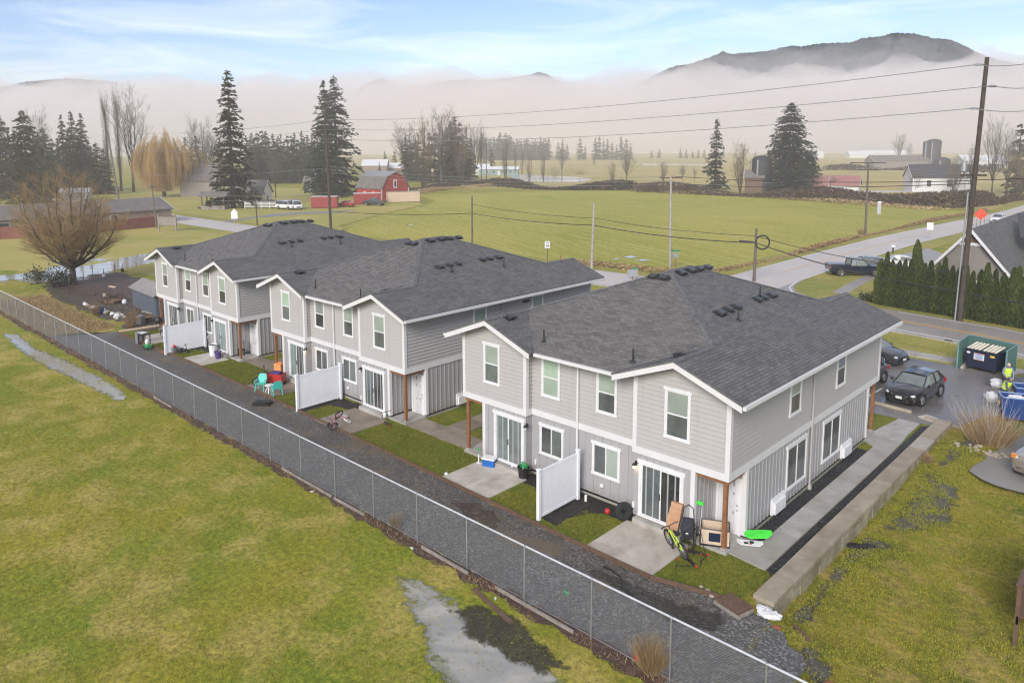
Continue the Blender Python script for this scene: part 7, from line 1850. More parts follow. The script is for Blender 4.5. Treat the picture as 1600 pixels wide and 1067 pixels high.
brush('bramble_thicket', [W(1290, 266), W(1400, 266), W(1470, 268), W(1560, 270)], 8, 5, 3500, 'bramble', 119, 2.0)
# ---------------------------------------------------------------- poles, wires, signs
POLES = {}
def pole(key, label, x, yb, yt, r=.16, m='pole_wood', top=None, arms=(), name='utility_pole'):
    b = W(x, yb); h = tall(b, yt); T = thing(name, label, 'utility pole', b)
    t = Vector((0, 0, h)) if top is None else onplane(top[0], top[1], 1, b.y) - b
    mb = MB(); mb.tube((0, 0, -.2), t, r, r * .68, 10); mb.build('shaft', M[m], T, smooth=50)
    POLES[key] = (b, b + t)
    for f, hl, rz in arms:
        p = t * f; d = Vector((math.cos(rz), math.sin(rz), 0)); n = Vector((-d.y, d.x, 0)) * (r + .02)
        mb = MB(); mb.bar(p - d * hl + n, p + d * hl + n, .11, .13); a = mb.build('crossarm', M['pole_dark' if m != 'pole_pale' else 'brown_wood'], T)
        for k in (-.92, -.45, .45, .92): mb = MB(); c = p + d * hl * k + n; mb.lathe([(.03, .06), (.06, .1), (.07, .16), (.04, .24)], 8, c); mb.build('insulator', M['galv'], a)
    return T
ax = lambda f, key: POLES[key][0].lerp(POLES[key][1], f)
big = pole('big', 'tall dark leaning transmission pole in front of the street hedge', 1499, 502, 90, .22, 'pole_dark', top=(1542.5, 90), arms=((.565, .9, R(30)),))
for f, s in ((.975, -1), (.895, 1), (.815, -1)):
    p = POLES['big'][1] * 0 + (POLES['big'][1] - POLES['big'][0]) * f; d = Vector((s * .8, s * .5, 0)).normalized(); mb = MB(); mb.tube(p, p + d * .75, .05, .05, 6)
    for k in range(4): mb.lathe([(.06, -.09), (.15, -.03), (.15, .03), (.06, .09)], 10, p + d * (.45 + k * .1))
    mb.build('post_insulator', M['galv'], big, smooth=50)
p = (POLES['big'][1] - POLES['big'][0]); mb = MB(); c = p * .6 + Vector((-.75, -.2, 0)); mb.lathe([(.05, -.45), (.22, -.4), (.22, .3), (.12, .4)], 12, c); mb.build('transformer', M['galv'], big, smooth=40)
mb = MB(); mb.tube(Vector((-.3, -.12, 0)), p * .5 + Vector((-.3, -.12, 0)), .07, .07, 8); mb.build('conduit', M['galv'], big, smooth=50)
pole('mid', 'dark transmission pole rising behind the farthest townhouse', 517, 357, 185, .26, 'pole_dark', top=(508, 185), arms=((.52, 1.6, R(20)),))
pole('lean', 'grey leaning transmission pole by the left road', 187, 322, 205, .26, 'pole_wood', top=(168, 205))
pole('p735', 'thin brown pole between the farthest and the middle roof', 738, 384, 307, .15, 'pole_wood')
pole('p926', 'pale grey pole beside the middle roof end', 924, 424, 316, .17, 'pole_pale', top=(928.5, 316))
pole('p1047', 'pale grey pole with two crossarms behind the nearest roof', 1047, 420, 276, .17, 'pole_pale', top=(1048.5, 276), arms=((.985, 1.3, R(40)), (.9, 1.4, R(40))))
lp = pole('p1180', 'short grey pole with a coiled cable ring behind the nearest roof', 1178, 440, 357, .17, 'pole_wood', top=(1182, 357))
mb = MB(); c = (POLES['p1180'][1] - POLES['p1180'][0]) * .74; mb.torus(c + Vector((.55, .4, 0)), .75, .05, (.7, -.7, .05), 26, 6); mb.torus(c + Vector((.55, .4, 0)), .68, .05, (.7, -.7, .05), 26, 6); mb.build('cable_coil', M['wire'], lp, smooth=60)
mb = MB(); mb.tube(c + Vector((-1.6, -.5, .05)), c + Vector((-.2, 0, .0)), .1, .1, 8); mb.build('splice_case', M['wire'], lp, smooth=60)
pole('p1355', 'brown T shaped pole at the edge of the crop field', 1352, 367, 254, .2, 'pole_wood', top=(1357, 254), arms=((.995, 2.6, R(30)), (.9, 1.6, R(30))))
pole('left', 'short grey service pole by the red fence end', 245, 357, 288, .15, 'pole_wood', top=(237, 288), arms=((.93, .6, R(80)),))
pole('p402', 'short dark pole at the roadside left of the farthest roof', 402, 352, 304, .12, 'pole_dark', top=(399, 304))
pole('rfar', 'pale thin pole beyond the white house', 1506, 310, 265, .16, 'pole_pale')
pole('gar', 'slim dark bare post at the hedgerow right of the barn grove', 760, 290, 220, .16, 'pole_dark')

def wire(label, a, b, sag, r=.02, m='wire', n=20, group=None):
    a = Vector(a); b = Vector(b); mb = MB(); pts = []
    for i in range(n + 1):
        t = i / n; p = a.lerp(b, t) - Vector((0, 0, 4 * sag * t * (1 - t))); pts.append(p)
    for p, q in zip(pts[:-1], pts[1:]): mb.tube(p, q, r, r, 4, caps=False)
    return tag(mb.build('power_line', M[m], fix=False), label, 'power line', group)
off = Vector((120, -28, -2))
for i, (f, g, h) in enumerate(((.975, .985, .975), (.895, .9, .86), (.815, .815, .75))):
    nm = ('highest', 'second', 'third')[i]
    wire('%s transmission wire from the tall leaning pole to the dark pole at the left' % nm, ax(f, 'big') + Vector((-.6 if i != 1 else .6, -.3, 0)), ax(g, 'mid'), 1.2, .028, 'wire_pale', 40)
    wire('%s transmission wire from the dark pole to the grey leaning pole at the left' % nm, ax(g, 'mid'), ax(h, 'lean'), 1.0, .028, 'wire_pale', 24)
    q = onplane(1600, (96, 133, 169)[i], 1, POLES['big'][0].y - 2.2); q = q + (q - ax(f, 'big')) * .6
    wire('%s transmission wire leaving the tall pole at the right edge' % nm, ax(f, 'big') + Vector((-.6 if i != 1 else .6, -.3, 0)), q, .25, .028, 'wire_pale', 12)
wire('thick black telephone cable from the coil pole to the pale pole beside the middle roof', ax(.73, 'p1180'), ax(.67, 'p926'), .35, .05)
wire('thick black telephone cable between the pale pole and the thin brown pole', ax(.67, 'p926'), ax(.66, 'p735'), .3, .045)
wire('thick black telephone cable from the thin brown pole to the dark pole at the left', ax(.66, 'p735'), ax(.16, 'mid'), .4, .045)
wire('thin cable above the telephone cable, right span', ax(.86, 'p1180'), ax(.77, 'p926'), .3, .028); wire('thin cable above the telephone cable, left span', ax(.77, 'p926'), ax(.84, 'p735'), .3, .028)
wire('thick black cable from the coil pole down to the tall leaning pole', ax(.73, 'p1180'), ax(.115, 'big'), .5, .05); wire('black cable above it from the coil pole to the tall leaning pole', ax(.86, 'p1180'), ax(.19, 'big'), .5, .032)
q = onplane(1600, 472, 1, POLES['big'][0].y - 3.0); wire('black cable passing in front of the hedge to the right edge', ax(.115, 'big'), q + (q - ax(.115, 'big')) * .5, .1, .05)
q = onplane(1600, 277, 1, POLES['big'][0].y - 3.0); q = q + (q - ax(.55, 'big')) * .5
for i, (f, g) in enumerate(((.985, .545), (.9, .535))): wire(['upper dark distribution wire from the crossarm pole to the tall leaning pole', 'lower dark distribution wire from the crossarm pole to the tall leaning pole'][i], ax(f, 'p1047') + Vector((.8 * i, .8 * i, .2)), ax(g, 'big'), .35, .03, 'wire', 30)
wire('dark distribution wire leaving the tall leaning pole at the right edge', ax(.55, 'big'), q, .1, .03)
for i in range(3): wire(['pale service wire from the crossarm pole to the dark pole, highest', 'pale service wire from the crossarm pole to the dark pole, middle', 'pale service wire from the crossarm pole to the dark pole, lowest'][i], ax(.98 - .04 * i, 'p1047') + Vector((-.8 + .5 * i, -.6 + .5 * i, .2)), ax(.57 - .03 * i, 'mid') + Vector((.6 * i, .3 * i, 0)), 1.0, .022, 'wire_pale', 30)
for i in range(3): wire(['service wire over the farmhouse from the dark pole, highest', 'service wire over the farmhouse from the dark pole, middle', 'service wire over the farmhouse from the dark pole, lowest'][i], ax((.55, .33, .3)[i], 'mid'), ax((.45, .9, .75)[i], ('lean', 'left', 'left')[i]), 1.0, .022, 'wire_pale', 26)
wire('slack wire from the crossarm pole to the T shaped pole', ax(.9, 'p1047') + Vector((.5, .5, .2)), ax(.9, 'p1355'), .8, .02, 'wire_pale', 24)
for i in range(3): wire(['wire from the T shaped pole over the hedgerow to the far right pole, highest', 'wire from the T shaped pole over the hedgerow to the far right pole, middle', 'wire from the T shaped pole over the hedgerow to the far right pole, lowest'][i], ax(.99 - .05 * i, 'p1355'), ax(.95 - .08 * i, 'rfar'), .6, .02, 'wire_pale', 14)

def sign(name, label, x, yb, yt, w, h, plate, post='galv', face=None, rz=0., shape='rect', z0=None, pr_=.04):
    b = W(x, yb); H_ = tall(b, yt); T = thing(name, label, 'sign', b, rz)
    mb = MB(); mb.tube((0, 0, -.1), (0, 0, H_ - (.1 if shape != 'rect' else .05)), pr_, pr_, 6); mb.build('post', M[post], T)
    mb = MB(); c = H_ - h / 2
    if shape == 'rect': pts = [(-w / 2, c - h / 2), (w / 2, c - h / 2), (w / 2, c + h / 2), (-w / 2, c + h / 2)]
    elif shape == 'diamond': pts = [(0, c - h / 2), (w / 2, c), (0, c + h / 2), (-w / 2, c)]
    elif shape == 'house': pts = [(-w / 2, c - h / 2), (w / 2, c - h / 2), (w / 2, c + h * .15), (0, c + h / 2), (-w / 2, c + h * .15)]
    else: pts = [(w / 2 * math.cos(R(22.5 + 45 * i)), c + h / 2 * math.sin(R(22.5 + 45 * i))) for i in range(8)]
    mb.xprism([(px_, -pr_ - .03, pz) for px_, pz in pts], (0, .03, 0)); P_ = mb.build('plate', M[plate], T)
    return T, P_, H_
YAW = R(44)
s_, pl, hh = sign('speed_sign', 'white speed limit sign on a brown post behind the middle roof', 855, 415, 377, .62, .85, 'white_plastic', 'brown_wood', rz=YAW, pr_=.05)
mb = MB(); mb.box(-.2, .2, -.092, -.086, hh - .2, hh - .12)
for cx_ in (-.11, .11):
    mb.box(cx_ - .08, cx_ + .08, -.092, -.086, hh - .45, hh - .41); mb.box(cx_ - .08, cx_ + .08, -.092, -.086, hh - .72, hh - .68); mb.box(cx_ - .08, cx_ + .08, -.092, -.086, hh - .58, hh - .54)
    mb.box(cx_ + .05, cx_ + .085, -.093, -.087, hh - .72, hh - .42); mb.box(cx_ - .085, cx_ - .05, -.093, -.087, hh - (.56 if cx_ < 0 else .72), hh - .42)
mb.build('numerals', M['black'], pl)
b = W(876, 412); mb = MB(); mb.tube((0, 0, 0), (0, 0, 1.0), .06, .06, 6); o = mb.build('marker_post', M['brick']); o.location = b; tag(o, 'short red marker post right of the speed limit sign', 'post')
s_, pl, hh = sign('stop_sign', 'octagonal stop sign seen from behind under a green street name blade', 1055, 418, 394, .75, .75, 'galv', 'cedar', rz=YAW, shape='oct', pr_=.06)
mb = MB(); mb.box(-.5, .5, -.03, .0, hh + .05, hh + .25); mb.build('street_name', M['sign_green'], s_)
s_, pl, hh = sign('street_sign', 'grey sign back with green blade and red post behind the nearest roof', 988, 437, 421, 1.1, .75, 'galv', 'brick', rz=YAW, pr_=.06)
mb = MB(); mb.box(.05, .5, -.03, .0, hh + .0, hh + .18); mb.build('street_name', M['sign_green'], s_)
s_, pl, hh = sign('road_work_sign', 'bright orange red diamond road work sign by the far road', 1531, 356, 326, 2.0, 2.0, 'sign_red', 'brown_wood', rz=R(10), shape='diamond', pr_=.06)
mb = MB(); mb.bar((-.5, -.02, 0), (-.5, -.02, hh * .7), .1, .06); mb.bar((.6, -.02, 0), (.6, -.02, hh * .7), .1, .06); mb.build('stand', M['brown_wood'], s_)
sign('traffic_sign', 'white rectangular sign on a thin post at the bend of the far road', 1452, 374, 348, .85, 1.1, 'white_plastic', rz=R(10))
s_, pl, hh = sign('radar_sign', 'grey roadside cabinet on a post with a solar lamp on top', 1372, 352, 318, .6, 1.9, 'galv', rz=R(20), pr_=.05)
mb = MB(); mb.box(-.3, .3, -.2, .2, hh + .1, hh + .35); mb.ball((0, 0, hh + .1), .2, .2, .25, 10, 6); mb.build('solar_lamp', M['white_plastic'], s_)
s_, pl, hh = sign('mailbox', 'white topped mail post on the corner grass by the navy pickup', 1395, 396, 383, .45, .3, 'white_plastic', 'pole_dark', rz=R(20), pr_=.1)
sign('warning_sign', 'pale house shaped sign on a thin post by the left road', 367, 353, 326, 1.15, 1.9, 'white_plastic', rz=R(50), shape='house')
NB = thing('notice_board', 'wooden notice board on two posts on the park lawn', 'notice board', W(262, 362), R(38))
for x in (-1.55, 1.55): mb = MB(); mb.box(x - .12, x + .12, -.12, .12, -.1, 2.9); mb.build('post', M['grey_wood'], NB)
mb = MB(); mb.box(-1.43, 1.43, -.06, .06, 1.1, 2.6)
for i in range(8): mb.box(-1.4 + i * .36, -1.1 + i * .36, -.08, -.06, 1.0 + .12 * (i % 2), 2.75)
mb.build('board', M['grey_wood'], NB)
mb = MB(); mb.box(-1.6, 1.6, -.15, .15, 2.6, 2.75); mb.build('top_rail', M['brown_wood'], NB)

# ---------------------------------------------------------------- farther buildings
simple('barn_red', (.3, .035, .025), .7, c2=(.4, .06, .045), scale=1.2); simple('container_red', (.25, .03, .025), .6, c2=(.33, .05, .04), scale=.8); simple('barn_roof', (.12, .105, .095), .7, c2=(.19, .17, .155), scale=1); simple('metal_roof', (.3, .3, .3), .4, .3); simple('roof_dark', (.045, .045, .05), .8, c2=(.075, .075, .08), scale=2)
simple('fence_red', (.17, .055, .04), .8, c2=(.23, .085, .06), scale=1.2); simple('house_tan', (.3, .23, .18), .8); simple('house_white', (.6, .6, .58), .7); simple('house_green', (.2, .29, .26), .7); simple('house_taupe', (.2, .18, .155), .75, c2=(.24, .215, .19), scale=1.5); simple('roof_red', (.27, .12, .1), .6, c2=(.34, .17, .15), scale=.5); simple('roof_pale', (.62, .62, .62), .5); simple('silo_dark', (.02, .022, .026), .6, c2=(.04, .043, .05), scale=1)

def gable_house(name, label, cat, base, rz, Lx, Wy, hw, hr, wall, roof, wins=(), door=None, ov=.4, group=None, base_h=0):
    """ridge along local x; origin at the centre of the footprint"""
    T = thing(name, label, cat, base, rz, group)
    mb = MB(); mb.box(-Lx / 2, Lx / 2, -Wy / 2, Wy / 2, 0, hw)
    for x in (-Lx / 2, Lx / 2 - .2): mb.xprism([(x, -Wy / 2, hw), (x, Wy / 2, hw), (x, 0, hr - .05)], (.2, 0, 0))
    mb.build('wall', M[wall], T)
    mb = MB(); sl = (hr - hw) / (Wy / 2)
    for s in (-1, 1): mb.xprism([(-Lx / 2 - ov, s * (Wy / 2 + ov), hw - sl * ov), (Lx / 2 + ov, s * (Wy / 2 + ov), hw - sl * ov), (Lx / 2 + ov, 0, hr), (-Lx / 2 - ov, 0, hr)], (0, 0, .12))
    mb.build('roof', M[roof], T)
    for x in (-Lx / 2 - ov - .03, Lx / 2 + ov - .03):
        mb = MB()
        for s in (-1, 1): mb.xprism([(x, s * (Wy / 2 + ov), hw - sl * ov - .12), (x, s * (Wy / 2 + ov), hw - sl * ov + .14), (x, 0, hr + .14), (x, 0, hr - .12)], (.06, 0, 0))
        mb.build('barge_board', M['trim'], T)
    for side, a, z, w, h in wins:
        mb = MB(); c = MB()
        if side in 'fb':
            s = -1 if side == 'f' else 1; y = s * Wy / 2
            c.box(a - w / 2 - .12, a + w / 2 + .12, y + s * .0, y + s * .06, z - .12, z + h + .12); mb.box(a - w / 2, a + w / 2, y + s * .06, y + s * .075, z, z + h)
        else:
            s = -1 if side == 'l' else 1; x = s * Lx / 2
            c.box(x, x + s * .06, a - w / 2 - .12, a + w / 2 + .12, z - .12, z + h + .12); mb.box(x + s * .06, x + s * .075, a - w / 2, a + w / 2, z, z + h)
        f = c.build('window', M['white_paint'], T); mb.build('pane', M['pane_grey'], f)
    if door:
        side, a, w, h, m_ = door; s = -1 if side in 'fl' else 1; mb = MB()
        if side in 'fb': mb.box(a - w / 2, a + w / 2, s * Wy / 2, s * (Wy / 2 + .06), 0, h)
        else: mb.box(s * Lx / 2, s * (Lx / 2 + .06), a - w / 2, a + w / 2, 0, h)
        mb.build('door', M[m_], T)
    return T
# gabled taupe house behind the hedge
a_ = onplane(1520, 357, 1, 52.5); l_ = onplane(1434, 434, 1, 52.5); r_ = onplane(1597, 434, 1, 52.5)
wd = 2 * (a_.x - l_.x); hr_ = a_.z; hw_ = l_.z + .3
GH = thing('gabled_house', 'taupe gabled house with dark shingle roof behind the street hedge', 'house', (a_.x, 52.5, 0), 0)
hwid = wd / 2 - .45; ln_ = 26
mb = MB(); mb.box(-hwid, hwid, 0, ln_, 0, hw_); mb.xprism([(-hwid, 0, hw_), (hwid, 0, hw_), (0, 0, hr_ - .25)], (0, .3, 0)); mb.build('wall', M['house_taupe'], GH)
mb = MB(); z = .3
while z < hr_ - .5:
    half = hwid if z < hw_ else hwid * (hr_ - .25 - z) / (hr_ - .25 - hw_)
    mb.add([(-half, -.03, z), (half, -.03, z), (half, -.005, z + .24), (-half, -.005, z + .24), (-half, 0, z), (half, 0, z)], [(0, 1, 2, 3), (4, 5, 1, 0)]); z += .24
mb.build('lap_siding', M['house_taupe'], GH)
sl_ = (hr_ - l_.z) / (wd / 2); mb = MB()
for s in (-1, 1):
    P4 = [(s * wd / 2, -.5, l_.z), (s * wd / 2, ln_ + .5, l_.z), (0, ln_ + .5, hr_), (0, -.5, hr_)]; kk = math.sqrt(1 + sl_ ** 2) / sl_
    mb.poly([(x, y, z + .02) for x, y, z in P4], 0, [(y, (z - l_.z) * kk) for x, y, z in P4]); mb.poly([(x, y, z - .08) for x, y, z in P4], 1)
    for i in range(4): p, q = P4[i], P4[(i + 1) % 4]; mb.poly([(*p[:2], p[2] + .02), (*q[:2], q[2] + .02), (*q[:2], q[2] - .08), (*p[:2], p[2] - .08)], 1) if i != 2 else None
mb.build('roof', [M['shingle'], M['soffit']], GH)
mb = MB()
for s in (-1, 1): mb.xprism([(s * wd / 2, -.56, l_.z - .3), (s * wd / 2, -.56, l_.z + .03), (0, -.56, hr_ + .03), (0, -.56, hr_ - .32)], (0, .05, 0))
mb.box(-hwid, hwid, -.09, -.035, hw_ - .35, hw_); k_ = 1 - (hr_ - 1.35 - hw_) / (hr_ - hw_); mb.box(-hwid * k_ * 1.0, hwid * k_ * 1.0, -.09, -.035, hr_ - 1.5, hr_ - 1.25); mb.build('trim', M['trim'], GH)
mb = MB(); mb.xprism([(-hwid * k_ * .9, -.06, hr_ - 1.24), (hwid * k_ * .9, -.06, hr_ - 1.24), (0, -.06, hr_ - .4)], (0, .02, 0)); mb.build('gable_shingles', M['brown_wood'], GH)
mb = MB(); mb.box(-2.2, -1.2, -.1, -.03, .9, 2.4); f = mb.build('window', M['white_paint'], GH); mb = MB(); mb.box(-2.1, -1.3, -.115, -.1, 1.0, 2.3); mb.build('pane', M['pane_grey'], f)
mb = MB(); mb.box(1.2, 2.6, -.1, -.03, 2.3, 2.62); mb.build('window', M['white_paint'], GH)
# cross wing rising at the right with a dark roof
mb = MB(); x0 = 2.2; P4 = [(x0, 8, hr_ - 1.35), (x0 + 12, 3, l_.z + .2), (x0 + 12, 14, hr_ + .4), (x0 - 1.3, 14, hr_ + .4)]; mb.xprism(P4, (0, 0, .1)); mb.build('dormer_roof', M['roof_dark'], GH)

b = W(612, 318)
# red gambrel barn
BN_ = thing('barn', 'red gambrel barn with a pale ridge roof and white framed windows', 'barn', (*W(598, 312)[:2], 0), R(0))
wB, lB, e1, e2, e3 = 4.6, 5.6, 3.3, 6.4, 7.7
prof = [(-wB, 0), (wB, 0), (wB, e1), (wB * .62, e2), (0, e3), (-wB * .62, e2), (-wB, e1)]
mb = MB(); mb.xprism([(-lB, y, z) for y, z in prof], (2 * lB, 0, 0)); mb.build('wall', M['barn_red'], BN_)
for (y0, z0), (y1, z1), m_ in (((wB + .3, e1 - .15), (wB * .62, e2), 'barn_roof'), ((wB * .66, e2), (0, e3), 'metal_roof')):
    mb = MB()
    for s in (-1, 1): mb.xprism([(-lB - .4, s * y0, z0), (lB + .4, s * y0, z0), (lB + .4, s * y1, z1), (-lB - .4, s * y1, z1)], (0, 0, .22))
    mb.build('roof', M[m_], BN_)
for x in (-2.0, 1.8):
    mb = MB(); mb.box(x - .45, x + .45, -wB - .06, -wB, .9, 2.4); f = mb.build('window', M['white_paint'], BN_); mb = MB(); mb.box(x - .28, x + .28, -wB - .08, -wB - .06, 1.05, 2.25); mb.build('pane', M['pane_dark'], f)
mb = MB(); mb.box(lB, lB + .07, -.6, .6, 3.4, 5.6); f = mb.build('loft_door', M['white_paint'], BN_); mb = MB(); mb.box(lB + .07, lB + .09, -.35, .35, 3.7, 5.3); mb.build('pane', M['pane_dark'], f)
mb = MB()
for s in (-1, 1): mb.box(lB, lB + .06, s * wB - .12, s * wB + .12, 0, e1)
mb.build('corner_trim', M['white_paint'], BN_)
def container(label, base, rz, Lx, m_, name='shipping_container'):
    T = thing(name, label, 'container', base, rz); mb = MB(); mb.box(-Lx / 2, Lx / 2, -1.22, 1.22, .15, 2.75)
    for i in range(int(Lx / .28)):
        x = -Lx / 2 + .14 + i * .28; mb.box(x - .05, x + .05, -1.26, -1.22, .3, 2.6)
    mb.build('shell', M[m_], T)
    mb = MB(); mb.box(-Lx / 2 - .03, Lx / 2 + .03, -1.28, 1.28, 2.75, 2.82); mb.build('top_frame', M['metal_roof'] if m_ != 'container_red' else M['roof_pale'], T)
    mb = MB()
    for y in (-.6, -.2, .2, .6): mb.tube((Lx / 2 + .04, y, .3), (Lx / 2 + .04, y, 2.6), .03, .03, 5)
    mb.build('lock_rod', M['steel'], T); return T
container('faded red shipping container behind the dark pole, left of the red car', W(508, 325), R(45), 6.1, 'container_red'); container('faded red shipping container beside the barn, behind the dark pickup', W(574, 319), R(52), 6.8, 'container_red')
t = container('tan box trailer with pale roof in front of the barn gable', W(630, 316), R(62), 8.4, 'beige', 'box_trailer')
p = W(500, 300); gable_house('grey_house', 'small grey house with white framed windows left of the twin firs', 'house', p, R(48), 9, 7, 2.8, 5.0, 'silo_dark', 'barn_roof', [('f', -3, .8, 1.0, 1.6), ('f', -.8, .8, 1.0, 1.6), ('f', 1.6, .8, 1.0, 1.6)])
PH = thing('playhouse', 'pale blue castle shaped playhouse with battlements below the twin firs', 'playhouse', W(513, 297), R(45))
simple('castle_blue', (.4, .46, .56), .7)
mb = MB()
for x in (-3.2, 3.2): mb.box(x - 1.3, x + 1.3, -1.3, 1.3, 0, 6.5)
mb.build('tower', M['castle_blue'], PH)
mb = MB()
for x in (-3.2, 3.2):
    for k in (-1.15, -.4, .4, 1.15): mb.box(x + k - .22, x + k + .22, -1.32, 1.32, 6.5, 7.1)
mb.build('battlement', M['castle_blue'], PH)
mb = MB(); mb.box(-1.9, 1.9, -1.0, 1.0, 0, 4.6); mb.build('wall', M['house_white'], PH)
FH = gable_house('farmhouse', 'cream farmhouse with brown gables behind the tallest fir', 'house', W(392, 318), R(40), 9, 7, 3.0, 6.0, 'cream', 'barn_roof', [('f', 1, 1, 1.2, 1.2), ('r', 0, 1, 1, 1.2)])
mb = MB(); mb.xprism([(1.5, -6.4, 2.6), (5.5, -6.4, 2.6), (3.5, -6.4, 4.6)], (0, 3, 0)); mb.build('porch_gable', M['barn_roof'], FH)
PF = thing('picket_fence', 'white board fence in front of the farmhouse', 'fence', W(408, 326), R(42))
for i in range(5): mb = MB(); mb.box(-4 + i * 2, -3.85 + i * 2, -.06, .06, 0, 1.6); mb.build('post', M['house_white'], PF)
mb = MB()
for z in (.3, .65, 1.0, 1.35): mb.box(-4, 4, -.04, .02, z, z + .2)
mb.build('rails', M['house_white'], PF)
GZ = thing('garden_pavilion', 'open wooden pavilion left of the tallest fir', 'pavilion', W(337, 327), R(42))
for x in (-2.6, 0, 2.6):
    for y in (-1.5, 1.5): mb = MB(); mb.box(x - .12, x + .12, y - .12, y + .12, 0, 3.0); mb.build('post', M['brown_wood'], GZ)
mb = MB(); mb.xprism([(-3.3, -2.2, 3.0), (-3.3, 2.2, 3.0), (-3.3, 0, 4.2)], (6.6, 0, 0)); mb.build('roof', M['barn_roof'], GZ)
mb = MB(); mb.box(-2.8, 2.8, -1.7, 1.7, 0, .9); mb.build('base', M['grey_wood'], GZ)
FT = thing('flatbed_trailer', 'brown loaded flatbed trailer left of the white vans', 'trailer', W(430, 325), R(35)); mb = MB(); mb.box(-3.2, 3.2, -1.1, 1.1, .7, .85); mb.build('deck', M['brown_wood'], FT); mb = MB(); mb.box(-3, 2.6, -1, 1, .85, 1.9); mb.build('load', M['pole_dark'], FT)
for x in (-.7, .7):
    for y in (-1.1, 1.1): mb = MB(); mb.tube((x, y - .12, .38), (x, y + .12, .38), .38, .38, 14); mb.build('wheel', M['rubber'], FT)
gable_house('old_barn', 'weathered grey gabled shed right of the willow', 'shed', W(315, 306), R(50), 10, 8, 5, 9.5, 'grey_wood', 'barn_roof')
# low brown house with red fence at the left
LH = gable_house('bungalow', 'low pink brown bungalow with grey roof behind the red fence', 'house', (-137.5, 17.5, 0), R(95), 40, 10, 2.7, 4.6, 'house_tan', 'barn_roof', [('f', -9, 1.0, 1.6, 1.1), ('f', -2, 1.0, 1.6, 1.1), ('f', 9, 1.0, 1.2, 1.1)])
RF = thing('board_fence', 'long red brown board fence around the bungalow', 'fence', (0, 0, 0)); pf = [W(-60, 377), W(0, 374), W(60, 371.5), W(120, 367), W(180, 361), W(243, 355), W(205, 336.5)]
for a, b in zip(pf[:-1], pf[1:]): mb = MB(); mb.bar(a + Vector((0, 0, .98)), b + Vector((0, 0, .98)), .08, 1.95); mb.build('panel', M['fence_red'], RF)
for a in pf: mb = MB(); mb.box(a.x - .1, a.x + .1, a.y - .1, a.y + .1, 0, 2.1); mb.build('post', M['fence_red'], RF)
for i, (x, y, w_, m_, lb) in enumerate(((0, 290, 9, 'house_white', 'white house edge at the far left behind the firs'), (120, 312, 7, 'house_white', 'white shed behind the large bare tree'))): gable_house('white_house', lb, 'house', W(x, y), R(60), w_, 6, 4 if i == 0 else 2.2, 6 if i == 0 else 3.2, m_, 'roof_pale')
# beyond the field
gable_house('mobile_home', 'pale green mobile home right of the barn grove', 'house', W(780, 274), R(38), 20, 6, 3.2, 4.4, 'house_green', 'roof_pale', [('f', x, 1.2, 1.4, 1.3) for x in (-6, -2.5, 2, 6)], ('f', 0, 1.1, 2.3, 'house_white'))
gable_house('white_shed', 'small white gabled shed left of the green mobile home', 'shed', W(754, 273), R(45), 7, 7, 3.5, 5.5, 'house_white', 'roof_pale')
gable_house('farm_shed', 'pale roofed farm building behind the barn, left one', 'farm building', W(587, 273), R(45), 13, 10, 5, 8, 'house_tan', 'roof_pale'); gable_house('farm_shed', 'long pale roofed farm building behind the barn, right one', 'farm building', W(624, 272), R(40), 26, 10, 3.5, 6, 'house_tan', 'roof_pale')
RBN = gable_house('red_roof_barn', 'long white barn with faded red roof beside the massive evergreen', 'barn', W(1290, 299), R(14), 19, 8, 2.3, 4.9, 'house_white', 'roof_red', [('f', x, .8, 1.0, 1.1) for x in (-5, -1.5, .8)], ('r', -1, 1.4, 1.9, 'white_paint'))
t = gable_house('long_barn', 'left wing of the faded red roofed barn by the black silo', 'barn', W(1258, 300), R(14), 13, 8, 2.3, 4.9, 'house_white', 'roof_red', [('f', 1, .8, 1.0, 1.1), ('f', 4, .8, 1.0, 1.1)])
gable_house('dark_roof_house', 'white house with a dark roof behind the bare shrubs at the right', 'house', W(1465, 299), R(30), 17, 10, 4.6, 8.2, 'house_white', 'roof_dark', [('f', 1.5, 1.6, 1.2, 2.2), ('f', -4, 1.6, 1.2, 2)])
def silo(label, base, r, h, m_):
    T = thing('silo', label, 'silo', base); mb = MB(); mb.lathe([(r, 0), (r, h)], 24); mb.build('shell', M[m_], T, smooth=40); mb = MB(); mb.lathe([(r * 1.03, h), (r * .9, h + r * .25), (r * .3, h + r * .45)], 24); mb.build('dome', M['silo_dark'], T, smooth=50)
    mb = MB(); mb.box(-.25, .25, -r - .18, -r, .5, h); mb.build('ladder', M['galv'], T)
p = W(1189, 302); silo('black concrete silo left of the massive evergreen', p, 2.9, tall(p, 250), 'silo_dark')
for i, (x, yt) in enumerate(((1446, 223), (1457, 222))): p = W(x, 262); silo(['left of the two tall dark distant silos', 'right of the two tall dark distant silos'][i], p, (2.2, 4.2)[i], tall(p, yt), 'silo_dark')
p = W(1471, 268); silo('short grey distant silo right of the tall pair', p, 4, tall(p, 251), 'silo_dark')
for i, (x, y, w_) in enumerate(((1380, 245, 60), (1340, 247, 24), (1530, 262, 26), (1400, 262, 34), (1270, 247, 20))): gable_house('far_barn', ['white farm sheds almost lost in the fog, widest', 'small white shed lost in the fog left of the widest', 'white shed behind the tall leaning pole', 'low grey barn below the distant silos', 'small pale shed lost in the fog right of the massive evergreen'][i], 'barn', W(x, y), R(40), w_, 14, 4.5, 8, 'house_white' if i != 3 else 'house_taupe', 'roof_pale' if i != 3 else 'barn_roof')
gable_house('brick_shed', 'small red brown shed beside the black silo', 'shed', W(1178, 302), R(20), 5, 5, 5, 7, 'brown_wood', 'barn_roof')
from mathutils import noise as mnoise
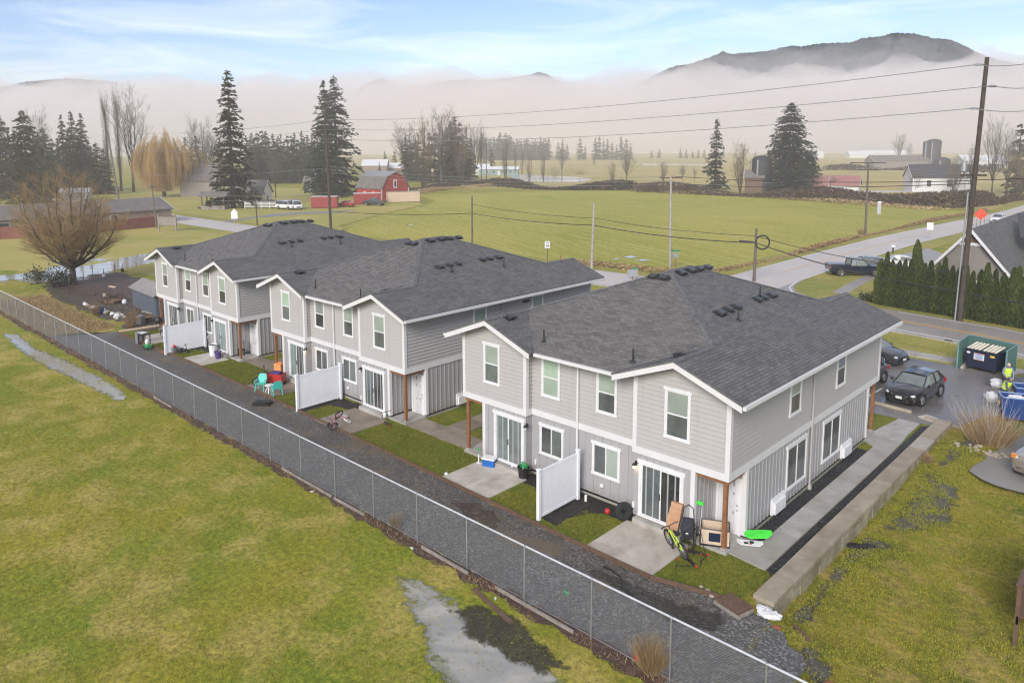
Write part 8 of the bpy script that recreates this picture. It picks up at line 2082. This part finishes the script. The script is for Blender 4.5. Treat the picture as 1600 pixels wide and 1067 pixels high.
# ---------------------------------------------------------------- hills and the fog bank that hides their feet
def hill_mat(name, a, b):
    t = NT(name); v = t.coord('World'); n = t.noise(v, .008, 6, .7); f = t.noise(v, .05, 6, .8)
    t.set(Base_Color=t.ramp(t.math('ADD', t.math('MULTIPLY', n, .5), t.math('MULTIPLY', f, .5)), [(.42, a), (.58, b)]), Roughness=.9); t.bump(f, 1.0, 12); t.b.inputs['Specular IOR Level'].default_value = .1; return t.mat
M['hill'] = hill_mat('hazed_forest_hill', (.035, .05, .068), (.12, .14, .155)); M['hill_far'] = hill_mat('hazy_hill', (.22, .215, .215), (.28, .27, .265))  # distance haze painted into both base colours: lightened, the forest one bluish
def hills(name, prof, dist, depth, mat, seed, jag=4.0, n=420, m=60):
    """terrain ridge of real depth; its crest follows the skyline heights"""
    rg = random.Random(seed); xs = np.linspace(prof[0][0], prof[-1][0], n); ys = np.interp(xs, [p[0] for p in prof], [p[1] for p in prof])
    vs = []
    for j in range(m):
        t = j / (m - 1); dd = dist + depth * (t - .5); k = math.sin(PI * t) ** .8
        for i in range(n):
            d = ray(xs[i], 0); d = Vector((d.x, d.y, 0)).normalized(); h = Vector((CAM.x, CAM.y, 0)) + d * dist
            # height whose pixel row is ys[i]
            e = ray(xs[i], ys[i]); z = CAM.z + e.z / math.hypot(e.x, e.y) * dist
            wob = 0.
            p = Vector((CAM.x, CAM.y, 0)) + d * (dd + wob); nz_ = mnoise.fractal(Vector((p.x * .0045, p.y * .0045, seed)), 1.0, 2.0, 5); zz = (z + rg.uniform(-jag, jag) * .7) * k + -abs(nz_) * z * .3 * min(1, abs(t - .5) * 5) * k
            vs.append((p.x, p.y, max(-5, zz)))
    mb = MB(); mb.add(vs, [(j * n + i, j * n + i + 1, (j + 1) * n + i + 1, (j + 1) * n + i) for j in range(m - 1) for i in range(n - 1)])
    return tag(mb.build(name, M[mat], smooth=60, fix=False), kind='structure')
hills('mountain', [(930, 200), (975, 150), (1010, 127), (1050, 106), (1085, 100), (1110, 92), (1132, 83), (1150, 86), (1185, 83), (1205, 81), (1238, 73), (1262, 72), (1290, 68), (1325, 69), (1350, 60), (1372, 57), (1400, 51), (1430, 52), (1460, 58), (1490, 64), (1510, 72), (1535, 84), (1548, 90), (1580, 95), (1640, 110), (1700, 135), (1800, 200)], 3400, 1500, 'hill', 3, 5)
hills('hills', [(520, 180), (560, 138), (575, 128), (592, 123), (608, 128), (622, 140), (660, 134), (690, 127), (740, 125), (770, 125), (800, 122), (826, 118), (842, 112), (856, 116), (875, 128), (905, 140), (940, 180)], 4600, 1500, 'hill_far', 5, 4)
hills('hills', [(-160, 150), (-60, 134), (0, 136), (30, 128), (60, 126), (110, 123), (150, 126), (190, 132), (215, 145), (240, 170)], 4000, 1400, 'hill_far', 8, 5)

def fog_bank(name, prof, d0, d1, dens, seed, n=150, base=-8):
    """closed lumpy bank of fog: outline swells and thins, even density inside"""
    rg = random.Random(seed); xs = np.linspace(prof[0][0], prof[-1][0], n); ys = np.interp(xs, [p[0] for p in prof], [p[1] for p in prof]); m = 14; top = []; ph = [rg.uniform(0, 6) for _ in range(8)]
    for j in range(m + 1):
        t = j / m
        for i in range(n):
            e = ray(xs[i], ys[i]); d = Vector((e.x, e.y, 0)).normalized(); dd = d0 + (d1 - d0) * t; zt = CAM.z + e.z / math.hypot(e.x, e.y) * (d0 + (d1 - d0) * .62)
            k = max(0, math.sin(PI * min(1, t * .82 + .0)) ** .75 if t < .99 else 0)
            w = 1 + .10 * math.sin(i * .21 + ph[0] + j * .9) + .07 * math.sin(i * .53 + ph[1] - j * 1.3) + .05 * math.sin(i * 1.1 + ph[2] + j * 2.1) + rg.uniform(-.03, .03)
            z = base + 4 + (zt - base) * k * w if 0 < j < m else base + 1
            p = Vector((CAM.x, CAM.y, 0)) + d * dd; top.append((p.x, p.y, z))
    bot = [(x, y, base) for x, y, z in top]; o = len(top); f = []
    for j in range(m):
        for i in range(n - 1):
            a, b, c, e = j * n + i, j * n + i + 1, (j + 1) * n + i + 1, (j + 1) * n + i; f.append((a, b, c, e)); f.append((o + e, o + c, o + b, o + a))
    for i in range(n - 1): f.append((i, o + i, o + i + 1, i + 1)); k = m * n; f.append((k + i + 1, o + k + i + 1, o + k + i, k + i))
    for j in range(m): a, b = j * n, (j + 1) * n; f.append((a, b, o + b, o + a)); a += n - 1; b += n - 1; f.append((b, a, o + a, o + b))
    mb = MB(); mb.add(top + bot, f); t = NT(name + '_air'); t.n.remove(t.b); pv = t.new('ShaderNodeVolumePrincipled'); pv.inputs['Color'].default_value = (1, .96, .918, 1); pv.inputs['Density'].default_value = dens; pv.inputs['Anisotropy'].default_value = .2; t.link(pv.outputs[0], t.out.inputs['Volume'])
    return tag(mb.build(name, t.mat, fix=True, smooth=180), kind='stuff')
fog_bank('fog_bank', [(-400, 144), (-100, 140), (60, 142), (180, 136), (260, 131), (330, 132), (400, 130), (500, 132), (600, 128), (700, 126), (800, 124), (880, 128), (940, 128), (1010, 122), (1080, 118), (1160, 126), (1230, 118), (1300, 116), (1380, 108), (1450, 106), (1520, 104), (1600, 104), (1800, 112), (2100, 130)], 1600, 2700, .0065, 4)

fog_bank('fog_bank', [(-400, 120), (-100, 112), (100, 118), (300, 122), (500, 124), (700, 112), (850, 118), (940, 112), (1040, 96), (1130, 84), (1230, 78), (1330, 72), (1430, 70), (1530, 80), (1650, 92), (1900, 104), (2100, 120)], 1560, 2900, .0007, 9)
# ---------------------------------------------------------------- air, sky, sun, camera
mb = MB(); mb.box(-1530, 1530, -1530, 1530, -1.6, 42)
t = NT('haze_air'); t.n.remove(t.b)
pv = t.new('ShaderNodeVolumePrincipled'); pv.inputs['Color'].default_value = (1, .94, .885, 1); pv.inputs['Density'].default_value = .0006; pv.inputs['Anisotropy'].default_value = 0
t.link(pv.outputs[0], t.out.inputs['Volume'])
tag(mb.build('haze', t.mat), kind='stuff')

SUN_EL, SUN_AZ = R(29), R(158)          # azimuth clockwise from +Y
sd = Vector((math.sin(SUN_AZ) * math.cos(SUN_EL), math.cos(SUN_AZ) * math.cos(SUN_EL), math.sin(SUN_EL)))
w = bpy.data.worlds.new('World'); scene.world = w; w.use_nodes = True
nt = w.node_tree; bg = nt.nodes['Background']
sky = nt.nodes.new('ShaderNodeTexSky'); sky.sky_type = 'NISHITA'; sky.sun_disc = False
sky.sun_elevation = SUN_EL; sky.sun_rotation = SUN_AZ; sky.air_density = 1.0; sky.dust_density = .6; sky.ozone_density = 1.5; sky.altitude = 0
tc = nt.nodes.new('ShaderNodeTexCoord')
mp = nt.nodes.new('ShaderNodeMapping'); mp.inputs['Scale'].default_value = (1.6, 1.6, 11); mp.inputs['Rotation'].default_value = (0, R(6), R(20)); nt.links.new(tc.outputs['Generated'], mp.inputs[0])
nz = nt.nodes.new('ShaderNodeTexNoise'); nz.inputs['Scale'].default_value = 2.2; nz.inputs['Detail'].default_value = 7; nz.inputs['Roughness'].default_value = .6; nz.inputs['Distortion'].default_value = .8; nt.links.new(mp.outputs[0], nz.inputs['Vector'])
rp = nt.nodes.new('ShaderNodeValToRGB'); rp.color_ramp.elements[0].position = .46; rp.color_ramp.elements[1].position = .78; rp.color_ramp.elements[1].color = (.5, .5, .5, 1); nt.links.new(nz.outputs['Fac'], rp.inputs[0])
mx = nt.nodes.new('ShaderNodeMix'); mx.data_type = 'RGBA'; tn = nt.nodes.new('ShaderNodeMix'); tn.data_type = 'RGBA'; tn.blend_type = 'MULTIPLY'; tn.inputs[0].default_value = 1; tn.inputs[7].default_value = (.94, .935, 1.1, 1); nt.links.new(sky.outputs[0], tn.inputs[6]); nt.links.new(tn.outputs[2], mx.inputs[6]); mx.inputs[7].default_value = (10.3, 10, 9.5, 1)
sx = nt.nodes.new('ShaderNodeSeparateXYZ'); nt.links.new(tc.outputs['Generated'], sx.inputs[0])
el = nt.nodes.new('ShaderNodeMapRange'); el.inputs[1].default_value = .2; el.inputs[2].default_value = .6; el.inputs[3].default_value = .8; el.inputs[4].default_value = 3.0; nt.links.new(sx.outputs[2], el.inputs[0])  # cloud thickens overhead, added out of view as soft fill light
ml = nt.nodes.new('ShaderNodeMath'); ml.operation = 'MULTIPLY'; ml.use_clamp = True; nt.links.new(rp.outputs[0], ml.inputs[0]); nt.links.new(el.outputs[0], ml.inputs[1]); nt.links.new(ml.outputs[0], mx.inputs[0])
nt.links.new(mx.outputs[2], bg.inputs[0]); bg.inputs[1].default_value = .06

ld = bpy.data.lights.new('sun', 'SUN'); ld.energy = 1.4; ld.angle = R(24); ld.color = (1, .945, .88)
lo = bpy.data.objects.new('sun', ld); col.objects.link(lo); lo.rotation_euler = (-sd).to_track_quat('-Z', 'Y').to_euler()

cd = bpy.data.cameras.new('camera'); co = bpy.data.objects.new('camera', cd); col.objects.link(co)
co.matrix_world = Matrix(((RT.x, UP.x, -FW.x, CAM.x), (RT.y, UP.y, -FW.y, CAM.y), (RT.z, UP.z, -FW.z, CAM.z), (0, 0, 0, 1)))
cd.sensor_width = 36; cd.lens = 36 * FPX / 1600; cd.shift_x = (800 - PX0) / 1600; cd.shift_y = (PY0 - 533.5) / 1600
cd.clip_start = .5; cd.clip_end = 20000
scene.camera = co
scene.view_settings.view_transform = 'Standard'; scene.view_settings.look = 'None'; scene.view_settings.exposure = 1.34; scene.view_settings.gamma = 1
scene.render.engine = 'CYCLES'; scene.cycles.use_denoising = True; scene.cycles.denoising_prefilter = 'ACCURATE'; scene.cycles.pixel_filter_type = 'BLACKMAN_HARRIS'; scene.cycles.filter_width = 1.15
scene.cycles.max_bounces = 6; scene.cycles.diffuse_bounces = 3; scene.cycles.glossy_bounces = 3; scene.cycles.transparent_max_bounces = 12; scene.cycles.volume_bounces = 8
